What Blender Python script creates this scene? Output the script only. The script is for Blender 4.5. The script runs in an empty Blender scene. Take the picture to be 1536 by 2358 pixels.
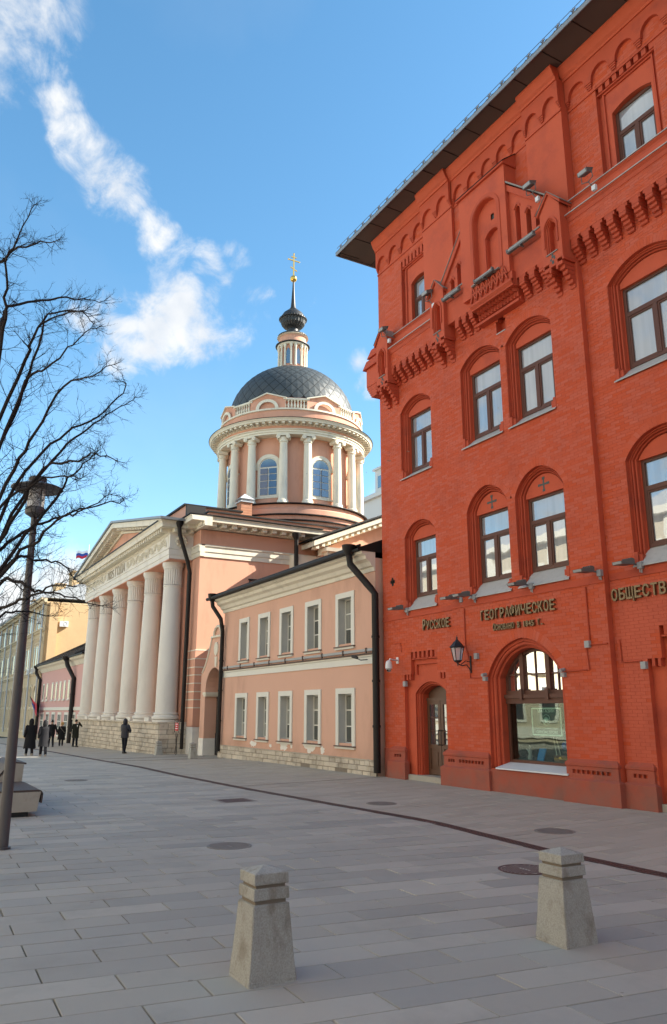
import bpy, bmesh, math, random
from mathutils import Vector, Matrix
from mathutils.geometry import tessellate_polygon
R = math.radians
SC = bpy.context.scene
COL = SC.collection
random.seed(7)

# ------------------------------------------------------------------ camera, sky, sun, exposure
PITCH, HEAD = R(14.3), R(29.3)
cam_d = bpy.data.cameras.new('camera')
cam = bpy.data.objects.new('camera', cam_d); COL.objects.link(cam)
cam_d.sensor_fit = 'VERTICAL'; cam_d.sensor_height = 24.0
cam_d.lens = 24.0 * 1793.0 / 2358.0
cam_d.clip_end = 3000; cam_d.clip_start = 0.05
hd = Vector((-math.cos(HEAD), math.sin(HEAD), 0)); upv = Vector((0, 0, 1))
fw = math.cos(PITCH) * hd + math.sin(PITCH) * upv
cu = -math.sin(PITCH) * hd + math.cos(PITCH) * upv
rt = fw.cross(cu)
M = Matrix((rt, cu, -fw)).transposed().to_4x4(); M.translation = (0, 0, 2.1)
cam.matrix_world = M
SC.camera = cam

SUN_EL = R(33.0)
sun_h = Vector((0.37, 0.929, 0)).normalized()
sun_dir = Vector((sun_h.x * math.cos(SUN_EL), sun_h.y * math.cos(SUN_EL), math.sin(SUN_EL)))
sl = bpy.data.lights.new('sun', 'SUN'); sl.energy = 5.0; sl.angle = R(0.5); sl.color = (1.0, 0.93, 0.80)
so = bpy.data.objects.new('sun', sl); COL.objects.link(so)
so.rotation_euler = sun_dir.to_track_quat('Z', 'Y').to_euler(); so.location = (0, 0, 60)

W = bpy.data.worlds.new('World'); SC.world = W; W.use_nodes = True
wn, wl = W.node_tree.nodes, W.node_tree.links
wn.clear()
wout = wn.new('ShaderNodeOutputWorld'); wbg = wn.new('ShaderNodeBackground'); wbg.inputs[1].default_value = 0.088
sky = wn.new('ShaderNodeTexSky'); sky.sky_type = 'NISHITA'; sky.sun_disc = False
sky.sun_elevation = SUN_EL
sky.sun_rotation = math.atan2(sun_h.x, sun_h.y)
sky.air_density = 1.0; sky.dust_density = 0.3; sky.ozone_density = 1.0
SC.view_settings.view_transform = 'Standard'; SC.view_settings.look = 'None'
SC.view_settings.exposure = 1.5; SC.view_settings.gamma = 1.0; SC.view_settings.use_curve_mapping = False
SC.render.engine = 'CYCLES'

# clouds: soft white masses in given directions of the sky, broken up by noise
def wnode(t, **k):
    n = wn.new(t)
    for a, b in k.items(): setattr(n, a, b)
    return n
def wmath(op, a, b=None, clamp=False):
    n = wn.new('ShaderNodeMath'); n.operation = op; n.use_clamp = clamp
    for i, v in enumerate((a, b)):
        if v is None: continue
        if isinstance(v, (int, float)): n.inputs[i].default_value = v
        else: wl.new(v, n.inputs[i])
    return n.outputs[0]
tc = wn.new('ShaderNodeTexCoord')
def wnoise(scale, detail, rough, dist=0.0, off=(0, 0, 0)):
    mp = wn.new('ShaderNodeMapping'); mp.inputs['Location'].default_value = off
    wl.new(tc.outputs['Generated'], mp.inputs[0])
    n = wn.new('ShaderNodeTexNoise'); n.inputs['Scale'].default_value = scale
    n.inputs['Detail'].default_value = detail; n.inputs['Roughness'].default_value = rough
    n.inputs['Distortion'].default_value = dist
    wl.new(mp.outputs[0], n.inputs['Vector']); return n
warp = wnoise(5.0, 4, 0.6)
wv = wn.new('ShaderNodeVectorMath'); wv.operation = 'MULTIPLY_ADD'
wl.new(warp.outputs['Color'], wv.inputs[0]); wv.inputs[1].default_value = (0.11, 0.11, 0.11)
wsub = wn.new('ShaderNodeVectorMath'); wsub.operation = 'SUBTRACT'; wsub.inputs[1].default_value = (0.055, 0.055, 0.055)
wl.new(tc.outputs['Generated'], wsub.inputs[0]); wl.new(wsub.outputs[0], wv.inputs[2])
# (azimuth from -X towards +Y, elevation, radius, weight) in degrees, all over the sky so that it goes on outside the frame
CL = [(2.0, 44.0, 3.0, .85), (1.2, 42.0, 2.8, .8), (3.7, 42.2, 2.0, .7), (1.6, 40.2, 2.0, .6),
      (7.0, 39.9, 1.3, 1.0), (8.2, 38.3, 1.6, 1.1), (9.3, 36.9, 1.7, 1.1), (10.6, 35.6, 1.7, 1.1), (12.0, 34.9, 1.7, 1.05), (13.3, 34.2, 1.3, .8), (14.5, 33.2, 1.1, .95), (15.7, 32.4, 1.1, .95), (17.0, 31.7, 1.2, .95),
      (12.6, 27.3, 1.9, .95), (14.6, 27.0, 2.5, 1.25), (16.8, 28.6, 2.2, 1.3), (18.0, 29.9, 1.6, 1.1), (14.0, 25.2, 1.8, 1.1), (17.6, 26.6, 2.2, 1.2), (19.8, 26.5, 1.5, .95), (19.2, 31.3, 1.5, 1.0), (21.3, 32.0, 1.2, .95), (21.2, 28.6, 1.5, 1.0), (22.8, 28.4, 1.3, 1.0), (20.3, 29.5, 1.5, 1.0), (11.4, 27.3, 1.6, .9), (20.9, 26.4, 1.2, .9),
      (28.3, 28.4, .6, .7), (31.2, 24.3, .9, .9), (31.8, 22.5, .9, .9), (32.0, 16.2, 1.1, 1.1), (33.5, 17.0, .9, 1.0), (7.0, 7.9, 3.0, 1.3), (9.8, 7.6, 3.2, 1.3), (4.0, 7.6, 3.0, 1.3), (13.0, 6.5, 2.0, .8),
      (-10, 30, 6, 1.1), (-22, 18, 8, 1.2), (-30, 38, 9, 1.2), (-48, 24, 10, 1.3), (-55, 45, 11, 1.2), (-75, 30, 12, 1.3), (-90, 55, 12, 1.2), (-100, 20, 12, 1.3), (-125, 38, 12, 1.3), (-150, 22, 12, 1.2), (-160, 50, 11, 1.1), (55, 14, 7, 1.1), (80, 30, 8, 1.0), (110, 18, 9, 1.1), (150, 35, 9, 1.0), (190, 25, 11, 1.1), (215, 48, 9, 1.0), (0, 75, 9, 1.0)]
tot = None
for az, el, rad, wt in CL:
    a, e = R(az), R(el)
    d = (-math.cos(a) * math.cos(e), math.sin(a) * math.cos(e), math.sin(e))
    vd = wn.new('ShaderNodeVectorMath'); vd.operation = 'DISTANCE'
    wl.new(wv.outputs[0], vd.inputs[0]); vd.inputs[1].default_value = d
    m = wmath('MULTIPLY', wmath('SUBTRACT', 1.0, wmath('DIVIDE', vd.outputs['Value'], math.tan(R(rad)) * 1.55), True), wt)
    tot = m if tot is None else wmath('MAXIMUM', tot, m)
det = wnoise(17.0, 10, 0.64, 0.4, (3, 1, 2))
cov = wmath('ADD', tot, wmath('MULTIPLY', wmath('SUBTRACT', det.outputs['Fac'], 0.51), 2.5))
mr = wn.new('ShaderNodeMapRange'); mr.interpolation_type = 'SMOOTHSTEP'
mr.inputs['From Min'].default_value = 0.05; mr.inputs['From Max'].default_value = 1.05
wl.new(cov, mr.inputs['Value'])
gate = wmath('MULTIPLY', mr.outputs[0], wmath('MULTIPLY', tot, 5.0, True))
veiln = wnoise(3.2, 5, 0.55, 0.2, (9, 4, 1))
veil = wmath('MULTIPLY', wmath('SUBTRACT', veiln.outputs['Fac'], 0.47, True), 0.30)
alpha = wmath('MAXIMUM', wmath('MULTIPLY', gate, 0.95), veil)
shade = wnoise(16.0, 6, 0.5, 0, (1, 7, 3))
cr = wn.new('ShaderNodeValToRGB'); cr.color_ramp.elements[0].color = (3.1, 3.35, 3.7, 1); cr.color_ramp.elements[1].color = (4.3, 4.3, 4.25, 1)
cr.color_ramp.elements[0].position = 0.3; cr.color_ramp.elements[1].position = 0.62
wl.new(shade.outputs['Fac'], cr.inputs[0])
mx = wn.new('ShaderNodeMix'); mx.data_type = 'RGBA'
shs = wn.new('ShaderNodeHueSaturation'); shs.inputs['Saturation'].default_value = 1.22; shs.inputs['Hue'].default_value = 0.488; shs.inputs['Value'].default_value = 1.2
wl.new(sky.outputs[0], shs.inputs['Color'])
wl.new(alpha, mx.inputs[0]); wl.new(shs.outputs[0], mx.inputs[6]); wl.new(cr.outputs[0], mx.inputs[7])
wl.new(mx.outputs[2], wbg.inputs[0]); wl.new(wbg.outputs[0], wout.inputs[0])

# ------------------------------------------------------------------ materials
def material(name, base, rough=0.8, var=0.10, scale=3.0, fine=0.06, fscale=60.0, bump=0.0, bscale=40.0, metal=0.0, spec=0.3,
             dirt=None, dirt_amt=0.0, dirt_scale=1.2, streak=0.0, island=0.0, objrand=0.0, alt=None, spots=0.0, splash=None):
    m = bpy.data.materials.new(name); m.use_nodes = True
    n, l = m.node_tree.nodes, m.node_tree.links
    p = n['Principled BSDF']; p.inputs['Roughness'].default_value = rough; p.inputs['Metallic'].default_value = metal
    p.inputs['Specular IOR Level'].default_value = spec
    geo = n.new('ShaderNodeNewGeometry'); pos = geo.outputs['Position']
    def noise(sc, det, vec=pos, rg=0.6):
        t = n.new('ShaderNodeTexNoise'); t.inputs['Scale'].default_value = sc; t.inputs['Detail'].default_value = det
        t.inputs['Roughness'].default_value = rg; l.new(vec, t.inputs['Vector']); return t.outputs['Fac']
    def mth(op, a, b, cl=False):
        t = n.new('ShaderNodeMath'); t.operation = op; t.use_clamp = cl
        for i, v in enumerate((a, b)):
            if isinstance(v, (int, float)): t.inputs[i].default_value = v
            else: l.new(v, t.inputs[i])
        return t.outputs[0]
    k = mth('ADD', 1.0 - var, mth('MULTIPLY', noise(scale, 6), 2 * var))
    if fine: k = mth('MULTIPLY', k, mth('ADD', 1.0 - fine, mth('MULTIPLY', noise(fscale, 3), 2 * fine)))
    if island: k = mth('MULTIPLY', k, mth('ADD', 1.0 - island, mth('MULTIPLY', geo.outputs['Random Per Island'], 2 * island)))
    if objrand:
        oi = n.new('ShaderNodeObjectInfo'); k = mth('MULTIPLY', k, mth('ADD', 1.0 - objrand, mth('MULTIPLY', oi.outputs['Random'], 2 * objrand)))
    hsv = n.new('ShaderNodeHueSaturation'); hsv.inputs['Color'].default_value = (*base, 1); l.new(k, hsv.inputs['Value'])
    col = hsv.outputs[0]
    if island or objrand:
        wh = n.new('ShaderNodeTexWhiteNoise'); wh.noise_dimensions = '1D'
        l.new(geo.outputs['Random Per Island'] if island else oi.outputs['Random'], wh.inputs['W'])
        l.new(mth('ADD', 0.96, mth('MULTIPLY', wh.outputs['Value'], 0.08)), hsv.inputs['Saturation'])
    if alt:
        w2 = n.new('ShaderNodeTexWhiteNoise'); w2.noise_dimensions = '2D'
        cmb = n.new('ShaderNodeCombineXYZ'); l.new(geo.outputs['Random Per Island'], cmb.inputs[0])
        oi2 = n.new('ShaderNodeObjectInfo'); l.new(oi2.outputs['Random'], cmb.inputs[1]); l.new(cmb.outputs[0], w2.inputs['Vector'])
        rp = n.new('ShaderNodeMapRange'); rp.inputs['From Min'].default_value = 0.35; l.new(w2.outputs['Value'], rp.inputs['Value'])
        am = n.new('ShaderNodeMix'); am.data_type = 'RGBA'; am.blend_type = 'MULTIPLY'; l.new(rp.outputs[0], am.inputs[0]); l.new(col, am.inputs[6]); am.inputs[7].default_value = (*alt, 1); col = am.outputs[2]
    if dirt:
        vec = pos
        if streak:
            mp = n.new('ShaderNodeMapping'); mp.inputs['Scale'].default_value = (1, 1, streak); l.new(pos, mp.inputs[0]); vec = mp.outputs[0]
        r = n.new('ShaderNodeMapRange'); r.inputs['From Min'].default_value = 0.52; r.inputs['From Max'].default_value = 0.72
        r.inputs['To Max'].default_value = dirt_amt
        l.new(noise(dirt_scale, 8, vec, 0.65), r.inputs['Value'])
        mixn = n.new('ShaderNodeMix'); mixn.data_type = 'RGBA'; l.new(r.outputs[0], mixn.inputs[0]); l.new(col, mixn.inputs[6]); mixn.inputs[7].default_value = (*dirt, 1)
        col = mixn.outputs[2]
    if splash:
        sx_ = n.new('ShaderNodeSeparateXYZ'); l.new(pos, sx_.inputs[0])
        hz_ = n.new('ShaderNodeMapRange'); hz_.inputs['From Min'].default_value = 1.1; hz_.inputs['From Max'].default_value = -0.1; l.new(sx_.outputs[2], hz_.inputs['Value'])
        sf = mth('MULTIPLY', mth('MULTIPLY', hz_.outputs[0], mth('SUBTRACT', mth('MULTIPLY', noise(2.2, 7), 2.4), 0.5, True), True), 0.75)
        sp_ = n.new('ShaderNodeMix'); sp_.data_type = 'RGBA'; l.new(sf, sp_.inputs[0]); l.new(col, sp_.inputs[6]); sp_.inputs[7].default_value = (*splash, 1); col = sp_.outputs[2]
    if spots:
        vo = n.new('ShaderNodeTexVoronoi'); vo.inputs['Scale'].default_value = 2.6; l.new(pos, vo.inputs['Vector'])
        lt = mth('LESS_THAN', vo.outputs['Distance'], 0.055); sr = n.new('ShaderNodeSeparateColor'); l.new(vo.outputs['Color'], sr.inputs[0])
        sm = n.new('ShaderNodeMix'); sm.data_type = 'RGBA'; sm.blend_type = 'MULTIPLY'; l.new(mth('MULTIPLY', lt, mth('MULTIPLY', mth('GREATER_THAN', sr.outputs[0], 0.55), spots)), sm.inputs[0]); l.new(col, sm.inputs[6]); sm.inputs[7].default_value = (0.35, 0.33, 0.32, 1); col = sm.outputs[2]
    l.new(col, p.inputs['Base Color'])
    if bump:
        b = n.new('ShaderNodeBump'); b.inputs['Strength'].default_value = min(1, bump); b.inputs['Distance'].default_value = 0.01
        l.new(noise(bscale, 5), b.inputs['Height']); l.new(b.outputs[0], p.inputs['Normal'])
    return m

MT = {}
def D(name, *a, **k): MT[name] = material(name, *a, **k)
D('red_paint', (0.56, 0.098, 0.042), 0.75, 0.12, 0.9, 0.07, 45, bump=0.5, bscale=70, dirt=(0.30, 0.05, 0.035), dirt_amt=0.55, dirt_scale=0.8)
D('red_brick', (0.57, 0.099, 0.042), 0.75, 0.10, 0.7, 0.05, 45, bump=0.4, bscale=60, island=0.012, objrand=0.012, dirt=(0.36, 0.065, 0.035), dirt_amt=0.5, dirt_scale=0.8)
D('red_trim', (0.50, 0.080, 0.034), 0.75, 0.12, 1.1, 0.06, 45, bump=0.4, bscale=60, dirt=(0.24, 0.045, 0.03), dirt_amt=0.5, dirt_scale=1.3)
D('red_plinth', (0.43, 0.085, 0.045), 0.8, 0.16, 1.2, 0.08, 40, bump=0.6, bscale=50, splash=(0.22, 0.13, 0.10), dirt=(0.22, 0.08, 0.06), dirt_amt=0.7, dirt_scale=1.6)
D('mortar_red', (0.47, 0.078, 0.034), 0.85, 0.1, 2)
D('window_brown', (0.12, 0.048, 0.030), 0.5, 0.08, 4, spec=0.3)
D('door_brown', (0.11, 0.052, 0.028), 0.45, 0.12, 5, spec=0.5)
D('sill_metal', (0.46, 0.44, 0.40), 0.55, 0.08, 4, spec=0.5, dirt=(0.30, 0.28, 0.25), dirt_amt=0.5, dirt_scale=5)
D('flashing', (0.27, 0.235, 0.20), 0.6, 0.1, 4)
D('sill_white', (0.70, 0.70, 0.70), 0.45, 0.06, 4)
D('roof_black', (0.014, 0.012, 0.011), 0.6, 0.15, 3, spec=0.25)
D('soffit', (0.10, 0.075, 0.062), 0.7, 0.15, 2)
D('roof_grey', (0.22, 0.24, 0.26), 0.45, 0.12, 1.5, spec=0.5)
D('roof_steel', (0.45, 0.47, 0.49), 0.45, 0.10, 1.2, spec=0.5)
D('pipe_black', (0.016, 0.012, 0.010), 0.55, 0.2, 5, spec=0.3)
D('pink_wall', (0.68, 0.40, 0.285), 0.85, 0.05, 0.5, 0.03, 40, bump=0.25, bscale=30, splash=(0.36, 0.24, 0.17), dirt=(0.50, 0.28, 0.195), dirt_amt=0.7, dirt_scale=0.5, streak=0.35)
D('pink_church', (0.66, 0.345, 0.235), 0.85, 0.07, 0.4, 0.03, 40, bump=0.25, bscale=30, splash=(0.34, 0.22, 0.16), dirt=(0.46, 0.215, 0.145), dirt_amt=0.7, dirt_scale=0.6, streak=0.3)
D('pink_far', (0.64, 0.38, 0.34), 0.85, 0.05, 0.5)
D('white_stucco', (0.74, 0.68, 0.55), 0.8, 0.06, 0.8, 0.04, 30, dirt=(0.42, 0.37, 0.29), dirt_amt=0.45, dirt_scale=1.4, streak=0.4)
D('column_white', (0.74, 0.70, 0.62), 0.8, 0.05, 0.7, 0.03, 30, bump=0.2, bscale=25, dirt=(0.58, 0.53, 0.45), dirt_amt=0.6, dirt_scale=0.9, streak=0.3)
D('frame_white', (0.72, 0.69, 0.60), 0.6, 0.04, 2)
D('reveal_grey', (0.52, 0.51, 0.47), 0.8, 0.06, 2)
D('ledge_brown', (0.13, 0.085, 0.065), 0.6, 0.15, 3)
D('plaster_white', (0.78, 0.74, 0.66), 0.9, 0.08, 5)
D('limestone', (0.55, 0.475, 0.37), 0.9, 0.16, 1.5, 0.10, 18, bump=0.9, bscale=22, island=0.14, objrand=0.16, dirt=(0.24, 0.19, 0.14), dirt_amt=0.75, dirt_scale=1.9)
D('stone_joint', (0.24, 0.20, 0.155), 0.95, 0.2, 4)
D('yellow_wall', (0.64, 0.49, 0.30), 0.85, 0.06, 0.5, dirt=(0.5, 0.35, 0.18), dirt_amt=0.4, dirt_scale=0.5)
D('yellow_trim', (0.68, 0.55, 0.37), 0.85, 0.05, 0.8)
D('yellow_rough', (0.56, 0.385, 0.21), 0.9, 0.10, 1.0, 0.10, 9, bump=1.0, bscale=6)
D('cream_wall', (0.52, 0.45, 0.335), 0.85, 0.06, 0.5)
D('dome_metal', (0.040, 0.048, 0.050), 0.55, 0.10, 1.2, spec=0.6, island=0.10)
D('dark_metal', (0.016, 0.016, 0.016), 0.5, 0.15, 3, spec=0.6)
D('gold', (0.85, 0.52, 0.12), 0.25, 0.05, 3, metal=1.0)
D('lamp_grey', (0.105, 0.095, 0.092), 0.45, 0.10, 3, spec=0.5)
D('iron_black', (0.016, 0.015, 0.015), 0.5, 0.1, 3, spec=0.5)
D('bronze_letter', (0.19, 0.125, 0.055), 0.42, 0.25, 6, spec=0.6, metal=0.35)
D('granite', (0.385, 0.37, 0.325), 0.85, 0.18, 4, 0.45, 75, bump=0.5, bscale=110, dirt=(0.20, 0.165, 0.12), dirt_amt=0.8, dirt_scale=5, streak=0.5)
D('concrete', (0.42, 0.38, 0.31), 0.85, 0.16, 3, 0.08, 60, bump=0.3, bscale=50, dirt=(0.22, 0.18, 0.14), dirt_amt=0.6, dirt_scale=3)
D('paver', (0.43, 0.397, 0.336), 0.75, 0.10, 0.5, 0.10, 220, bump=0.35, bscale=200, spec=0.3, island=0.09, objrand=0.09, alt=(0.83, 0.85, 0.88), spots=0.5, dirt=(0.31, 0.29, 0.25), dirt_amt=0.55, dirt_scale=0.9)
D('paver_warm', (0.45, 0.404, 0.33), 0.8, 0.07, 0.5, 0.10, 220, bump=0.3, bscale=200, island=0.05, objrand=0.05, alt=(0.90, 0.89, 0.88), spots=0.4, dirt=(0.37, 0.33, 0.27), dirt_amt=0.5, dirt_scale=0.8)
D('joint', (0.045, 0.040, 0.035), 0.95, 0.2, 3)
D('ground_base', (0.17, 0.155, 0.145), 0.95, 0.12, 0.8)
D('drain_iron', (0.105, 0.062, 0.052), 0.6, 0.2, 6, spec=0.5, bump=0.5, bscale=90)
D('cast_iron', (0.23, 0.21, 0.185), 0.6, 0.2, 6, spec=0.5)
D('cast_brown', (0.10, 0.060, 0.055), 0.6, 0.2, 6, spec=0.5)
D('bark', (0.040, 0.031, 0.027), 0.9, 0.25, 5, bump=0.8, bscale=60)
D('bark_twig', (0.022, 0.016, 0.015), 0.9, 0.2, 5)
D('wood_slat', (0.085, 0.060, 0.048), 0.6, 0.2, 8)
D('white_plastic', (0.72, 0.72, 0.70), 0.4, 0.04, 3)
D('grey_plastic', (0.36, 0.36, 0.35), 0.5, 0.05, 3)
D('flood_grey', (0.15, 0.14, 0.13), 0.5, 0.1, 4)
D('coat_black', (0.012, 0.011, 0.012), 0.9, 0.25, 9)
D('coat_grey', (0.020, 0.020, 0.024), 0.9, 0.25, 9)
D('coat_green', (0.020, 0.022, 0.015), 0.9, 0.2, 9)
D('jacket_navy', (0.012, 0.012, 0.022), 0.6, 0.2, 9, spec=0.5)
D('trousers', (0.010, 0.011, 0.016), 0.9, 0.2, 9)
D('skin', (0.50, 0.29, 0.21), 0.6, 0.05, 9)
D('hat_mustard', (0.48, 0.27, 0.10), 0.95, 0.1, 20)
D('hair_dark', (0.02, 0.014, 0.01), 0.7, 0.1, 30)
D('shoe_pale', (0.34, 0.29, 0.23), 0.7, 0.05, 9)
D('brick_chimney', (0.46, 0.22, 0.13), 0.9, 0.15, 3, island=0.2)
D('poster_green', (0.04, 0.085, 0.06), 0.5, 0.05, 3)
D('poster_pale', (0.60, 0.78, 0.64), 0.6, 0.03, 3)
D('book_blue', (0.03, 0.22, 0.55), 0.5, 0.1, 10)
D('dark_room', (0.10, 0.11, 0.10), 0.9, 0.2, 2)
D('wood_stand', (0.20, 0.10, 0.05), 0.7, 0.2, 8)
D('sign_red', (0.55, 0.03, 0.03), 0.6, 0.03, 3)
D('flag_white', (0.8, 0.8, 0.8), 0.8, 0.02, 3)
D('flag_blue', (0.03, 0.08, 0.35), 0.8, 0.02, 3)
D('flag_red', (0.55, 0.03, 0.05), 0.8, 0.02, 3)
D('flag_dark', (0.08, 0.02, 0.16), 0.8, 0.02, 3)
D('white_far', (0.62, 0.63, 0.62), 0.8, 0.04, 0.5)

def glass_mat(name, refl, behind, rough=0.015, ior=1.5, wav=0.0):
    m = bpy.data.materials.new(name); m.use_nodes = True; n, l = m.node_tree.nodes, m.node_tree.links
    n.remove(n['Principled BSDF']); out = [x for x in n if x.type == 'OUTPUT_MATERIAL'][0]
    g = n.new('ShaderNodeBsdfGlossy'); g.inputs['Roughness'].default_value = rough; g.inputs['Color'].default_value = (0.93, 0.96, 0.97, 1)
    d = n.new('ShaderNodeBsdfDiffuse'); d.inputs['Color'].default_value = (*behind, 1)
    geo = n.new('ShaderNodeNewGeometry')
    # folds of the blind behind the pane
    sp = n.new('ShaderNodeMapping'); sp.inputs['Scale'].default_value = (1, 1, 0.03); l.new(geo.outputs['Position'], sp.inputs[0])
    ns = n.new('ShaderNodeTexNoise'); ns.inputs['Scale'].default_value = 5; ns.inputs['Detail'].default_value = 2; l.new(sp.outputs[0], ns.inputs['Vector'])
    cr = n.new('ShaderNodeValToRGB'); cr.color_ramp.elements[0].position = 0.4; cr.color_ramp.elements[1].position = 0.6
    cr.color_ramp.elements[0].color = (*[c * 0.85 for c in behind], 1); cr.color_ramp.elements[1].color = (*behind, 1)
    l.new(ns.outputs['Fac'], cr.inputs[0]); l.new(cr.outputs[0], d.inputs['Color'])
    fr = n.new('ShaderNodeFresnel'); fr.inputs['IOR'].default_value = ior
    a = n.new('ShaderNodeMath'); a.operation = 'MULTIPLY_ADD'; a.use_clamp = True; a.inputs[1].default_value = 0.9; a.inputs[2].default_value = refl; l.new(fr.outputs[0], a.inputs[0])
    if wav:
        b = n.new('ShaderNodeBump'); b.inputs['Strength'].default_value = wav; b.inputs['Distance'].default_value = 0.02
        w2 = n.new('ShaderNodeTexNoise'); w2.inputs['Scale'].default_value = 1.6; w2.inputs['Detail'].default_value = 1; l.new(geo.outputs['Position'], w2.inputs['Vector'])
        l.new(w2.outputs['Fac'], b.inputs['Height']); l.new(b.outputs[0], g.inputs['Normal'])
    mxs = n.new('ShaderNodeMixShader'); l.new(a.outputs[0], mxs.inputs[0]); l.new(d.outputs[0], mxs.inputs[1]); l.new(g.outputs[0], mxs.inputs[2]); l.new(mxs.outputs[0], out.inputs[0])
    MT[name] = m
glass_mat('pane_blind', 0.20, (0.34, 0.36, 0.37), wav=0.10)
glass_mat('pane_dark', 0.22, (0.06, 0.07, 0.08), wav=0.10)
glass_mat('pane_shade', 0.03, (0.20, 0.20, 0.17), wav=0.12)
glass_mat('pane_shade_dim', 0.10, (0.10, 0.10, 0.085), wav=0.12)
glass_mat('pane_curtain', 0.10, (0.34, 0.33, 0.28), wav=0.12)
glass_mat('pane_blue', 0.08, (0.05, 0.08, 0.15), wav=0.10)
def shop_glass():
    m = bpy.data.materials.new('shop_glass'); m.use_nodes = True; n, l = m.node_tree.nodes, m.node_tree.links
    n.remove(n['Principled BSDF']); out = [x for x in n if x.type == 'OUTPUT_MATERIAL'][0]
    g = n.new('ShaderNodeBsdfGlossy'); g.inputs['Roughness'].default_value = 0.01
    t = n.new('ShaderNodeBsdfTransparent'); t.inputs['Color'].default_value = (0.80, 0.88, 0.84, 1)
    geo = n.new('ShaderNodeNewGeometry')
    b = n.new('ShaderNodeBump'); b.inputs['Strength'].default_value = 0.08; b.inputs['Distance'].default_value = 0.02
    w2 = n.new('ShaderNodeTexNoise'); w2.inputs['Scale'].default_value = 1.3; w2.inputs['Detail'].default_value = 1; l.new(geo.outputs['Position'], w2.inputs['Vector'])
    l.new(w2.outputs['Fac'], b.inputs['Height']); l.new(b.outputs[0], g.inputs['Normal'])
    fr = n.new('ShaderNodeFresnel'); fr.inputs['IOR'].default_value = 1.5
    a = n.new('ShaderNodeMath'); a.operation = 'MULTIPLY_ADD'; a.use_clamp = True; a.inputs[1].default_value = 0.20; a.inputs[2].default_value = 0.0; l.new(fr.outputs[0], a.inputs[0])
    mxs = n.new('ShaderNodeMixShader'); l.new(a.outputs[0], mxs.inputs[0]); l.new(t.outputs[0], mxs.inputs[1]); l.new(g.outputs[0], mxs.inputs[2]); l.new(mxs.outputs[0], out.inputs[0])
    MT['shop_glass'] = m
shop_glass()
gl = bpy.data.materials.new('lamp_glass'); gl.use_nodes = True
gp = gl.node_tree.nodes['Principled BSDF']; gp.inputs['Base Color'].default_value = (0.92, 0.93, 0.95, 1); gp.inputs['Roughness'].default_value = 0.35
gp.inputs['Transmission Weight'].default_value = 0.65; MT['lamp_glass'] = gl

# ------------------------------------------------------------------ mesh helpers
SPLIT = {'modillion', 'denticles', 'pilaster', 'base_course', 'turret_trim', 'turret_flashing', 'conduit', 'wall_pilaster', 'gable_coping', 'metal_flashing', 'moulding', 'roof_seam', 'soffit_seam',
         'rusticated_course', 'rustication_joint', 'surround_foot', 'scroll_border', 'window_trim', 'panel_trim', 'gate_trim', 'step_block', 'side_wall', 'wall_return', 'slit_hood', 'iron_gate', 'window_grate', 'plinth', 'gable_side', 'shoes',
         'brick_frieze', 'joint_strip', 'bars', 'cover_ribs', 'chimney_bricks', 'zigzag_lattice', 'raking_cornice', 'rods', 'clip', 'ledge', 'lantern_trim', 'podium_flashing', 'pilaster_capital', 'cross_slot', 'gutter', 'gutter_edge', 'frieze_border', 'small_cross', 'parapet', 'easel_legs', 'attic_coping', 'architrave', 'cornice_flashing', 'corner_drip', 'junction_box'}
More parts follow.
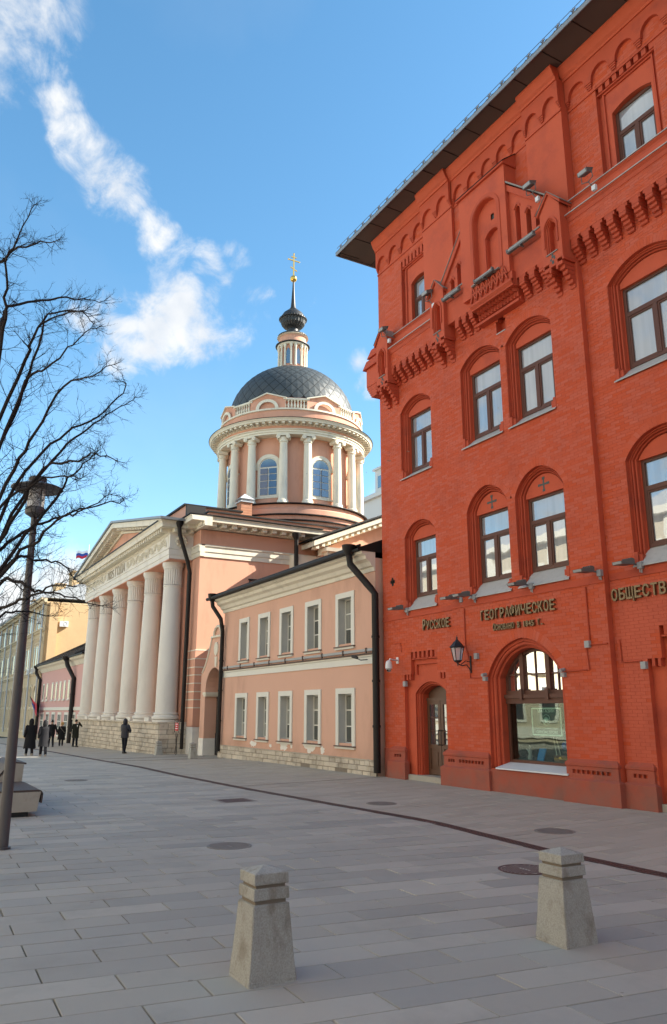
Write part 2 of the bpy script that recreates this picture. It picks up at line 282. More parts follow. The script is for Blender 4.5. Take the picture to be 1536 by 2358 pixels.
class MB:
    def __init__(s): s.v = []; s.f = []
    def add(s, vs, fs):
        o = len(s.v); s.v.extend([tuple(v) for v in vs]); s.f.extend([tuple(i + o for i in f) for f in fs]); return s
    def box(s, x0, x1, y0, y1, z0, z1):
        return s.add([(x0,y0,z0),(x1,y0,z0),(x1,y1,z0),(x0,y1,z0),(x0,y0,z1),(x1,y0,z1),(x1,y1,z1),(x0,y1,z1)],
                     [(0,3,2,1),(4,5,6,7),(0,1,5,4),(1,2,6,5),(2,3,7,6),(3,0,4,7)])
    def quad(s, a, b, c, d): return s.add([a,b,c,d], [(0,1,2,3)])
    def prism(s, pts, a, b, ax='y', holes=()):
        """extrude a closed outline; ax y: pts are (x,z); ax x: (y,z); ax z: (x,y)"""
        def P(p, t):
            return (p[0], t, p[1]) if ax == 'y' else ((t, p[0], p[1]) if ax == 'x' else (p[0], p[1], t))
        loops = [list(pts)] + [list(h) for h in holes]
        allp = [p for lp in loops for p in lp]
        tris = tessellate_polygon([[Vector((p[0], p[1], 0)) for p in lp] for lp in loops])
        n = len(allp)
        s.add([P(p, a) for p in allp] + [P(p, b) for p in allp],
              [tuple(t) for t in tris] + [tuple(i + n for i in reversed(t)) for t in tris])
        o = len(s.v) - 2 * n; k = 0
        for lp in loops:
            m = len(lp)
            for i in range(m):
                s.f.append((o + k + i, o + k + (i + 1) % m, o + n + k + (i + 1) % m, o + n + k + i))
            k += m
        return s
    def sheet(s, pts, y, holes=()):
        loops = [list(pts)] + [list(h) for h in holes]; allp = [p for lp in loops for p in lp]
        tris = tessellate_polygon([[Vector((p[0], p[1], 0)) for p in lp] for lp in loops])
        return s.add([(p[0], y, p[1]) for p in allp], [tuple(t) for t in tris])
    def lathe(s, cx, cy, prof, n=24, a0=0.0, a1=2*math.pi, cap=True):
        full = abs(a1 - a0 - 2*math.pi) < 1e-6; m = n if full else n + 1; o = len(s.v)
        for r, z in prof:
            for i in range(m):
                a = a0 + (a1 - a0) * i / n; s.v.append((cx + r*math.cos(a), cy + r*math.sin(a), z))
        for j in range(len(prof) - 1):
            for i in range(n):
                i2 = (i + 1) % m; s.f.append((o+j*m+i, o+j*m+i2, o+(j+1)*m+i2, o+(j+1)*m+i))
        if cap and full:
            s.f.append(tuple(o + i for i in reversed(range(m)))); s.f.append(tuple(o + (len(prof)-1)*m + i for i in range(m)))
        return s
    def tube(s, pts, rad, n=6, cap=True):
        pts = [Vector(p) for p in pts]; rad = rad if isinstance(rad, (list, tuple)) else [rad]*len(pts); o = len(s.v); u = None
        for i, p in enumerate(pts):
            t = (pts[min(i+1, len(pts)-1)] - pts[max(i-1, 0)])
            t = t.normalized() if t.length > 1e-9 else Vector((0,0,1))
            if u is None: u = t.orthogonal().normalized()
            else:
                u = u - t * u.dot(t); u = u.normalized() if u.length > 1e-6 else t.orthogonal().normalized()
            w = t.cross(u)
            for k in range(n):
                a = 2*math.pi*k/n; s.v.append(tuple(p + (u*math.cos(a) + w*math.sin(a))*rad[i]))
        for i in range(len(pts)-1):
            for k in range(n):
                k2 = (k+1) % n; s.f.append((o+i*n+k, o+i*n+k2, o+(i+1)*n+k2, o+(i+1)*n+k))
        if cap:
            s.f.append(tuple(o+k for k in reversed(range(n)))); s.f.append(tuple(o+(len(pts)-1)*n+k for k in range(n)))
        return s
    def loft(s, rows, close=False):
        o = len(s.v); m = len(rows[0])
        for r in rows: s.v.extend([tuple(p) for p in r])
        for j in range(len(rows)-1):
            for i in range(m if close else m-1):
                i2 = (i+1) % m; s.f.append((o+j*m+i, o+j*m+i2, o+(j+1)*m+i2, o+(j+1)*m+i))
        return s
    def sphere(s, c, r, n=12, m=8, sz=1.0):
        return s.lathe(c[0], c[1], [(max(1e-4, r*math.sin(math.pi*j/m)), c[2] - r*sz*math.cos(math.pi*j/m)) for j in range(m+1)], n)
    def mesh(s, name, smooth=False):
        me = bpy.data.meshes.new(name); me.from_pydata(s.v, [], s.f); me.validate()
        bm = bmesh.new(); bm.from_mesh(me); bmesh.ops.recalc_face_normals(bm, faces=bm.faces); bm.to_mesh(me); bm.free()
        if smooth:
            for p in me.polygons: p.use_smooth = True
            try: me.set_sharp_from_angle(angle=R(38))
            except Exception: pass
        return me
    def pieces(s, gap=0.012):
        n = len(s.v); par = list(range(n))
        def fd(a):
            while par[a] != a: par[a] = par[par[a]]; a = par[a]
            return a
        for f in s.f:
            r0 = fd(f[0])
            for k in f[1:]: par[fd(k)] = r0
        comp = {}
        for i in range(n): comp.setdefault(fd(i), []).append(i)
        bx = [([min(s.v[i][k] for i in c) - gap for k in range(3)], [max(s.v[i][k] for i in c) + gap for k in range(3)], c) for c in comp.values()]
        m = len(bx); cp = list(range(m))
        def fc(a):
            while cp[a] != a: cp[a] = cp[cp[a]]; a = cp[a]
            return a
        order = sorted(range(m), key=lambda i: bx[i][0][0])
        for oi, i in enumerate(order):
            for j in order[oi+1:]:
                if bx[j][0][0] > bx[i][1][0]: break
                if all(bx[i][0][k] <= bx[j][1][k] and bx[j][0][k] <= bx[i][1][k] for k in (1, 2)): cp[fc(i)] = fc(j)
        grp = {}
        for i in range(m): grp.setdefault(fc(i), []).extend(bx[i][2])
        if len(grp) < 2: return [s]
        vg = {}
        for g, vs in grp.items():
            for v in vs: vg[v] = g
        out = {g: (MB(), {}) for g in grp}
        for g, vs in grp.items():
            mb, mp = out[g]
            for v in vs: mp[v] = len(mb.v); mb.v.append(s.v[v])
        for f in s.f: mb, mp = out[vg[f[0]]]; mb.f.append(tuple(mp[i] for i in f))
        return [a for a, b in out.values()]
    def build(s, name, mat, parent=None, smooth=False, kind=None, label=None):
        if name in SPLIT and kind is None:
            ps = s.pieces()
            if 1 < len(ps) <= 300:
                for p_ in ps: o = p_.build1(name, mat, parent, smooth, kind, label)
                return o
        return s.build1(name, mat, parent, smooth, kind, label)
    def build1(s, name, mat, parent=None, smooth=False, kind=None, label=None):
        me = s.mesh(name, smooth); me.materials.append(MT[mat] if isinstance(mat, str) else mat)
        o = bpy.data.objects.new(name, me); COL.objects.link(o)
        if parent is not None: adopt(o, parent)
        if kind: o['kind'] = kind
        if label: o['label'] = label
        return o
WLOC = {}
def adopt(o, parent):
    o.parent = parent
    loc = WLOC.get(parent.name, Vector((0,0,0)))
    o.matrix_parent_inverse = Matrix.Translation(-loc) if parent.type == 'EMPTY' else Matrix.Identity(4)
    WLOC[o.name] = Vector((0, 0, 0)) if parent.type != 'EMPTY' else Vector((0,0,0))
def thing(name, label, cat, loc=(0,0,0), group=None):
    o = bpy.data.objects.new(name, None); COL.objects.link(o); o.location = loc; o.empty_display_size = 0.3
    WLOC[o.name] = Vector(loc); tag(o, label, cat, group); return o
def tag(o, label, cat, group=None):
    o['label'] = label; o['category'] = cat
    if group: o['group'] = group
    return o
def struct(o): o['kind'] = 'structure'; return o
def copy_thing(root, delta, label=None, rot=0.0):
    r = root.copy(); COL.objects.link(r); r.location = Vector(root.location) + Vector(delta); r.rotation_euler.z += rot
    if label: r['label'] = label
    def rec(a, b):
        for ch in [c for c in a.children]:
            c = ch.copy(); COL.objects.link(c); c.parent = b; c.matrix_parent_inverse = ch.matrix_parent_inverse.copy(); rec(ch, c)
    rec(root, r); return r
def arc_pts(xl, xr, zs, rise, kind='seg', n=14):
    """arch curve from left spring to right spring"""
    a = (xr - xl) / 2; cx = (xl + xr) / 2; out = []
    for i in range(n + 1):
        u = -1 + 2.0 * i / n
        if kind == 'pt':
            c_ = math.hypot(a, rise); t_ = abs(u); b_ = .14*c_*4*t_*(1-t_); x = a*t_ + rise/c_*b_; z = rise*(1-t_) + a/c_*b_
            out.append((cx + math.copysign(x, u), zs + z)); continue
        elif kind == 'round':
            t = math.pi * (1 - i / n); out.append((cx + a*math.cos(t), zs + rise*math.sin(t))); continue
        else:
            rr = (a*a + rise*rise) / (2*rise); x = a*abs(u); z = math.sqrt(max(0, rr*rr - x*x)) - (rr - rise)
        out.append((cx + a*u, zs + z))
    return out
def opening(xl, xr, zb, zs, rise, kind='seg', n=14):
    return [(xl, zb)] + arc_pts(xl, xr, zs, rise, kind, n) + [(xr, zb)]
# ================================================================== red brick building
RED = thing('brick_building', 'tall red painted brick building with bronze lettering, pointed windows and corbelled gable', 'building', (-14, 14.6, 0))
Y1, Y2, Y3 = 14.65, 14.60, 14.76        # wall planes: left bay, middle bay, right bay
XL, XA, XB, XE = -22.6, -18.72, -12.85, 3.5

def span(poly, z):
    xs = []
    for i in range(len(poly)):
        (xa, za), (xb, zb) = poly[i], poly[(i + 1) % len(poly)]
        if (za <= z < zb) or (zb <= z < za): xs.append(xa + (xb - xa) * (z - za) / (zb - za))
    return (min(xs), max(xs)) if len(xs) >= 2 else None

BRICKS = []        # (x0, x1, z0, z1, y)
COURSE, BL = 0.0785, 0.272
def brick_rows(x0, x1, z0, z1, y, holes):
    k = 0; z = z0
    while z < z1 - 0.02:
        zt = min(z + COURSE, z1); segs = [(x0, x1)]
        for h in holes:
            cuts = [span(h, zz) for zz in (z + 0.006, (z + zt)/2, zt - 0.006)]; cuts = [c for c in cuts if c]
            if not cuts: continue
            a, b = min(c[0] for c in cuts), max(c[1] for c in cuts); ns = []
            for s0, s1 in segs:
                if b <= s0 or a >= s1: ns.append((s0, s1)); continue
                if a > s0: ns.append((s0, a))
                if b < s1: ns.append((b, s1))
            segs = ns
        ph = (k % 2) * BL / 2
        for s0, s1 in segs:
            x = math.floor((s0 - ph) / BL) * BL + ph
            while x < s1:
                a, b = max(x, s0), min(x + BL, s1)
                if b - a > 0.05: BRICKS.append((a + .004, b - .004, z + .004, zt - .004, y, (b - a) > BL - .01))
                x += BL
        z += COURSE; k += 1

def wall_panel(name, x0, x1, z0, z1, y, holes, mat='mortar_red', bricks=True, outline=None):
    mb = MB(); mb.sheet(outline or [(x0, z0), (x1, z0), (x1, z1), (x0, z1)], y, holes)
    mb.build(name, mat, RED)
    if bricks: brick_rows(x0, x1, z0, z1, y, holes)

# window data: xl, xr, zb(sill front), zs(spring), rise, kind, frame bottom, frame top
WIN = {
 'a2': (-21.20, -19.48, 5.28, 7.72, 0.46, 'pt', 5.72, 7.64, Y1),
 'b2': (-17.83, -16.03, 5.28, 7.84, 0.66, 'pt', 5.72, 7.76, Y2),
 'c2': (-15.72, -13.92, 5.30, 7.84, 0.66, 'pt', 5.72, 7.76, Y2),
 'd2': (-12.05, -9.85, 5.32, 7.88, 0.58, 'pt', 5.76, 7.88, Y3),
 'a3': (-21.29, -19.52, 9.78, 12.20, 0.40, 'seg', 10.05, 12.08, Y1),
 'b3': (-17.85, -16.02, 9.86, 12.45, 0.42, 'seg', 10.18, 12.30, Y2),
 'c3': (-15.74, -13.94, 9.86, 12.45, 0.42, 'seg', 10.18, 12.32, Y2),
 'd3': (-12.08, -9.90, 9.92, 12.55, 0.46, 'seg', 10.26, 12.42, Y3),
}
PROF = [(0, 0), (0, .11), (.045, .11), (.045, .22), (.056, .13), (.075, .11), (.10, .13), (.108, .27), (.116, .18), (.14, .16), (.165, .18), (.175, .28), (.20, .28), (.20, .36)]
def surround(mbs, xl, xr, zb, zs, rise, kind, y, prof, foot=0.30):
    """stepped and rolled brick reveal swept round the opening"""
    rows = []; n = 14
    for s, d in prof:
        a = (xr - xl) / 2; k = rise * (1 - 0.55 * s / a)
        pts = [(xl + s, zb)] + arc_pts(xl + s, xr - s, zs, k - s*0.55, kind, n) + [(xr - s, zb)]
        rows.append([(px_, y + d, pz_) for px_, pz_ in pts])
    mbs.loft(rows)
def voussoirs(xl, xr, zs, rise, kind, y, w=0.24, n=26, name='arch_bricks'):
    """ring of bricks standing on end round an arch, 3 mm proud"""
    mb = MB(); inner = arc_pts(xl, xr, zs, rise, kind, n); a = (xr - xl)/2
    outer = arc_pts(xl - w*0.85, xr + w*0.85, zs, rise + w, kind, n)
    for i in range(n):
        p, q, r_, s_ = Vector(inner[i]), Vector(inner[i+1]), Vector(outer[i+1]), Vector(outer[i])
        c = (p+q+r_+s_)/4; g = [c + (v-c)*Vector((0.93, 0.93)) if False else c + (v-c)*0.94 for v in (p, q, r_, s_)]
        g[0] = p + (q-p)*0.06; g[1] = q + (p-q)*0.06
        mb.add([(v.x, y-0.007, v.y) for v in g] + [(v.x, y+0.01, v.y) for v in g], [(0,1,2,3),(0,4,5,1),(1,5,6,2),(2,6,7,3),(3,7,4,0)])
    mb.build(name, 'red_brick', RED)

def casement(parent, xl, xr, zb, zt, y, pane='pane_blind', tr=0.66, mull=True):
    """brown frame with transom and lower mullion; panes are sub-parts"""
    h = zt - zb; ztr = zb + h*tr; fwd = 0.085; xm = (xl+xr)/2
    f = MB()
    f.box(xl, xl+fwd, y, y+.09, zb, zt); f.box(xr-fwd, xr, y, y+.09, zb, zt)
    f.box(xl+fwd, xr-fwd, y, y+.09, zt-fwd, zt); f.box(xl+fwd, xr-fwd, y, y+.09, zb, zb+fwd)
    f.box(xl+fwd, xr-fwd, y-.012, y+.08, ztr-.055, ztr+.055)
    f.box(xm-.055, xm+.055, y-.010, y+.08, zb+fwd, ztr-.055)
    panes = [(xl+fwd, xr-fwd, ztr+.055, zt-fwd)]
    for a, b in ((xl+fwd, xm-.055), (xm+.055, xr-fwd)):
        panes.append((a+.05, b-.05, zb+fwd+.05, ztr-.055-.05))
        f.box(a, a+.05, y+.01, y+.07, zb+fwd, ztr-.055); f.box(b-.05, b, y+.01, y+.07, zb+fwd, ztr-.055)
        f.box(a+.05, b-.05, y+.01, y+.07, zb+fwd, zb+fwd+.05); f.box(a+.05, b-.05, y+.01, y+.07, ztr-.105, ztr-.055)
    fo = f.build('window_frame', 'window_brown', parent)
    for a, b, c, d in panes:
        MB().box(a, b, y+.045, y+.055, c, d).build('pane', pane, parent)
    return fo

holes = {'1': [], '2': [], '3': []}
for kk, (xl, xr, zb, zs, rise, kind, fb, ft, y) in WIN.items():
    holes['1' if y == Y1 else '2' if y == Y2 else '3'].append(opening(xl, xr, zb, zs, rise, kind))
    mb = MB(); surround(mb, xl, xr, zb, zs, rise, kind, y, PROF); mb.build('window_surround', 'red_trim', RED, smooth=False)
    # stepped brick feet beside the sill
    ft_ = MB()
    for (a, b) in ((xl, xl+.10), (xr-.10, xr)): ft_.box(a, b, y-.012, y+.10, zb, zb+.33)
    for (a, b) in ((xl+.10, xl+.20), (xr-.20, xr-.10)): ft_.box(a, b, y+.03, y+.18, zb, zb+.26)
    ft_.build('surround_foot', 'red_trim', RED)
    voussoirs(xl, xr, zs, rise, kind, y)
    s = .20; k = rise*(1 - .55*s/((xr-xl)/2)) - s*.55
    # tympanum over the frame
    tym = MB(); tp = [(xl+s, ft-.02)] + [p for p in arc_pts(xl+s, xr-s, zs, k, kind, 14) if p[1] > ft-.02] + [(xr-s, ft-.02)]
    tym.prism(tp, y+.22, y+.36); tym.build('tympanum', 'red_paint', RED)
    if kind == 'pt' and kk in ('b2', 'c2'):
        cx = (xl+xr)/2; cz = ft + .26; cr_ = MB()
        cr_.box(cx-.028, cx+.028, y+.216, y+.2195, cz-.17, cz+.17); cr_.box(cx-.16, cx-.029, y+.216, y+.2195, cz-.028, cz+.028); cr_.box(cx+.029, cx+.16, y+.216, y+.2195, cz-.028, cz+.028)
        for (ax_, az_) in ((0, .17), (0, -.17), (.16, 0), (-.16, 0)): cr_.box(cx+ax_-.05, cx+ax_+.05, y+.213, y+.2158, cz+az_-.035, cz+az_+.035)
        cr_.build('cross_slot', 'dark_room', RED)
    wo = bpy.data.objects.new('window', None); COL.objects.link(wo); wo.location = ((xl+xr)/2, y, zb); adopt(wo, RED); wo.matrix_parent_inverse = Matrix.Translation(-Vector((-14,14.6,0))); WLOC[wo.name] = Vector(wo.location)
    casement(wo, xl+s, xr-s, fb, ft, y+.30, 'pane_blind')
    # sloping metal sill
    low = zb > 9
    sill = MB(); sill.add([(xl-.02, y-.07, zb+.0), (xr+.02, y-.07, zb+.0), (xr-s+.0, y+.33, fb), (xl+s-.0, y+.33, fb), (xl-.02, y-.07, zb-.025), (xr+.02, y-.07, zb-.025), (xr-s, y+.33, fb-.03), (xl+s, y+.33, fb-.03)],
        [(0,1,2,3),(4,7,6,5),(0,4,5,1),(1,5,6,2),(3,2,6,7),(0,3,7,4)]); sill.build('sill', 'sill_metal', wo)
    MB().prism([(xl, zb-.001), (xr, zb-.001), (xr, zb-.03), (xl, zb-.03)], y+.001, y+.33).build('sill_bed', 'red_trim', RED)

# small flat-headed attic windows in recessed panels with brick denticles
def attic(y, xl, xr, zb, zt, pxl, pxr, pzb, pzt, hk):
    holes[hk].append([(pxl, pzb), (pxl, pzt), (pxr, pzt), (pxr, pzb)])
    d = .14; op = opening(xl, xr, zb, zt, .14, 'seg', 8)
    p = MB(); p.sheet([(pxl, pzb), (pxl, pzt), (pxr, pzt), (pxr, pzb)], y+d, [op]); p.build('panel_back', 'red_paint', RED)
    p = MB(); p.loft([[(pxl, y, pzb), (pxl, y, pzt), (pxr, y, pzt), (pxr, y, pzb)], [(pxl, y+d, pzb), (pxl, y+d, pzt), (pxr, y+d, pzt), (pxr, y+d, pzb)]]); 
    # inner bead round the panel
    b = .13; p.box(pxl+b, pxl+b+.045, y+.09, y+d, pzb, pzt-.36); p.box(pxr-b-.045, pxr-b, y+.09, y+d, pzb, pzt-.36); p.box(pxl+b, pxr-b, y+.0905, y+d, pzt-.36, pzt-.31)
    p.build('panel_side', 'red_trim', RED)
    t = MB(); n = int((pxr - pxl)/.215); st = (pxr - pxl)/n
    for i in range(n): t.box(pxl + st*i + st*.42, pxl + st*(i+1), y-.003, y+d-.002, pzt-.27, pzt+.002)
    t.box(pxl, pxr, y+.03, y+d-.001, pzt-.31, pzt-.27); t.build('denticles', 'red_trim', RED)
    p = MB(); a = opening(xl, xr, zb, zt, .14, 'seg', 8); p.loft([[(q[0], y+d, q[1]) for q in a], [(q[0], y+d+.2, q[1]) for q in a]]); p.build('window_reveal', 'red_trim', RED)
    wo = bpy.data.objects.new('window', None); COL.objects.link(wo); wo.location = ((xl+xr)/2, y, zb); adopt(wo, RED); wo.matrix_parent_inverse = Matrix.Translation(-Vector((-14,14.6,0))); WLOC[wo.name] = Vector(wo.location)
    casement(wo, xl, xr, zb, zt+.1, y+d+.13, 'pane_blind', .60)
attic(Y1, -20.62, -19.62, 15.28, 17.02, -21.02, -19.50, 15.28, 18.08, '1')
attic(Y3, -11.52, -10.28, 15.62, 17.38, -11.86, -10.0, 15.62, 18.42, '3')

# doorway in the left bay: stepped recess above a segmental arch
def doorway(dx, y, hk, full=True):
    rec = [(-21.39+dx, 0), (-21.39+dx, 3.22), (-21.0+dx, 3.22), (-21.0+dx, 3.92), (-19.62+dx, 3.92), (-19.62+dx, 3.22), (-19.22+dx, 3.22), (-19.22+dx, 0)]
    holes[hk].append(rec); d = .13
    dop = opening(-20.98+dx, -19.30+dx, 0, 2.62, .36, 'seg', 12)
    p = MB(); p.sheet(rec, y+d, [dop]); p.loft([[(a, y, b) for a, b in rec], [(a, y+d, b) for a, b in rec]]); p.build('door_recess', 'red_paint', RED)
    p = MB()
    st = 1.38/6
    for i in range(6): p.box(-21.0+dx+st*i+st*.5, -21.0+dx+st*(i+1)-.001, y-.002, y+d-.002, 3.72, 3.921)
    for i in range(2):
        p.box(-21.39+dx+.11+.16*i, -21.39+dx+.19+.16*i, y-.002, y+d-.002, 3.05, 3.221); p.box(-19.6+dx+.06+.17*i, -19.6+dx+.14+.17*i, y-.002, y+d-.002, 3.05, 3.221)
    p.box(-20.82+dx, -19.62+dx, y+.05, y+d-.001, 3.52, 3.56); p.box(-20.82+dx, -20.78+dx, y+.05, y+d-.001, 3.20, 3.52)
    p.box(-21.0+dx, -19.62+dx, y+.03, y+d-.001, 3.68, 3.72); p.build('denticles', 'red_trim', RED)
    p = MB(); surround(p, -20.98+dx, -19.30+dx, 0.12, 2.62, .36, 'seg', y+d, [(0,0),(0,.06),(.05,.06),(.05,.10),(.07,.08),(.10,.08),(.12,.12),(.12,.17),(.15,.17),(.15,.42)]); p.build('door_surround', 'red_trim', RED)
    do = bpy.data.objects.new('door', None); COL.objects.link(do); do.location = (-20.1+dx, y, 0); adopt(do, RED); do.matrix_parent_inverse = Matrix.Translation(-Vector((-14,14.6,0))); WLOC[do.name] = Vector(do.location)
    yy = y+.46; xa, xb = -20.83+dx, -19.45+dx; xm = (xa+xb)/2
    f = MB(); f.box(xa, xb, yy+.07, yy+.12, 2.42, 2.95); f.box(xa, xb, yy-.02, yy+.07, 2.40, 2.48); f.build('transom_panel', 'door_brown', do)
    for s_ in (0, 1):
        a, b = (xa, xm-.012) if s_ == 0 else (xm+.012, xb)
        lf = MB(); bx = lambda *q: lf.box(*q)
        bx(a, a+.12, yy, yy+.06, .18, 2.40); bx(b-.12, b, yy, yy+.06, .18, 2.40); bx(a+.12, b-.12, yy, yy+.06, 2.28, 2.40); bx(a+.12, b-.12, yy, yy+.06, .95, 1.08); bx(a+.12, b-.12, yy, yy+.06, .18, .34)
        bx(a+.12, b-.12, yy+.025, yy+.055, .34, .95); bx(a+.20, b-.20, yy+.008, yy+.03, .43, .86)
        bx((a+b)/2-.012, (a+b)/2+.012, yy+.012, yy+.05, 1.08, 2.28)
        for zz in (1.48, 1.88): bx(a+.12, b-.12, yy+.0125, yy+.05, zz-.012, zz+.012)
        lf.build('door_leaf', 'door_brown', do)
        MB().box(a+.12, b-.12, yy+.03, yy+.036, 1.08, 2.28).build('door_pane', 'pane_dark', do)
    h = MB(); h.tube([(xm-.07, yy-.05, 1.05), (xm-.07, yy-.06, 1.12), (xm-.07, yy-.06, 1.45), (xm-.07, yy-.05, 1.52)], .012, 6); h.tube([(xm+.07, yy-.05, 1.05), (xm+.07, yy-.06, 1.12), (xm+.07, yy-.06, 1.45), (xm+.07, yy-.05, 1.52)], .012, 6)
    h.box(xm-.085, xm-.055, yy-.06, yy, 1.06, 1.09); h.box(xm+.055, xm+.085, yy-.06, yy, 1.06, 1.09); h.box(xm-.085, xm-.055, yy-.06, yy, 1.48, 1.51); h.box(xm+.055, xm+.085, yy-.06, yy, 1.48, 1.51); h.build('door_handle', 'dark_metal', do)
    st_ = MB(); st_.box(-21.38+dx, -19.30+dx, y-.02, y+.60, 0, .16); st_.build('doorstep', 'concrete', RED)
doorway(0, Y1, '1')
doorway(9.42, Y3, '3')

# shop window: wide pointed arch
SX0, SX1 = -17.24, -14.38
shop_out = opening(SX0, SX1, 0.60, 2.98, 1.0, 'pt', 18)
holes['2'].append(shop_out)
mb = MB(); surround(mb, SX0, SX1, 0.62, 2.98, 1.0, 'pt', Y2, [(0,0),(0,.09),(.09,.09),(.09,.13),(.12,.11),(.17,.11),(.20,.14),(.20,.20),(.24,.20),(.27,.22),(.27,.52)]); mb.build('shop_arch_surround', 'red_trim', RED)
voussoirs(SX0, SX1, 2.98, 1.0, 'pt', Y2, .30, 36)
SH = bpy.data.objects.new('shop_window', None); COL.objects.link(SH); SH.location = (-15.8, Y2, .6); adopt(SH, RED); SH.matrix_parent_inverse = Matrix.Translation(-Vector((-14,14.6,0))); WLOC[SH.name] = Vector(SH.location)
ys = Y2 + .42; xa, xb = SX0+.27, SX1-.27
f = MB(); f.box(xa, xb, ys, ys+.1, .70, .82); f.box(xa, xa+.09, ys, ys+.1, .82, 2.30); f.box(xb-.09, xb, ys, ys+.1, .82, 2.30)
f.box(xa, xb, ys-.04, ys+.1, 2.28, 2.42); f.box(xa, xb, ys-.09, ys+.1, 2.42, 2.52); f.box(xa, xb, ys-.01, ys+.1, 2.52, 2.62)
for xm in (-16.30, -15.32): f.box(xm-.075, xm+.075, ys-.03, ys+.095, 2.62, 3.62); f.box(xm-.06, xm+.06, ys-.12, ys-.09, 2.38, 2.66)
for xm in (-16.62, -15.81, -15.0): f.box(xm-.018, xm+.018, ys+.02, ys+.07, 2.62, 3.8)
f.box(xa, xb, ys+.0205, ys+.07, 3.03, 3.065)
rows = []
for s, yy in ((.27, ys), (.36, ys), (.36, ys+.1)):
    rows.append([(q[0], yy, q[1]) for q in [(SX0+s, 2.62)] + arc_pts(SX0+s, SX1-s, 2.98, 1.0-s*.95, 'pt', 18) + [(SX1-s, 2.62)]])
f.loft(rows)
f.build('window_frame', 'window_brown', SH)
up = MB(); up.sheet([(xa, 2.60)] + arc_pts(xa, xb, 2.98, .73, 'pt', 14) + [(xb, 2.60)], ys+.05); up.build('pane', 'pane_shade', SH)
MB().box(xa+.09, xb-.09, ys+.045, ys+.052, .82, 2.28).build('pane', 'shop_glass', SH)
sl_ = MB(); sl_.add([(-16.95, Y2-.12, .62), (-14.36, Y2-.12, .62), (-14.40, ys+.02, .75), (-16.97, ys+.02, .75), (-16.95, Y2-.12, .585), (-14.36, Y2-.12, .585), (-14.40, ys+.02, .70), (-16.97, ys+.02, .70)],
        [(0,1,2,3),(4,7,6,5),(0,4,5,1),(1,5,6,2),(3,2,6,7),(0,3,7,4)]); sl_.build('sill', 'sill_white', SH)
rm = MB(); rm.box(xa-.3, xa-.28, ys+.1, ys+1.6, .6, 2.9); rm.box(xb+.28, xb+.3, ys+.1, ys+1.6, .6, 2.9); rm.box(xa-.3, xb+.3, ys+1.6, ys+1.62, .6, 2.9); rm.box(xa-.3, xb+.3, ys+.1, ys+1.6, .80, .83); rm.box(xa-.3, xb+.3, ys+.1, ys+1.6, 2.6, 2.62)
rm.build('display_box', 'dark_room', SH)

# gable tower blind niche hole etc. lies in front of the wall, so the wall itself stays whole
TOP = 19.70
cross_ = []
def cross_hole(cx, cz, a=.055, l=.14): return [(cx-a,cz-l),(cx-a,cz-a),(cx-l,cz-a),(cx-l,cz+a),(cx-a,cz+a),(cx-a,cz+l),(cx+a,cz+l),(cx+a,cz+a),(cx+l,cz+a),(cx+l,cz-a),(cx+a,cz-a),(cx+a,cz-l)]
ch = cross_hole(-21.98, 6.35); holes['1'].append(ch)
MB().loft([[(a, Y1, b) for a, b in ch+[ch[0]]], [(a, Y1+.15, b) for a, b in ch+[ch[0]]]]).build('cross_slot', 'dark_room', RED)
MB().box(-22.3, -21.7, Y1+.15, Y1+.16, 6.1, 6.6).build('slot_back', 'dark_room', RED)
nich = [(-16.08, 12.95), (-16.08, 13.35), (-16.0, 13.35), (-16.0, 13.45), (-15.93, 13.45), (-15.93, 13.53), (-15.83, 13.53), (-15.83, 13.45), (-15.76, 13.45), (-15.76, 13.35), (-15.69, 13.35), (-15.69, 12.95)]
holes['2'].append(nich)
MB().loft([[(a, Y2, b) for a, b in nich+[nich[0]]], [(a, Y2+.22, b) for a, b in nich+[nich[0]]]]).sheet(nich, Y2+.22).build('stepped_niche', 'red_trim', RED)
MB().box(-16.08, -15.69, Y2-.02, Y2+.2, 12.93, 12.955).build('niche_sill', 'sill_metal', RED)
def wall(name, x0, x1, y, hk): wall_panel(name, x0, x1, 0, TOP, y, holes[hk])
wall('wall', XL, XA, Y1, '1'); wall('wall', XA, XB, Y2, '2'); wall('wall', XB, XE, Y3, '3')
MB().quad((XA, Y2, 0), (XA, Y1, 0), (XA, Y1, TOP), (XA, Y2, TOP)).quad((XB, Y2-.0, 0), (XB, Y3, 0), (XB, Y3, TOP), (XB, Y2, TOP)).build('wall_return', 'red_paint', RED)
MB().quad((XL, Y1, 0), (XL, Y1+13, 0), (XL, Y1+13, TOP), (XL, Y1, TOP)).quad((XE, Y3, 0), (XE, Y3+13, 0), (XE, Y3+13, TOP), (XE, Y3, TOP)).quad((XL, Y1+13, 0), (XE, Y3+13, 0), (XE, Y3+13, TOP), (XL, Y1+13, TOP)).build('side_wall', 'red_paint', RED)
# pilaster at the bay edge (front face 14.6 plane, 16 cm proud of the right bay) has a slight batter piece low down; attic pilasters
pl = MB(); pl.box(-19.42, -17.80, Y2-.12, Y2+.08, 15.0, 19.40); pl.box(-14.25, XB+.006, Y2-.12, Y2+.14, 14.6, 19.40); pl.build('pilaster', 'red_paint', RED)

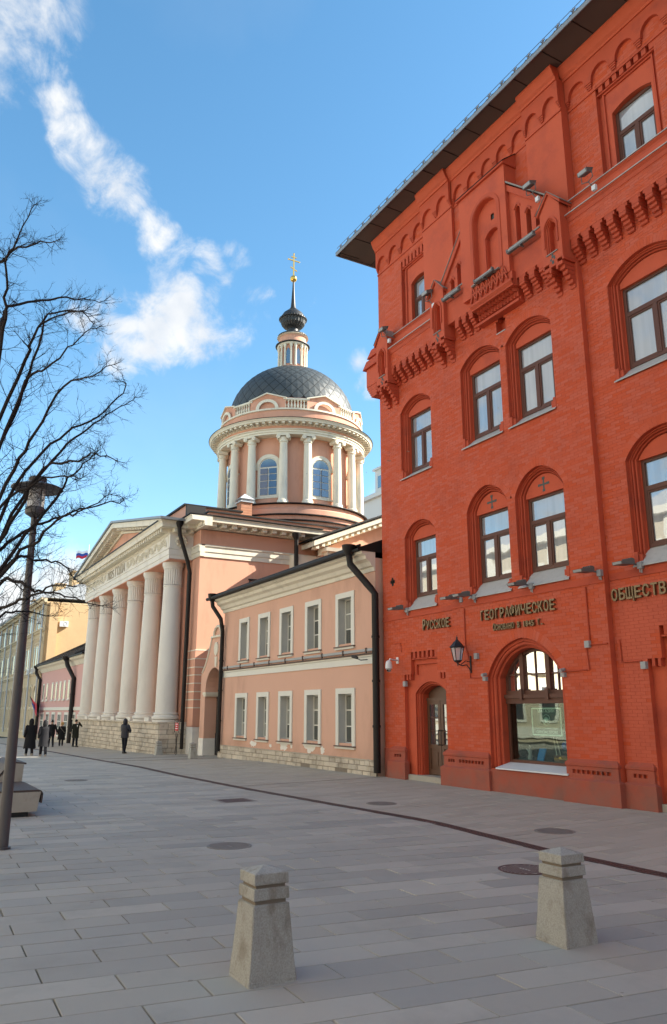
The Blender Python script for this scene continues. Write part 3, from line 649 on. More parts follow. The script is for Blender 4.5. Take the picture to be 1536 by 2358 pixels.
# plinth blocks: splayed cap, recessed slot row, base course
def plinth(x0, x1, y, slots, ends=(1, 1)):
    p = MB(); b, c = .15, .09
    e0, e1 = (c if ends[0] else 0), (c if ends[1] else 0); g0, g1 = (b if ends[0] else 0), (b if ends[1] else 0)
    def ring(e, yy, z): return [(x0-e*ends[0], y+.02, z), (x0-e*ends[0], yy, z), (x1+e*ends[1], yy, z), (x1+e*ends[1], y+.02, z)]
    p.loft([ring(0, y-.0, .99), ring(c, y-c, .90), ring(c, y-c, .84), ring(c-.02, y-c+.02, .82)])
    z0, z1 = .66, .745; cells = [(x0-c*ends[0]+.0, None)]
    op = []
    for a, b_ in slots: op.append([(a, z0), (a, z1), (b_, z1), (b_, z0)])
    yf = y-c+.02
    p.sheet([(x0-(c-.02)*ends[0], .56), (x0-(c-.02)*ends[0], .82), (x1+(c-.02)*ends[1], .82), (x1+(c-.02)*ends[1], .56)], yf, op)
    for sx, on in ((x0-(c-.02)*ends[0], 1), (x1+(c-.02)*ends[1], 1)): p.quad((sx, yf, .56), (sx, y+.02, .56), (sx, y+.02, .82), (sx, yf, .82))
    for o_ in op: p.loft([[(a, yf, b_) for a, b_ in o_+[o_[0]]], [(a, yf+.09, b_) for a, b_ in o_+[o_[0]]]]).sheet(o_, yf+.09)
    p.loft([ring(c-.02, yf, .56), ring(b, y-b, .51), ring(b, y-b, -.05)])
    p.build('plinth', 'red_plinth', RED)
def slots(x0, x1, n): 
    w = (x1-x0)/n; return [(x0+w*i+.012, x0+w*(i+1)-.012) for i in range(n)]
plinth(-22.12, -21.42, Y1, slots(-21.98, -21.55, 3))
plinth(-19.20, -17.34, Y2, slots(-19.08, -18.76, 3)+slots(-18.58, -17.46, 8))
plinth(-14.36, -12.93, Y2, slots(-14.25, -13.06, 8))
plinth(-12.70, -12.10, Y3, slots(-12.60, -12.20, 3))
plinth(-9.70, 3.4, Y3, slots(-9.5, -8.2, 8))
lw = MB(); lw.box(-17.30, -14.38, Y2-.06, Y2+.05, 0, .56); lw.box(-22.6, -22.12, Y1-.03, Y1+.05, 0, .9); lw.build('base_course', 'red_plinth', RED)

# string course under the first-floor sills, and conduits
s = MB(); s.box(XL, XA, Y1-.03, Y1+.01, 5.04, 5.10); s.box(XA+.001, XB+.03, Y2-.03, Y2+.01, 5.06, 5.12); s.box(XB+.031, XE, Y3-.03, Y3+.01, 5.09, 5.15)
s.box(XL, XA, Y1-.012, Y1+.01, 5.10, 5.20); s.box(XA+.001, XB+.012, Y2-.012, Y2+.01, 5.12, 5.22); s.box(XB+.013, XE, Y3-.012, Y3+.01, 5.15, 5.25); s.build('string_course', 'red_trim', RED)
s = MB(); s.tube([(-18.12, Y2-.03, 5.02), (-18.12, Y2-.03, 3.9), (-17.95, Y2-.03, 3.45), (-17.95, Y2-.03, 3.0), (-17.3, Y2-.03, 3.0)], .018, 6)
s.tube([(-13.43, Y2-.03, 5.02), (-13.43, Y2-.03, 3.62), (-12.9, Y2-.03, 3.62)], .022, 6); s.tube([(-13.55, Y2-.03, 3.55), (-13.50, Y2-.03, 3.05), (-14.3, Y2-.03, 3.03)], .018, 6)
s.tube([(-12.68, Y3-.03, 3.7), (-12.66, Y3-.03, 3.18), (-12.1, Y3-.03, 3.18)], .018, 6); s.tube([(-21.95, Y1-.03, 4.25), (-21.55, Y1-.03, 4.25), (-21.5, Y1-.03, 3.95)], .012, 5)
s.build('conduit', 'red_trim', RED)

# ---------------- corbelled storey
def corbel(mb, x, zt, zb, y, out, w=.20, n=5):
    """stack of bricks stepping outwards upwards"""
    h = (zt-zb)/n
    for i in range(n):
        o = out*(i+1)/n; z = zb+h*i
        mb.box(x-w/2, x+w/2, y-o, y+.02, z+.006, z+h-.006); mb.box(x-w/2+.012, x+w/2-.012, y-o+.02, y+.02, z-.006, z+.006)
def corbel_run(x0, x1, n, zb, zt, y, out):
    st = (x1-x0)/n; w = st*.52
    for i in range(n+1):
        x = x0+st*i; cm = MB(); corbel(cm, x, zt-.20, zb, y, out, w); cm.box(x-w/2, x+w/2, y-out, y+.02, zt-.197, zt-.002); cm.build('corbel', 'red_trim', RED)
    for i in range(n):
        a, b = x0+st*i+w/2+.001, x0+st*(i+1)-w/2-.001; cm = MB()
        cm.box(a, a+(b-a)*.28, y-out+.004, y+.02, zt-.09, zt-.002); cm.box(b-(b-a)*.28, b, y-out+.004, y+.02, zt-.09, zt-.002); cm.build('corbel_arch', 'red_trim', RED)
YB = 14.30
corbel_run(-21.25, -18.98, 6, 13.28, 13.92, Y1, Y1-YB)
corbel_run(-17.55, -16.86, 2, 13.42, 14.06, Y2, Y2-YB)
corbel_run(-14.60, -13.82, 2, 13.42, 14.06, Y2, Y2-YB)
corbel_run(-12.75, 3.4, 41, 13.55, 14.24, Y3, .31)
def coursed(x0, x1, y, z0, z1, ydepth, name='corbel_band', outline=None, hls=()):
    MB().prism(outline or [(x0, z0), (x1, z0), (x1, z1), (x0, z1)], y, ydepth, 'y', hls).build(name, 'red_paint', RED)
    brick_rows(x0, x1, z0, z1, y, [])if not outline else None
coursed(-21.34, -18.72, YB, 13.92, 14.56, Y1)
coursed(-18.05, -13.60, YB, 14.06, 14.98, Y2, outline=[(-18.05, 14.06), (-16.66, 14.06), (-16.66, 13.86), (-14.80, 13.86), (-14.80, 14.06), (-13.60, 14.06), (-13.60, 14.98), (-18.05, 14.98)])
coursed(-12.93, XE, Y3-.31, 14.24, 14.86, Y3)
def cornice(x0, x1, y, zt, out, ywall, cap=True, h=.22):
    m = MB(); m.prism([(ywall, zt), (y-out, zt-.03), (y-out, zt-.07), (y-out+.05, zt-.12), (y-.02, zt-h), (ywall, zt-h)], x0, x1, 'x'); m.build('moulding', 'red_trim', RED)
    if cap:
        c_ = MB(); c_.add([(x0, y-out-.03, zt-.022), (x1, y-out-.03, zt-.022), (x1, ywall, zt+.03), (x0, ywall, zt+.03), (x0, y-out-.03, zt-.045), (x1, y-out-.03, zt-.045), (x1, ywall, zt+.012), (x0, ywall, zt+.012)], [(0,1,2,3),(4,7,6,5),(0,4,5,1),(1,5,6,2),(3,2,6,7),(0,3,7,4)])
        c_.build('metal_flashing', 'sill_metal', RED)
cornice(-21.34, -18.74, YB, 14.64, .10, Y1); cornice(-21.34, -18.74, YB+.16, 15.20, .08, Y1, h=.26)
MB().box(-21.34, -18.74, YB+.10, Y1, 14.6, 15.0).build('parapet', 'red_paint', RED)
cornice(-12.90, XE, Y3-.31, 14.97, .10, Y3); cornice(-12.90, XE, Y3-.18, 15.46, .08, Y3, h=.26)
MB().box(-12.90, XE, Y3-.22, Y3, 14.9, 15.25).build('parapet', 'red_paint', RED)
# turrets
def turret(cx, zo, left_wrap=False):
    yf = 14.15; w = .36
    nr = opening(cx-.20, cx+.20, 13.72+zo, 14.50+zo, .24, 'pt', 8)
    o = [(cx-w, 13.45+zo), (cx-w, 15.04+zo), (cx, 15.50+zo), (cx+w, 15.04+zo), (cx+w, 13.45+zo)]
    t = MB(); t.prism(o, yf, Y1, 'y', [nr]); 
    rows = []
    for s_, d in ((.003,0.002),(.003,.04),(.04,.04),(.04,.08),(.07,.08),(.08,.24)):
        rows.append([(q[0], yf+d, q[1]) for q in [(cx-.20+s_, 13.72+zo)] + arc_pts(cx-.20+s_, cx+.20-s_, 14.50+zo, .24-s_*.7, 'pt', 8) + [(cx+.20-s_, 13.72+zo)]])
    t.loft(rows); t.sheet(opening(cx-.125, cx+.125, 13.715+zo, 14.50+zo, .18, 'pt', 8), yf+.235)
    t.build('turret', 'red_paint', RED)
    tt = MB()
    r2 = opening(cx-.26, cx+.26, 13.95+zo, 14.52+zo, .31, 'pt', 8); r1 = opening(cx-.215, cx+.215, 13.95+zo, 14.52+zo, .255, 'pt', 8)
    tt.loft([[(a, yf-.001, b) for a, b in r1], [(a, yf-.03, b) for a, b in r1], [(a, yf-.03, b) for a, b in r2], [(a, yf-.001, b) for a, b in r2]])
    for sx in (-1, 1):
        cm = MB(); corbel(cm, cx+sx*.235, 13.355+zo, 12.66+zo, Y1, Y1-yf, .17, 6); cm.build('corbel', 'red_trim', RED)
        tt.box(cx+sx*.235-(.14 if sx < 0 else -.085), cx+sx*.235+(.14 if sx > 0 else -.085), yf+.005, Y1, 13.36+zo, 13.46+zo)
    tt.box(cx-.15, cx-.09, yf+.005, Y1, 13.18+zo, 13.45+zo); tt.box(cx+.09, cx+.15, yf+.005, Y1, 13.18+zo, 13.45+zo); tt.box(cx-.089, cx+.089, yf+.004, Y1, 13.32+zo, 13.46+zo)
    # stepped coping
    for sx in (-1, 1):
        tt.prism([(cx, 15.50+zo), (cx, 15.58+zo), (cx+sx*(w+.07), 15.09+zo), (cx+sx*(w+.07), 15.00+zo)], yf-.05, Y1, 'y')
    tt.build('turret_trim', 'red_trim', RED)
    cp = MB()
    for sx in (-1, 1): cp.prism([(cx, 15.582+zo), (cx, 15.60+zo), (cx+sx*(w+.09), 15.105+zo), (cx+sx*(w+.09), 15.085+zo)], yf-.07, Y1-.02, 'y')
    cp.box(cx-.2, cx+.2, yf-.03, yf+.1, 13.69+zo, 13.72+zo)
    cp.build('turret_flashing', 'flashing', RED)
    dk = MB(); 
    for (a, b, c_, d) in ((-.035, .035, 0, .12), (.035, .09, -.06, .05), (-.09, -.035, -.07, 0.0), (-.035, .035, -.17, -.07)): dk.box(cx+a, cx+b, yf-.004, yf+.002, 13.56+zo+c_ , 13.56+zo+d)
    dk.build('small_cross', 'dark_room', RED)
turret(-21.66, -.02); turret(-18.36, .22); turret(-13.25, .25)
# corner return of the corbelled storey on the side face
cb = MB()
cb.box(-22.95, -22.03, YB, 15.3, 13.75, 14.46); cb.box(-22.75, -22.03, YB+.1, 15.3, 14.46, 14.9)
for i in range(5):
    o = .07*(i+1); cb.box(-22.6-o, -22.3, YB+.02, 15.2, 13.28+.095*i, 13.28+.095*(i+1)-.01)
cb.build('corner_corbel', 'red_paint', RED)
cb = MB(); cb.prism([(-23.08, 14.46), (-22.80, 14.72), (-22.02, 14.72), (-22.02, 14.46)], YB-.1, 15.35); cb.prism([(-22.92, 14.90), (-22.62, 15.16), (-22.02, 15.16), (-22.02, 14.90)], YB, 15.35); cb.build('moulding', 'red_trim', RED)

# gable: lean-to sides with slit niches and a central tower
YG, YT = 14.28, 14.14
def gable_side(pts, slits):
    hl = [[(a, z0), (a, z1), ((a+b)/2, z1+.10), (b, z1), (b, z0)] for a, b, z0, z1 in slits]
    m = MB(); m.prism(pts, YG, Y2, 'y', hl)
    for h in hl: m.sheet([(a, b) for a, b in h], YG+.2)
    m.build('gable_side', 'red_paint', RED)
    t = MB()
    for a, b, z0, z1 in slits: t.prism([(a-.03, z1+.01), ((a+b)/2, z1+.13), (b+.03, z1+.01), (b+.03, z1+.08), ((a+b)/2, z1+.20), (a-.03, z1+.08)], YG-.03, YG-.001)
    t.build('slit_hood', 'red_trim', RED)
gable_side([(-18.02, 14.98), (-18.02, 15.66), (-16.95, 16.98), (-16.95, 14.98)], [(-17.74, -17.55, 15.06, 15.42), (-17.40, -17.21, 15.06, 15.80), (-17.10, -16.96, 15.06, 16.14)])
gable_side([(-14.90, 14.98), (-14.90, 16.98), (-13.58, 15.75), (-13.58, 14.98)], [(-14.66, -14.47, 15.06, 16.20), (-14.24, -14.05, 15.12, 15.84), (-13.88, -13.70, 15.18, 15.50)])
gm = MB()
gm.prism([(-18.20, 15.50), (-16.88, 17.10), (-16.88, 16.86), (-18.05, 15.42)], YG-.08, Y2-.1); gm.prism([(-14.93, 17.22), (-13.42, 15.80), (-13.50, 15.66), (-14.93, 17.0)], YG-.08, Y2-.1)
gm.build('gable_coping', 'red_trim', RED)
gm = MB(); gm.prism([(-18.24, 15.52), (-16.86, 17.15), (-16.86, 17.13), (-18.22, 15.50)], YG-.10, Y2-.08); gm.prism([(-14.88, 17.29), (-13.38, 15.88), (-13.38, 15.83), (-14.88, 17.23)], YG-.12, Y2-.08)
gm.box(-17.95, -16.96, YG-.13, YG+.0, 14.99, 15.03); gm.box(-14.92, -13.66, YG-.13, YG, 14.99, 15.03); gm.box(-16.48, -15.25, YT-.1, YT+.12, 14.56, 14.60); gm.build('metal_flashing', 'flashing', RED)
gm = MB(); gm.prism([(YG-.1, 14.985), (YG-.1, 14.93), (YG, 14.80), (YG+.02, 14.985)], -17.98, -16.96, 'x'); gm.prism([(YG-.1, 14.985), (YG-.1, 14.93), (YG, 14.80), (YG+.02, 14.985)], -14.92, -13.62, 'x'); gm.build('moulding', 'red_trim', RED)
bigop = opening(-16.38, -15.28, 14.60, 16.68, .55, 'round', 12)
tw = MB(); tw.prism([(-17.00, 14.30), (-17.00, 17.86), (-14.88, 17.86), (-14.88, 14.30)], YT, Y2, 'y', [bigop]); tw.build('gable_tower', 'red_paint', RED)
sq = [(-15.74, 16.52), (-15.74, 16.72), (-15.60, 16.72), (-15.60, 16.52)]
inn = opening(-15.98, -15.36, 14.60, 16.02, .16, 'seg', 8)
tb = MB(); tb.sheet(bigop, YT+.18, [sq, inn]); tb.loft([[(a, YT+.18, b) for a, b in inn], [(a, YT+.30, b) for a, b in inn]]); tb.sheet(inn, YT+.30)
tb.build('tower_niche', 'red_paint', RED)
MB().box(-15.76, -15.58, YT+.24, YT+.26, 16.5, 16.74).build('small_vent', 'dark_room', RED)
tt = MB(); r1, r2 = opening(-16.40, -15.26, 14.62, 16.68, .57, 'round', 14), opening(-16.52, -15.14, 14.62, 16.68, .69, 'round', 14)
tt.loft([[(a, YT+.0, b) for a, b in r1], [(a, YT-.022, b) for a, b in r1], [(a, YT-.022, b) for a, b in r2], [(a, YT+.0, b) for a, b in r2]])
r1, r2 = opening(-16.0, -15.34, 14.62, 16.02, .17, 'seg', 8), opening(-16.09, -15.25, 14.62, 16.05, .24, 'seg', 8)
tt.loft([[(a, YT+.18, b) for a, b in r1], [(a, YT+.14, b) for a, b in r1], [(a, YT+.14, b) for a, b in r2], [(a, YT+.18, b) for a, b in r2]])
tt.prism([(YT-.08, 17.86), (YT-.08, 17.92), (Y2, 18.35), (Y2, 17.86)], -17.06, -14.83, 'x'); tt.build('tower_trim', 'red_trim', RED)
MB().prism([(YT-.10, 17.921), (YT-.10, 17.94), (Y2, 18.38), (Y2, 18.351)], -17.08, -14.81, 'x').build('tower_flashing', 'roof_black', RED)
# zig-zag lattice and dog-tooth band under the tower
zz = MB(); n = 7; st = 1.62/n
for i in range(n):
    x = -16.60 + st*i
    for (a, b) in (((x, 14.10), (x+st*.5, 14.40)), ((x+st*.5, 14.40), (x+st, 14.10)), ((x, 14.26), (x+st*.5, 14.55)), ((x+st*.5, 14.55), (x+st, 14.26))):
        zz.prism([(a[0]-.025, a[1]), (a[0]+.03, a[1]-.02), (b[0]+.025, b[1]), (b[0]-.03, b[1]+.02)], YT-.045, YT+.01)
zz.build('zigzag_lattice', 'red_trim', RED)
dt = MB(); dt.box(-16.66, -14.82, YT+.02, Y2, 13.84, 14.30); dt.prism([(YT, 14.05), (YT-.05, 14.02), (YT-.05, 13.96), (YT+.02, 13.88), (YT+.06, 14.05)], -16.66, -14.82, 'x')
n = 12; st = 1.70/n
for i in range(n):
    x = -16.58 + st*i
    for j in range(2): dt.add([(x, Y2-.22+.08*j, 13.84-.14*j), (x+st*.5, Y2-.36+.08*j, 13.84-.14*j), (x+st, Y2-.22+.08*j, 13.84-.14*j), (x, Y2-.22+.08*j, 13.72-.14*j), (x+st*.5, Y2-.36+.08*j, 13.72-.14*j), (x+st, Y2-.22+.08*j, 13.72-.14*j)], [(0,1,4,3),(1,2,5,4),(3,4,5),(0,2,1)])
dt.box(-16.60, -14.86, Y2-.21, Y2, 13.57, 13.84); dt.box(-16.66, -14.82, Y2-.25, Y2, 13.40, 13.48); dt.box(-16.62, -14.84, Y2-.14, Y2, 13.48, 13.57); dt.build('dogtooth_band', 'red_trim', RED)

# arcaded frieze, cornice
def frieze(x0, x1, y, n, zt=19.30):
    st = (x1-x0)/n; pts = [(x0, zt), (x1, zt)]; tip = 18.50; sp = 18.66; r = st*.36
    low = []
    for i in range(n):
        a = x0+st*i; low += [(a+st/2+r*math.cos(t), sp+.30*math.sin(t)) for t in [math.pi*(1-j/8) for j in range(9)]]
    low = [(x0, sp)] + low + [(x1, sp)]
    m = MB(); m.prism([(x0, zt)] + low + [(x1, zt)], y-.10, y+.02)
    for i in range(n+1):
        cx = x0+st*i; w0 = st*.5-r
        for j in range(4):
            w = w0*(1-.16*j); a, b = max(x0, cx-w), min(x1, cx+w); m.box(a, b, y-.10+.02*j, y+.02, sp-.055*(j+1)+.006, sp-.055*j-.002)
    m.box(x0, x1, y-.035, y+.01, 18.32, 18.37)
    m.build('arcade_frieze', 'red_trim', RED)
    e = MB(); e.prism([(y+.02, 19.30), (y-.14, 19.30), (y-.14, 19.38), (y-.20, 19.44), (y-.30, 19.66), (y-.30, TOP+.03), (y+.02, TOP+.03)], x0, x1, 'x'); e.build('cornice', 'red_paint', RED)
frieze(XL-.0, -19.42, Y1, 4); frieze(-19.42, -17.80, Y2-.12, 2); frieze(-17.80, -14.25, Y2, 5); frieze(-14.25, XB+.02, Y2-.12, 2); frieze(XB+.021, XE, Y3, 20)
# brick side faces of attic pilasters
# roof and eaves
e = MB(); EY, EX, EZ = 13.62, -24.02, 19.74
e.box(EX, XE+1, EY, Y3+14, EZ, EZ+.03)
e.build('soffit', 'soffit', RED)
e = MB(); x = EX+.2
while x < XE: e.box(x-.012, x+.012, EY+.02, Y1-.1, EZ-.012, EZ-.001); x += 1.12
for yy in (15.2, 16.6, 18.0): e.box(EX+.02, XL-.02, yy-.012, yy+.012, EZ-.012, EZ-.001)
e.build('soffit_seam', 'roof_black', RED)
e = MB(); e.box(EX-.03, XE+1, EY-.03, EY, EZ-.05, EZ+.09); e.box(EX-.03, EX, EY, Y3+14, EZ-.05, EZ+.09); e.build('gutter_edge', 'roof_grey', RED)
e = MB(); cyy = 21.5; e.add([(EX-.04, EY-.04, EZ+.09), (XE+1, EY-.04, EZ+.09), (XE+1, Y3+14, EZ+.09), (EX-.04, Y3+14, EZ+.09), (EX+7, cyy, EZ+4), (XE-6, cyy, EZ+4)], [(0,1,5,4),(1,2,5),(2,3,4,5),(3,0,4)]); e.build('roof', 'roof_grey', RED)
# cast-iron cresting along the gutter
cr_ = MB(); x = EX+.3
while x < XE:
    z = EZ+.13
    cr_.tube([(x, EY+.02, z-.04), (x, EY+.02, z+.12)], .014, 4)
    for k in range(5):
        a = k*2*math.pi/5+.3; cr_.tube([(x, EY+.02, z+.10), (x+.085*math.cos(a), EY+.02, z+.10+.085*math.sin(a))], [.02, .012], 4)
    for sx in (-1, 1): cr_.tube([(x, EY+.02, z), (x+sx*.12, EY+.02, z+.05), (x+sx*.20, EY+.02, z+.02), (x+sx*.16, EY+.02, z-.03)], .011, 4)
    x += .56
cr_.tube([(EX, EY+.02, EZ+.30), (XE, EY+.02, EZ+.30)], .009, 4)
cr_.build('roof_cresting', 'lamp_grey', RED, kind='stuff')

# emit bricks: the largest in view as single objects, the rest joined
def bsize(b):
    x, z, y = (b[0]+b[1])/2, (b[2]+b[3])/2, b[4]
    return x*x + y*y + (z-2.1)**2
full = sorted([b for b in BRICKS if b[5] and b[4] < 14.9 and 0.9 < b[2] < 4.9 and -15.5 < b[0] < -9.9], key=bsize)[:300]
fs = set(id(b) for b in full)
unit = MB(); w, h = BL-.008, COURSE-.008
unit.add([(0,-.004,0),(w,-.004,0),(w,-.004,h),(0,-.004,h),(-.001,.004,-.001),(w+.001,.004,-.001),(w+.001,.004,h+.001),(-.001,.004,h+.001)], [(0,1,2,3),(0,4,5,1),(1,5,6,2),(2,6,7,3),(3,7,4,0)])
ume = unit.mesh('brick'); ume.materials.append(MT['red_brick'])
for b in full:
    o = bpy.data.objects.new('brick', ume); COL.objects.link(o); o.location = Vector((b[0], b[4]-random.uniform(0, .002), b[2])); o.parent = RED; o.matrix_parent_inverse = Matrix.Translation(-Vector((-14, 14.6, 0)))
rest = MB()
for b in BRICKS:
    if id(b) in fs: continue
    x0, x1, z0, z1, y = b[:5]; f_ = y-.004-random.uniform(0, .0015)
    rest.v += [(x0,f_,z0),(x1,f_,z0),(x1,f_,z1),(x0,f_,z1),(x0,y+.004,z0),(x1,y+.004,z0),(x1,y+.004,z1),(x0,y+.004,z1)]
    o_ = len(rest.v)-8; rest.f += [tuple(i+o_ for i in q) for q in ((0,1,2,3),(0,4,5,1),(1,5,6,2),(2,6,7,3),(3,7,4,0))]
ro = rest.build('brickwork', 'red_brick', RED, kind='stuff')
# ================================================================== church with portico and domed drum
def gz(x): return -0.0145 * max(0.0, -31.0 - x)
def sub(name, parent, loc):
    o = bpy.data.objects.new(name, None); COL.objects.link(o); o.location = loc; o.parent = parent
    o.matrix_parent_inverse = Matrix.Translation(-WLOC[parent.name]); WLOC[o.name] = Vector(loc); return o
CH = thing('church', 'pink church with white six-column portico and a drum under a dark dome', 'church', (-53, 20, -.3))
PX0, PX1, CX1 = -63.6, -42.6, -41.0
YF = 14.45
# body walls
b = MB(); b.box(-65.2, CX1, YF, 37.5, -.8, 12.0); b.box(-41.6, -40.995+.005, YF-.002, YF-.001, 0, 0.001)
b.build('wall', 'pink_church', CH)
b = MB(); b.box(-65.4, -40.1, 21.8, 30.4, -.8, 11.2); b.build('transept_wall', 'pink_church', CH)
# transept projecting towards +X with its own pediment
def mod_x(x, y0, y1, z, name='modillion', dx=.55, step=.62, w=.26, par=CH):      # brackets under a cornice running along Y on a wall facing +X
    m = MB(); n = int((y1-y0)/step)
    for i in range(n): yy = y0+step*(i+.5); m.box(x, x+dx, yy-w/2, yy+w/2, z-.20, z)
    m.build(name, 'white_stucco', par)
def mod_y(y, x0, x1, z, name='modillion', dy=.50, step=.62, w=.26, par=CH, mat='white_stucco', slope=0.0, z0x=None):
    m = MB(); n = int((x1-x0)/step)
    for i in range(n):
        xx = x0+step*(i+.5); zz = z + (slope*(xx-z0x) if slope else 0)
        m.box(xx-w/2, xx+w/2, y-dy, y, zz-.20, zz)
    m.build(name, mat, par)
def band_x(x, y0, y1, prof, name, mat='white_stucco', par=CH):   # prof: (out, z) swept along Y on a +X face
    MB().prism([(x+o, z) for o, z in prof], y0, y1, 'y').build(name, mat, par)
def band_y(y, x0, x1, prof, name, mat='white_stucco', par=CH):
    MB().prism([(y-o, z) for o, z in prof], x0, x1, 'x').build(name, mat, par)
ARCH = [(-.2, 10.46), (.06, 10.46), (.06, 10.74), (.10, 10.745), (.10, 11.02), (.16, 11.06), (.16, 11.14), (-.2, 11.14)]
CORN = [(-.3, 12.05), (.12, 12.05), (.16, 12.14), (.16, 12.30), (.86, 12.31), (.88, 12.50), (.96, 12.58), (-.3, 12.62)]
band_x(CX1, YF+.002, 21.8, ARCH, 'architrave'); band_y(YF, -42.55, CX1+.16, [(-.2+.0, 10.461), (.059, 10.461), (.059, 10.74), (.10, 10.745), (.10, 11.02), (.16, 11.06), (.16, 11.139), (-.2, 11.139)], 'architrave')
band_x(CX1, YF+.002, 22.6, CORN, 'cornice'); band_y(YF, -42.3, CX1+.96, [(o, z-.001) for o, z in CORN], 'cornice')
mod_x(CX1+.16, YF-.4, 21.4, 12.305, dx=.52); mod_y(YF-.16, -42.4, CX1+.1, 12.305, dy=.5)
MB().box(CX1-.3, CX1+1.0, YF-1.0, 21.8, 12.625, 12.67).box(-42.4, CX1-.3, YF-1.0, YF+.3, 12.625, 12.67).build('cornice_flashing', 'roof_black', CH)
# parapet and roofs
MB().box(-65.0, CX1-.45, YF+.6, 37, 12.6, 13.18).build('parapet', 'pink_church', CH)
MB().box(-65.1, CX1-.35, YF+.5, 37.1, 13.18, 13.26).build('parapet_coping', 'roof_black', CH)
at_ = MB(); at_.box(-60.3, -45.0, YF+.35, YF+4.0, 12.6, 14.35); at_.build('attic_block', 'pink_church', CH)
at_ = MB(); at_.box(-60.5, -44.85, YF+.2, YF+4.1, 14.35, 14.46); at_.prism([(YF+.34, 14.40), (YF+.34, 14.46), (YF+4, 14.46), (YF+4, 14.40)], -44.99, -44.84, 'x')
at_.prism([(-44.99, 14.40), (-44.85, 14.40), (-44.80, 13.9), (-44.55, 13.55), (-44.1, 13.34), (-43.3, 13.26), (-43.3, 13.18), (-44.2, 13.20), (-44.8, 13.4), (-44.99, 13.7)], YF+.35, YF+1.6, 'y'); at_.build('attic_coping', 'roof_black', CH)
# transept pediment (faces +X)
TX, TY0, TY1 = -40.1, 21.6, 31.0
band_x(TX, TY0, TY1, [(-.3, 11.05), (.10, 11.05), (.14, 11.2), (.75, 11.21), (.8, 11.42), (-.3, 11.46)], 'cornice')
mod_x(TX+.14, TY0, TY1, 11.205, dx=.45)
ty = (TY0+TY1)/2
MB().prism([(TY0, 11.4), (TY1, 11.4), (ty, 13.55)], TX-6, TX, 'x').build('tympanum', 'pink_church', CH)
rk = MB()
for (ya, yb) in ((TY0-.8, ty), (TY1+.8, ty)): rk.prism([(ya, 11.42), (yb, 13.72), (yb, 14.02), (ya, 11.72)], TX-8, TX+.75, 'x')
rk.build('raking_cornice', 'white_stucco', CH)
rk = MB()
for (ya, yb) in ((TY0-1.0, ty), (TY1+1.0, ty)): rk.prism([(ya, 11.74), (yb, 14.06), (yb, 14.16), (ya, 11.86)], TX-8, TX+.9, 'x')
rk.build('roof', 'roof_black', CH)
rk = MB()
for i in range(13):
    yy = TY0-.5+.40*i; zz = 11.50+ (yy-TY0+.8)*(2.3/(ty-TY0+.8)); rk.box(TX+.02, TX+.6, yy-.1, yy+.1, zz-.32, zz-.02)
rk.build('modillion', 'white_stucco', CH)
# low wall behind with frieze piece next to the downpipe
band_x(-40.4, 20.0, 21.8, [(-.6, 9.6), (0, 9.6), (0, 11.0), (-.6, 11.0)], 'wing_corner', 'white_stucco')
fl = MB()
for i in range(6): fl.box(-40.4, -40.36, 20.15+.27*i, 20.28+.27*i, 9.62, 10.2)
fl.build('pilaster_capital', 'white_stucco', CH)
# rusticated corner: projecting courses with white joints
ru = MB(); wj = MB(); zs_ = [1.25, 2.24, 2.66, 3.08, 3.52, 3.96, 4.37, 4.82, 5.28]
for a, b_ in zip(zs_[:-1], zs_[1:]): ru.box(-42.72, CX1+.05, YF-.05, YF+6.0, a+.03, b_-.025)
ru.build('rusticated_course', 'pink_church', CH)
for z in zs_[1:]: wj.box(-42.72, CX1+.065, YF-.065, YF+6.02, z-.025, z+.03)
wj.build('rustication_joint', 'white_stucco', CH)
MB().box(-42.74, CX1+.03, YF-.03, YF+6, -.8, 1.25).build('corner_base', 'plaster_white', CH)
# small grated window on the side
MB().box(CX1-.1, CX1+.02, 17.45, 18.45, 8.4, 9.36).build('side_window', 'pane_dark', CH)
g = MB()
for i in range(7): g.box(CX1+.06, CX1+.08, 17.45+.155*i, 17.48+.155*i, 8.3, 9.4)
g.box(CX1+.03, CX1+.10, 17.38, 18.5, 9.36, 9.42); g.box(CX1+.03, CX1+.10, 17.38, 18.5, 8.9, 8.93); g.build('window_grate', 'iron_black', CH)

# ---- portico
# stone stylobate: separate blocks in courses
base = MB(); base.box(PX0-.5, -42.0, 12.93, YF, -.9, 1.40); base.box(PX0-.5, -42.0, YF, YF+.3, -.9, 1.40); base.build('stylobate_core', 'stone_joint', CH)
random.seed(21); stones = []; z = gz(-60)-.1; rowz = [-.55, -.30, -.06, .16, .38, .62, .86, 1.10, 1.42]
for r in range(len(rowz)-1):
    x = PX0-.5 + random.uniform(0, .3)*0; 
    while x < -42.0:
        w = random.uniform(.32, .95); x2 = min(x+w, -42.0)
        if -42.0-x2 < .25: x2 = -42.0
        stones.append((x+.012, x2-.012, rowz[r]+.010, rowz[r+1]-.010, 12.93 - random.uniform(.01, .055))); x = x2
unitst = MB(); c_ = .06; unitst.add([(c_,0,c_),(1-c_,0,c_),(1-c_,0,1-c_),(c_,0,1-c_),(0,.35,0),(1,.35,0),(1,.35,1),(0,.35,1),(0,1,0),(1,1,0),(1,1,1),(0,1,1)],
   [(0,1,2,3),(0,4,5,1),(1,5,6,2),(2,6,7,3),(3,7,4,0),(4,8,9,5),(5,9,10,6),(6,10,11,7),(7,11,8,4)])
stme = unitst.mesh('stone'); stme.materials.append(MT['limestone'])
def place_stones(lst, parent, ydepth=.07):
    for (a, b_, c, d, y) in lst:
        o = bpy.data.objects.new('stone', stme); COL.objects.link(o); o.parent = parent
        o.matrix_parent_inverse = Matrix.Translation(-WLOC[parent.name])
        o.location = (a, y, c); o.scale = (b_-a, ydepth, d-c)
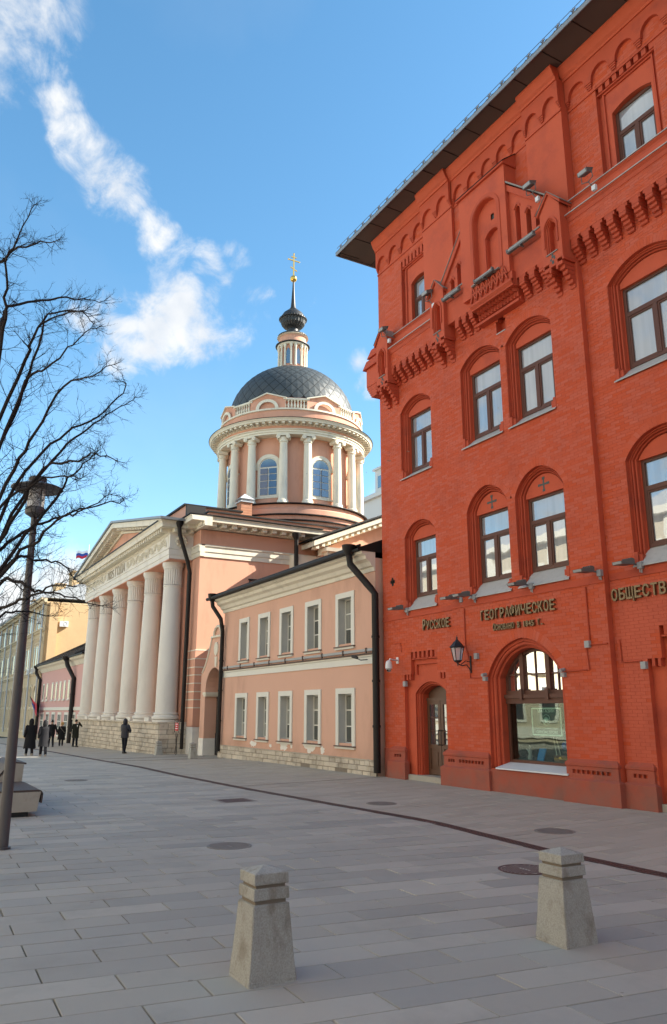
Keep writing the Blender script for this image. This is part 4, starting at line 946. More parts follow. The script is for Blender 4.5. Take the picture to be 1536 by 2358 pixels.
place_stones(stones[:], CH)
# right end of the stylobate (faces +X)
rs = MB()
for r in range(len(rowz)-1):
    y = 12.93
    while y < YF: y2 = min(y+random.uniform(.3, .6), YF); rs.box(-42.0, -41.96+random.uniform(0, .03), y+.012, y2-.012, rowz[r]+.01, rowz[r+1]-.01); y = y2
rs.build('end_stones', 'limestone', CH, kind='stuff')
MB().box(PX0-.56, -41.93, 12.82, YF, 1.42, 1.50).build('stylobate_cap', 'limestone', CH)
# columns
colx = [-62.95 + i*(62.95-43.45)/5 for i in range(6)]
YC = 13.72
def column(x, y, z0, z1, r, par, nm='column', mat='column_white', flutes=True):
    h = z1-z0; root = sub(nm, par, (x, y, z0))
    s = MB(); prof = [(r*1.0, z0+.48)]
    for i in range(13):
        t = i/12; prof.append((r*(1.0 - .17*t**1.7), z0+.50 + (h-.50-1.45)*t))
    s.lathe(x, y, prof, 32); s.build('shaft', mat, root, True)
    b_ = MB(); b_.lathe(x, y, [(r*1.22, z0+.0), (r*1.22, z0+.10)], 32); b_.lathe(x, y, [(r*1.05, z0+.10), (r*1.25, z0+.14), (r*1.29, z0+.22), (r*1.25, z0+.30), (r*1.12, z0+.33), (r*1.08, z0+.38), (r*1.15, z0+.42), (r*1.12, z0+.47), (r*.99, z0+.50)], 32)
    b_.build('base', mat, root, True)
    c = MB(); rt_ = r*.83; zc = z1-1.45
    c.lathe(x, y, [(rt_, zc), (rt_*1.06, zc+.03), (rt_*1.06, zc+.09), (rt_, zc+.11)], 32)
    n = 24; zz0, zz1 = zc+.13, z1-.42
    rowa, rowb = [], []
    for i in range(n*3+1):
        a = 2*math.pi*i/(n*3); rr = rt_*(1.03 if i % 3 else .95); rowa.append((x+rr*math.cos(a), y+rr*math.sin(a), zz0)); rowb.append((x+rr*math.cos(a), y+rr*math.sin(a), zz1))
    c.loft([rowa, rowb]); c.lathe(x, y, [(rt_*1.02, z1-.42), (rt_*1.10, z1-.40), (rt_*1.12, z1-.32), (rt_*1.22, z1-.25), (rt_*1.25, z1-.16), (rt_*1.25, z1)], 32)
    c.build('capital', mat, root)
    return root
for x in colx: column(x, YC, 1.50, 10.42, .60, CH)
for x in [(a+b_)/2 for a, b_ in zip(colx[:-1], colx[1:])]: MB().box(x-.45, x+.45, 13.2, 13.5, 1.50, 1.72).build('step_block', 'column_white', CH)
# wall pilasters behind columns + door dark
wp = MB()
for x in colx: wp.box(x-.5, x+.5, YF-.12, YF, 1.5, 10.4)
wp.build('wall_pilaster', 'pink_church', CH)
# entablature
E0, E1, EYf = -63.75, -42.25, 13.06
def pent(prof, name, mat='white_stucco', x0=E0, x1=E1):
    # entablature profile swept along the front and returned along the right end
    m = MB()
    front = [(x0-o, EYf-o, z) for o, z in prof]; fr2 = [(x1+o, EYf-o, z) for o, z in prof]; bk = [(x1+o, YF+.05, z) for o, z in prof]; bl = [(x0-o, YF+.05, z) for o, z in prof]
    m.loft([bl, front, fr2, bk]); m.build(name, mat, CH); return m
pent([(-.6, 10.42), (0, 10.42), (0, 10.66), (.04, 10.665), (.04, 10.96), (.09, 11.0), (.09, 11.07), (0, 11.08)], 'architrave', 'column_white')
pent([(0, 11.08), (0, 11.82), (.05, 11.84)], 'frieze', 'column_white')
pent([(.05, 11.84), (.10, 11.90), (.10, 12.10), (.66, 12.11), (.70, 12.30), (.80, 12.42)], 'cornice')
MB().box(E0-.82, E1+.2, EYf-.84, EYf+.4, 12.42, 12.50).build('cornice_flashing', 'roof_black', CH)
mod_y(EYf-.10, E0-.3, E1+.4, 12.105, dy=.44, step=.43, w=.2)
mx_ = MB()
for i in range(3): mx_.box(E1+.10, E1+.5, EYf+.1+.45*i, EYf+.3+.45*i, 11.90, 12.10)
mx_.build('modillion', 'white_stucco', CH)
MB().box(E0, E1, EYf+.02, YF, 10.38, 10.44).build('portico_ceiling', 'pink_church', CH)
# relief ornament: scrolls either side of the date, rosette on the end
orn = MB(); random.seed(5); yy = EYf-.028
def spiral(cx, cz, r, turns=1.6, flip=1, th=.028):
    pts = []
    for i in range(18):
        t = i/17; a = flip*(t*turns*2*math.pi); rr = r*(1-t*.85); pts.append((cx+rr*math.cos(a), yy, cz+rr*math.sin(a)))
    orn.tube(pts, th, 5)
for (xa, xb) in ((-63.5, -57.2), (-51.4, -42.75)):
    n = int((xb-xa)/.62); st = (xb-xa)/n
    for i in range(n):
        x = xa+st*(i+.5); spiral(x, 11.45, .22, 1.7, 1 if i % 2 else -1)
        orn.tube([(x-st*.5, yy, 11.22 if i % 2 else 11.68), (x-.1, yy, 11.66 if i % 2 else 11.24), (x+st*.5, yy, 11.68 if i % 2 else 11.22)], .026, 5)
        for k in range(4):
            a = random.uniform(0, 6.28); orn.sphere((x+.27*math.cos(a), yy, 11.45+.25*math.sin(a)), .045, 6, 4)
orn.build('scroll_relief', 'white_stucco', CH, kind='stuff')
fr_ = MB()
for (xa, xb) in ((-63.7, -57.0), (-51.5, -42.5)): 
    fr_.box(xa, xb, EYf-.02, EYf+.01, 11.77, 11.81); fr_.box(xa, xb, EYf-.02, EYf+.01, 11.10, 11.14); fr_.box(xa, xa+.04, EYf-.02, EYf+.01, 11.14, 11.77); fr_.box(xb-.04, xb, EYf-.02, EYf+.01, 11.14, 11.77)
fr_.build('frieze_border', 'white_stucco', CH)
ro = MB(); 
for k in range(10):
    a = 2*math.pi*k/10; ro.sphere((E1+.04, 13.75+.27*math.cos(a), 11.45+.27*math.sin(a)), .10, 8, 6)
ro.tube([(E1+.0, 13.75, 11.45), (E1+.1, 13.75, 11.45)], [.2, .17], 16); ro.sphere((E1+.1, 13.75, 11.45), .08, 8, 6)
ro.build('rosette', 'white_stucco', CH, True)
def text_mesh(name, txt, size, mat, parent, loc, rot=(math.pi/2, 0, 0), ext=.01, sx=1.0, bevel=0.0):
    cu_ = bpy.data.curves.new(name, 'FONT'); cu_.body = txt; cu_.size = size; cu_.extrude = ext; cu_.align_x = 'CENTER'; cu_.resolution_u = 3
    tmp = bpy.data.objects.new('tmp', cu_); COL.objects.link(tmp); dg = bpy.context.evaluated_depsgraph_get(); dg.update()
    me = bpy.data.meshes.new_from_object(tmp.evaluated_get(dg)); bpy.data.objects.remove(tmp)
    me.transform(Matrix.Diagonal((sx, 1, 1, 1))); me.transform(Matrix.Rotation(rot[2], 4, 'Z') @ Matrix.Rotation(rot[0], 4, 'X')); me.transform(Matrix.Translation(Vector(loc)))
    me.materials.clear(); me.materials.append(MT[mat]); o = bpy.data.objects.new(name, me); COL.objects.link(o); adopt(o, parent)
    if parent.type == 'EMPTY': o.matrix_parent_inverse = Matrix.Translation(-WLOC[parent.name])
    return o
D('carved_letter', (0.42, 0.37, 0.29), 0.9, 0.05, 3)
text_mesh('date_lettering', '1825 ГОДА', .86, 'carved_letter', CH, (-54.3, EYf-.02, 11.16), ext=.02, sx=1.12)
# pediment
PXc = (E0+E1)/2; AP = 14.60
MB().prism([(E0+.6, 12.45), (E1-.6, 12.45), (PXc, AP-.62)], EYf+.05, YF+2).build('tympanum', 'pink_church', CH)
sl_ = (AP-12.42)/(PXc-(E0-.9))
for sgn, nm in ((1, 'raking_cornice'), (-1, 'raking_cornice')):
    xe = PXc - sgn*(PXc-(E0-.9))
    MB().prism([(xe, 12.44), (PXc, AP-.02), (PXc, AP-.34), (xe+sgn*2.2, 12.50)], EYf-.80, YF+1).build(nm, 'white_stucco', CH)
    MB().prism([(xe+sgn*.9, 12.46), (PXc, AP-.35), (PXc, AP-.66), (xe+sgn*3.4, 12.51)], EYf-.10, YF+1).build('raking_bed', 'white_stucco', CH)
    MB().prism([(xe-sgn*.15, 12.43), (PXc, AP+.02), (PXc, AP+.16), (xe-sgn*.2, 12.56)], EYf-.92, YF+2).build('roof', 'roof_grey', CH)
    m = MB(); n = 25
    for i in range(n):
        xx = xe + sgn*(1.6 + i*(abs(PXc-xe)-1.8)/n); zz = 12.44 + sl_*abs(xx-xe) - .33; m.box(xx-.11, xx+.11, EYf-.58, EYf-.1, zz-.18, zz+.02)
    m.build('modillion', 'white_stucco', CH)
MB().box(E0-.9, E0-.9+.1, EYf-.9, YF, 12.3, 12.4).build('corner_drip', 'roof_black', CH)

# ---- drum
DRUM0 = set(COL.objects)
DX, DY = -53.25, 26.0
dr = MB(); dr.lathe(DX, DY, [(6.3, 12.5), (6.3, 15.55), (6.15, 15.7), (6.15, 16.0)], 64); dr.lathe(DX, DY, [(6.0, 16.05), (6.0, 16.55), (5.85, 16.7), (5.85, 16.95)], 64); dr.build('drum_podium', 'pink_church', CH, True)
dr = MB(); dr.lathe(DX, DY, [(6.2, 16.0), (6.35, 16.02), (6.35, 16.10), (5.98, 16.14)], 64, cap=False); dr.lathe(DX, DY, [(6.0, 16.95), (6.1, 16.97), (6.1, 17.03), (4.7, 17.12)], 64, cap=False); dr.lathe(DX, DY, [(6.35, 15.5), (6.5, 15.52), (6.5, 15.58), (6.3, 15.66)], 64, cap=False); dr.build('podium_flashing', 'roof_black', CH, True)
# cylindrical wall with window recesses: built by sectors
RW = 4.95
def ring(r0, z0, r1, z1, mat, name, n=96, prof=None):
    m = MB(); m.lathe(DX, DY, prof or [(r0, z0), (r1, z1)], n, cap=False); return m.build(name, mat, CH, True)
ring(RW, 17.05, RW, 22.6, 'pink_church', 'drum_wall')
azs = [R(45*k) for k in range(8)]
pair_az = [R(45*k + 22.5) for k in range(8)]
def local(az, u, out, z):     # tangential u, outward distance, height
    return (DX + out*math.cos(az) - u*math.sin(az), DY + out*math.sin(az) + u*math.cos(az), z)
def curved(m, az, outline, r_in, r_out):
    """extrude an outline given in arc length/height between two radii"""
    tris = tessellate_polygon([[Vector((a, b_, 0)) for a, b_ in outline]]); n = len(outline); o = len(m.v)
    for rr in (r_in, r_out):
        for a, b_ in outline:
            t = az + a/RW; m.v.append((DX+rr*math.cos(t), DY+rr*math.sin(t), b_))
    m.f += [tuple(i+o for i in t) for t in tris] + [tuple(i+o+n for i in reversed(t)) for t in tris] + [(o+i, o+(i+1) % n, o+n+(i+1) % n, o+n+i) for i in range(n)]
for az in azs:
    w = sub('drum_window', CH, local(az, 0, RW, 18.4))
    fr_ = MB(); o1 = opening(-.72, .72, 18.35, 20.55, .72, 'round', 12); 
    curved(fr_, az, o1, RW-.2, RW+.09); fr_.build('window_frame', 'frame_white', w)
    gm_ = MB()
    for a, b_, c, d in ((-.62, -.05, 18.47, 18.97), (.05, .62, 18.47, 18.97), (-.62, -.05, 19.03, 19.5), (.05, .62, 19.03, 19.5), (-.62, -.05, 19.56, 20.02), (.05, .62, 19.56, 20.02), (-.62, -.05, 20.08, 20.48), (.05, .62, 20.08, 20.48)):
        p = MB(); curved(p, az, [(a, c), (b_, c), (b_, d), (a, d)], RW, RW+.115); p.build('pane', 'pane_blue', w)
    p = MB(); curved(p, az, [(-.62, 20.60), (.62, 20.60)] + [(.62*math.cos(t), 20.60+.60*math.sin(t)) for t in [math.pi*j/10 for j in range(1, 10)]], RW, RW+.12); p.build('fanlight', 'pane_blue', w)
    # archivolt, imposts, sill
    t_ = MB(); 
    outer = [(1.0*math.cos(t), 20.55+1.0*math.sin(t)) for t in [math.pi*j/14 for j in range(15)]]; inner = [(.72*math.cos(t), 20.55+.72*math.sin(t)) for t in [math.pi*j/14 for j in range(14, -1, -1)]]
    curved(t_, az, outer+inner, RW, RW+.16)
    curved(t_, az, [(-1.15, 20.42), (-.72, 20.42), (-.72, 20.55), (-1.15, 20.55)], RW, RW+.14); curved(t_, az, [(.72, 20.42), (1.15, 20.42), (1.15, 20.55), (.72, 20.55)], RW, RW+.14)
    curved(t_, az, [(-1.1, 18.22), (1.1, 18.22), (1.1, 18.34), (-1.1, 18.34)], RW, RW+.16); curved(t_, az, [(-.84, 18.35), (-.72, 18.35), (-.72, 20.42), (-.84, 20.42)], RW, RW+.12); curved(t_, az, [(.72, 18.35), (.84, 18.35), (.84, 20.42), (.72, 20.42)], RW, RW+.12)
    t_.build('window_trim', 'white_stucco', w)
# sixteen ionic columns in pairs
RC = 5.42
for pz_ in pair_az:
    for s in (-1, 1):
        az = pz_ + s*R(9.4); cx, cy = DX+RC*math.cos(az), DY+RC*math.sin(az)
        rc = sub('drum_column', CH, (cx, cy, 17.1)); 
        m = MB(); m.lathe(cx, cy, [(.40, 17.12), (.33, 17.5), (.325, 18.5), (.30, 20.5), (.275, 21.75)], 20); m.build('shaft', 'white_stucco', rc, True)
        m = MB(); m.lathe(cx, cy, [(.44, 17.08), (.44, 17.18), (.41, 17.22), (.41, 17.32), (.35, 17.38)], 20); m.build('base', 'white_stucco', rc, True)
        m = MB(); m.lathe(cx, cy, [(.28, 21.70), (.34, 21.74), (.34, 21.80), (.30, 21.84), (.33, 22.02), (.36, 22.08)], 20)
        def cp(u, out, z): return (cx + out*math.cos(az) - u*math.sin(az), cy + out*math.sin(az) + u*math.cos(az), z)
        for su in (-1, 1):
            m.tube([cp(su*.36, .40, 22.10), cp(su*.36, -.30, 22.10)], .155, 12); m.tube([cp(su*.36, .43, 22.10), cp(su*.36, .36, 22.10)], .06, 8)
        m.add([cp(-.40, .40, 22.16), cp(.40, .40, 22.16), cp(.40, -.40, 22.16), cp(-.40, -.40, 22.16), cp(-.42, .42, 22.30), cp(.42, .42, 22.30), cp(.42, -.42, 22.30), cp(-.42, -.42, 22.30)], [(0,1,2,3),(4,5,6,7),(0,1,5,4),(1,2,6,5),(2,3,7,6),(3,0,4,7)])
        m.build('capital', 'white_stucco', rc, False)
ring(0,0,0,0, 'white_stucco', 'drum_architrave', prof=[(4.9, 22.29), (5.75, 22.29), (5.75, 22.47), (5.82, 22.48), (5.82, 22.66), (5.92, 22.70), (5.92, 22.76), (5.70, 22.78)])
ring(0,0,0,0, 'pink_church', 'drum_frieze', prof=[(5.70, 22.77), (5.70, 23.22)])
ring(0,0,0,0, 'white_stucco', 'drum_cornice', prof=[(5.70, 23.20), (5.82, 23.24), (5.82, 23.40), (6.36, 23.42), (6.38, 23.56), (6.50, 23.68), (6.50, 23.72), (5.7, 23.82)])
ring(0,0,0,0, 'roof_black', 'cornice_flashing', prof=[(6.52, 23.70), (6.54, 23.74), (5.7, 23.86)])
m = MB()
for k in range(80):
    az = 2*math.pi*k/80
    for (o0, o1) in ((5.80, 6.28),):
        a, b_ = az-.017, az+.017
        vs = [(DX+r*math.cos(t), DY+r*math.sin(t), z) for z in (23.24, 23.41) for r, t in ((o0, a), (o1, a), (o1, b_), (o0, b_))]
        m.add(vs, [(0,1,2,3),(4,5,6,7),(0,1,5,4),(1,2,6,5),(2,3,7,6),(3,0,4,7)])
m.build('modillion', 'white_stucco', CH)
ring(0,0,0,0, 'pink_church', 'parapet_base', prof=[(5.62, 23.8), (5.62, 24.62)])
ring(0,0,0,0, 'white_stucco', 'parapet_string', prof=[(5.60, 24.60), (5.72, 24.62), (5.72, 24.76), (5.55, 24.78)])
ring(0,0,0,0, 'pink_church', 'parapet_inner', prof=[(5.2, 24.7), (5.2, 25.9), (4.9, 25.95)])
for az in azs:          # pedimented panel with blind arch above every window
    p = MB(); curved(p, az, [(-1.22, 24.76), (1.22, 24.76), (1.22, 25.66), (0, 26.12), (-1.22, 25.66)], 5.25, 5.62); p.build('parapet_panel', 'pink_church', CH)
    p = MB(); 
    outer = [(.78*math.cos(t), 24.78+.86*math.sin(t)) for t in [math.pi*j/12 for j in range(13)]]; inner = [(.56*math.cos(t), 24.78+.62*math.sin(t)) for t in [math.pi*j/12 for j in range(12, -1, -1)]]
    curved(p, az, outer+inner, 5.60, 5.70)
    curved(p, az, [(-1.28, 25.64), (0, 26.12), (1.28, 25.64), (1.28, 25.74), (0, 26.22), (-1.28, 25.74)], 5.2, 5.74); p.build('panel_trim', 'white_stucco', CH)
for az in pair_az:      # balustrades
    root = sub('balustrade', CH, local(az, 0, 5.5, 24.7))
    p = MB(); curved(p, az, [(-.85, 25.56), (.85, 25.56), (.85, 25.72), (-.85, 25.72)], 5.30, 5.68); p.build('rail', 'white_stucco', root)
    for k in range(8):
        t = az + (-.74 + k*.211)/RW; bx_, by_ = DX+5.5*math.cos(t), DY+5.5*math.sin(t)
        m = MB(); m.lathe(bx_, by_, [(.085, 24.76), (.085, 24.82), (.05, 24.86), (.088, 25.02), (.085, 25.10), (.045, 25.30), (.04, 25.40), (.075, 25.46), (.075, 25.57)], 8); m.build('baluster', 'white_stucco', root, True)
    p = MB(); curved(p, az, [(-1.0, 25.74), (1.0, 25.74), (1.0, 25.96), (-1.0, 25.96)], 4.9, 5.21); p.build('attic_strip', 'pink_church', root)
# dome: diagonal metal tiles as real lozenges, proud of the shell
def dome_pt(r_off, ph, az):
    # slightly flattened hemisphere springing at 25.7
    a, h = 5.02+r_off, 4.68+r_off; return (DX + a*math.cos(ph)*math.cos(az), DY + a*math.cos(ph)*math.sin(az), 24.4 + h*math.sin(ph))
ds = MB(); ds.loft([[dome_pt(0, R(90)*j/16, 2*math.pi*i/64) for i in range(65)] for j in range(17)]); ds.build('dome', 'roof_black', CH, True)
tl = MB(); NA = 34; phs = [0]
while phs[-1] < R(76): phs.append(phs[-1] + max(.06, math.cos(phs[-1])*2*math.pi/NA*.62))
for j in range(len(phs)-2):
    for i in range(NA):
        a0 = 2*math.pi*(i + .5*(j % 2))/NA; hw = math.pi/NA
        g_ = .95; pm = phs[j+1]; lo = pm-(pm-phs[j])*g_; hi = pm+(phs[j+2]-pm)*g_
        q = [dome_pt(.022, lo, a0), dome_pt(.016, pm, a0+hw*g_), dome_pt(.012, hi, a0), dome_pt(.016, pm, a0-hw*g_)]
        c = dome_pt(.030, pm, a0)
        tl.add(q+[c], [(0,1,4),(1,2,4),(2,3,4),(3,0,4)])
tl.build('dome_tiles', 'dome_metal', CH, kind='stuff')
# lantern
m = MB(); m.lathe(DX, DY, [(1.35, 29.35), (1.25, 29.55), (1.05, 29.6), (1.02, 31.1)], 32); m.build('lantern_wall', 'pink_church', CH, True)
m = MB(); m.lathe(DX, DY, [(1.22, 31.05), (1.28, 31.10), (1.28, 31.22), (1.18, 31.25)], 32); m.lathe(DX, DY, [(1.12, 31.95), (1.30, 32.0), (1.2, 32.08)], 32); m.build('lantern_trim', 'white_stucco', CH, True)
m = MB(); m.lathe(DX, DY, [(1.14, 31.24), (1.10, 31.96)], 32); m.build('lantern_attic', 'pink_church', CH, True)
m = MB(); m.lathe(DX, DY, [(1.30, 31.18), (1.42, 31.22), (1.42, 31.27), (1.12, 31.36)], 40); m.lathe(DX, DY, [(1.15, 32.05), (1.26, 32.08), (1.24, 32.16), (.9, 32.35), (.55, 32.46), (.45, 32.55), (.45, 32.85), (.52, 32.9)], 32)
for k in range(28): a = 2*math.pi*k/28; m.sphere((DX+1.22*math.cos(a), DY+1.22*math.sin(a), 32.12), .055, 6, 4)
m.build('lantern_roof', 'dark_metal', CH, True)
for k in range(8):
    a = 2*math.pi*(k+.5)/8
    for s in (-1, 1): 
        t = a+s*.16; m = MB(); m.lathe(DX+1.14*math.cos(t), DY+1.14*math.sin(t), [(.12, 29.6), (.09, 29.72), (.08, 30.85), (.13, 30.92), (.13, 31.06)], 8); m.build('lantern_column', 'white_stucco', CH, True)
    a = 2*math.pi*k/8; m = MB(); m.tube([(DX+1.0*math.cos(a), DY+1.0*math.sin(a), 30.2), (DX+1.06*math.cos(a), DY+1.06*math.sin(a), 30.2)], .001, 4)
    u = .17; mm = MB(); vs = []
    for (uu, zz) in [(-u, 29.75), (u, 29.75), (u, 30.6), (0, 30.82), (-u, 30.6)]: vs.append((DX+1.07*math.cos(a)-uu*math.sin(a), DY+1.07*math.sin(a)+uu*math.cos(a), zz))
    mm.add(vs, [(0,1,2,3,4)]); mm.build('lantern_window', 'pane_dark', CH)
# fluted urn, spire, ball and cross
m = MB(); n = 48; rows = []
for r, z, fl_ in [(.48, 32.85, 0), (.52, 32.90, 0), (.78, 33.05, .05), (.98, 33.30, .06), (1.04, 33.55, .06), (1.06, 33.66, 0), (1.14, 33.70, 0), (1.14, 33.80, 0), (1.03, 33.86, 0), (.99, 33.98, 0), (.82, 34.28, 0), (.55, 34.52, 0), (.36, 34.62, 0), (.38, 34.68, 0), (.28, 34.76, 0)]:
    rows.append([(DX+r*(1-(fl_ if i % 2 else 0))*math.cos(2*math.pi*i/n), DY+r*(1-(fl_ if i % 2 else 0))*math.sin(2*math.pi*i/n), z) for i in range(n+1)])
m.loft(rows)
for k in range(32): a = 2*math.pi*k/32; m.sphere((DX+1.13*math.cos(a), DY+1.13*math.sin(a), 33.75), .065, 6, 4)
m.build('urn', 'dark_metal', CH)
m = MB(); m.lathe(DX, DY, [(.30, 34.7), (.21, 34.95), (.17, 35.4), (.10, 36.6), (.07, 37.35)], 16); m.build('spire', 'dark_metal', CH, True)
m = MB(); m.sphere((DX, DY, 37.60), .29, 16, 12); m.build('gilded_ball', 'gold', CH, True)
m = MB(); m.box(DX-.035, DX+.035, DY-.05, DY+.05, 37.85, 39.95); m.box(DX-.034, DX+.034, DY-.50, DY+.50, 39.30, 39.38); m.box(DX-.034, DX+.034, DY-.24, DY+.24, 39.62, 39.69)
m.add([(DX-.034, DY-.30, 38.62), (DX+.034, DY-.30, 38.62), (DX+.034, DY+.30, 38.36), (DX-.034, DY+.30, 38.36), (DX-.034, DY-.30, 38.70), (DX+.034, DY-.30, 38.70), (DX+.034, DY+.30, 38.44), (DX-.034, DY+.30, 38.44)], [(0,1,2,3),(4,5,6,7),(0,1,5,4),(1,2,6,5),(2,3,7,6),(3,0,4,7)])
m.sphere((DX, DY-.52, 39.34), .07, 6, 4); m.sphere((DX, DY+.52, 39.34), .07, 6, 4); m.sphere((DX, DY, 40.0), .07, 6, 4); m.build('cross', 'gold', CH)
# heights of the drum rings as surveyed from the street
ZM = [(0, 0), (12.5, 12.0), (15.5, 14.95), (16.0, 15.4), (17.08, 16.4), (22.30, 21.60), (22.78, 21.98), (23.22, 22.25), (23.72, 22.6), (24.6, 23.5), (24.76, 23.64), (25.72, 24.45), (26.22, 24.9), (29.35, 28.85), (31.0, 31.0), (60, 60)]
def zmap(z):
    for (a, b_), (c, d) in zip(ZM[:-1], ZM[1:]):
        if a <= z <= c: return b_ + (d-b_)*(z-a)/(c-a)
    return z
for o in [o for o in COL.objects if o not in DRUM0 and o.type == 'MESH' and o.name.split('.')[0] not in ('dome', 'dome_tiles')]:
    dz = -.55 if o.parent and o.parent.name.startswith('drum_window') else 0
    for v in o.data.vertices: v.co.z = zmap(v.co.z) + dz
# brick chimney on the roof
CHM = sub('chimney', CH, (-48.4, 20.4, 13.2)); random.seed(3)
m = MB()
for r in range(33):
    for k in range(3): m.box(-49.5+.27*k, -49.5+.27*(k+1)-.015, 20.0, 20.8, 13.2+.09*r, 13.2+.09*(r+1)-.015)
m.build('chimney_bricks', 'brick_chimney', CHM)
MB().box(-49.46, -48.74, 20.02, 20.78, 13.1, 16.16).build('chimney_core', 'brick_chimney', CHM)
m = MB(); m.box(-49.6, -48.6, 19.9, 20.9, 16.17, 16.23); m.box(-49.45, -48.75, 20.05, 20.75, 16.23, 16.40); m.add([(-49.65,19.85,16.4),(-48.55,19.85,16.4),(-48.55,20.95,16.4),(-49.65,20.95,16.4),(-49.1,20.4,16.88)], [(0,1,4),(1,2,4),(2,3,4),(3,0,4),(0,3,2,1)]); m.build('chimney_cowl', 'roof_steel', CHM)
# downpipes
def pipe(pts, r, parent, name='downpipe', mat='pipe_black', joints=True):
    m = MB(); m.tube(pts, r, 10)
    if joints:
        a, b_ = Vector(pts[-2]), Vector(pts[-1]); n = int((b_-a).length/1.3)
        for i in range(1, n): c = a.lerp(b_, i/n); d = (b_-a).normalized()*.04; m.tube([c-d, c+d], r*1.18, 10)
        t = Vector(pts[0]); m.lathe(t.x, t.y, [(r*1.0, t.z-.1), (r*1.9, t.z+.12), (r*2.1, t.z+.28)], 10)
    return m.build(name, mat, parent, True)
pipe([(-41.55, 13.35, 12.2), (-41.55, 13.4, 11.7), (-41.6, 13.95, 10.2), (-41.75, 14.15, 9.6), (-42.0, 14.2, 1.4), (-42.0, 14.2, .1)], .115, CH)
pipe([(-42.35, 14.25, 11.9), (-42.35, 14.28, 10.2), (-42.35, 14.28, .1)], .07, CH, joints=False)
pipe([(-40.2, 20.05, 11.95), (-40.3, 20.1, 11.2), (-40.3, 20.2, 7.5)], .13, CH)
D('shade_black', (0.03, 0.024, 0.02), 0.9, 0.2, 3)

# ================================================================== gate between church and house
GT = thing('gateway', 'arched pink gateway with scrolled top and dark iron gates beside the church corner', 'gate', (-38.7, 14.5, -.1))
gy = 14.47
prof_out = [(-40.05, -.3), (-40.05, 3.95), (-39.86, 4.02), (-39.45, 4.35), (-39.05, 4.9), (-38.75, 5.45), (-38.62, 5.75), (-37.72-.0, 5.75), (-37.2, 5.75), (-36.95, 5.2), (-36.95, -.3)]
gop = opening(-39.38, -37.00, -.29, 3.0, 1.22, 'round', 14)
MB().prism(prof_out, gy, gy+.75, 'y', [gop]).build('gate_wall', 'pink_wall', GT)
m = MB(); ln = [(-39.86, 4.02), (-39.45, 4.35), (-39.05, 4.9), (-38.75, 5.45), (-38.62, 5.75)]
m.tube([(a, gy-.02, b_) for a, b_ in ln], .05, 6); m.tube([(a, gy+.2, b_+.04) for a, b_ in ln], .07, 6)
m.box(-38.7, -37.1, gy-.08, gy+.8, 5.72, 5.82)
arc = [(.52*math.cos(t), .46*math.sin(t)) for t in [math.pi*j/12 for j in range(13)]]
m.tube([(-38.0+a, gy+.05, 5.85+b_) for a, b_ in arc], .07, 6); m.box(-39.6, -39.15, gy-.06, gy+.8, 2.88, 3.02); m.box(-39.56, -39.2, gy-.03, gy+.78, 2.80, 2.88)
m.prism([(-38.0, 4.25), (-37.8, 4.25), (-37.74, 4.75), (-38.06, 4.75)], gy-.06, gy+.01); m.build('gate_trim', 'white_stucco', GT)
m = MB(); m.prism([(-38.0+a, 5.82+b_) for a, b_ in arc], gy+.1, gy+1.2); m.build('gate_hood', 'pink_wall', GT)
m = MB(); rows = [[(-38.0+a*1.16, yy, 5.84+b_*1.16) for a, b_ in arc] for yy in (gy+.12, gy+1.25)]; m.loft(rows); m.build('gate_hood_roof', 'roof_black', GT)
m = MB(); m.lathe(0, 0, [(.27, -.03), (.27, .03)], 20); m.v = [(-37.95+v[0], gy-.02+v[2], 5.15+v[1]*1.25) for v in m.v]; m.build('medallion', 'white_stucco', GT)
MB().box(-40.06, -39.36, gy-.03, gy+.78, -.3, .72).build('gate_pier_base', 'plaster_white', GT)
m = MB()
for k in range(13): m.box(-39.30+.18*k, -39.27+.18*k, gy+.62, gy+.65, -.1, 2.95)
m.box(-39.35, -37.0, gy+.61, gy+.66, 2.70, 2.76); m.box(-39.35, -37.0, gy+.61, gy+.66, .9, .96); m.box(-39.35, -37.0, gy+.62, gy+.64, -.1, .95); m.build('iron_gate', 'iron_black', GT)
MB().box(-40.9, -36.8, gy+5, gy+5.2, -.3, 8.4).box(-40.9, -36.9, gy+.8, gy+5, 4.6, 4.75).build('passage_shade_wall', 'pink_church', GT)  # unseen wall, its height set to shade the lower church side wall

# ================================================================== two-storey pink house
HS = thing('pink_house', 'low two-storey pink house with ten white-framed windows next to the brick building', 'house', (-29.8, 14.5, 0))
hx0, hx1 = -36.95, -22.75; HY = 14.45
ws = [(-34.90, -33.70), (-32.68, -31.40), (-30.42, -29.12), (-28.03, -26.68), (-25.53, -24.17)]
hs_ = []
for a, b_ in ws:
    hs_.append([(a+.2, 4.46), (a+.2, 6.14), (b_-.2, 6.14), (b_-.2, 4.46)]); hs_.append([(a+.2-.25*(a < -33), .98), (a+.2-.25*(a < -33), 2.68), (b_-.2-.05*(a < -33), 2.68), (b_-.2-.05*(a < -33), .98)])
m = MB(); m.sheet([(hx0, .35), (hx0, 7.3), (hx1, 7.3), (hx1, .35)], HY, hs_); m.build('wall', 'pink_wall', HS)
MB().box(hx0, hx0+.01, HY, HY+8, -.2, 7.3).box(hx1-.01, hx1, HY, HY+8, -.2, 7.3).box(hx0, hx1, HY+8, HY+8.05, -.2, 7.3).build('side_wall', 'pink_wall', HS)
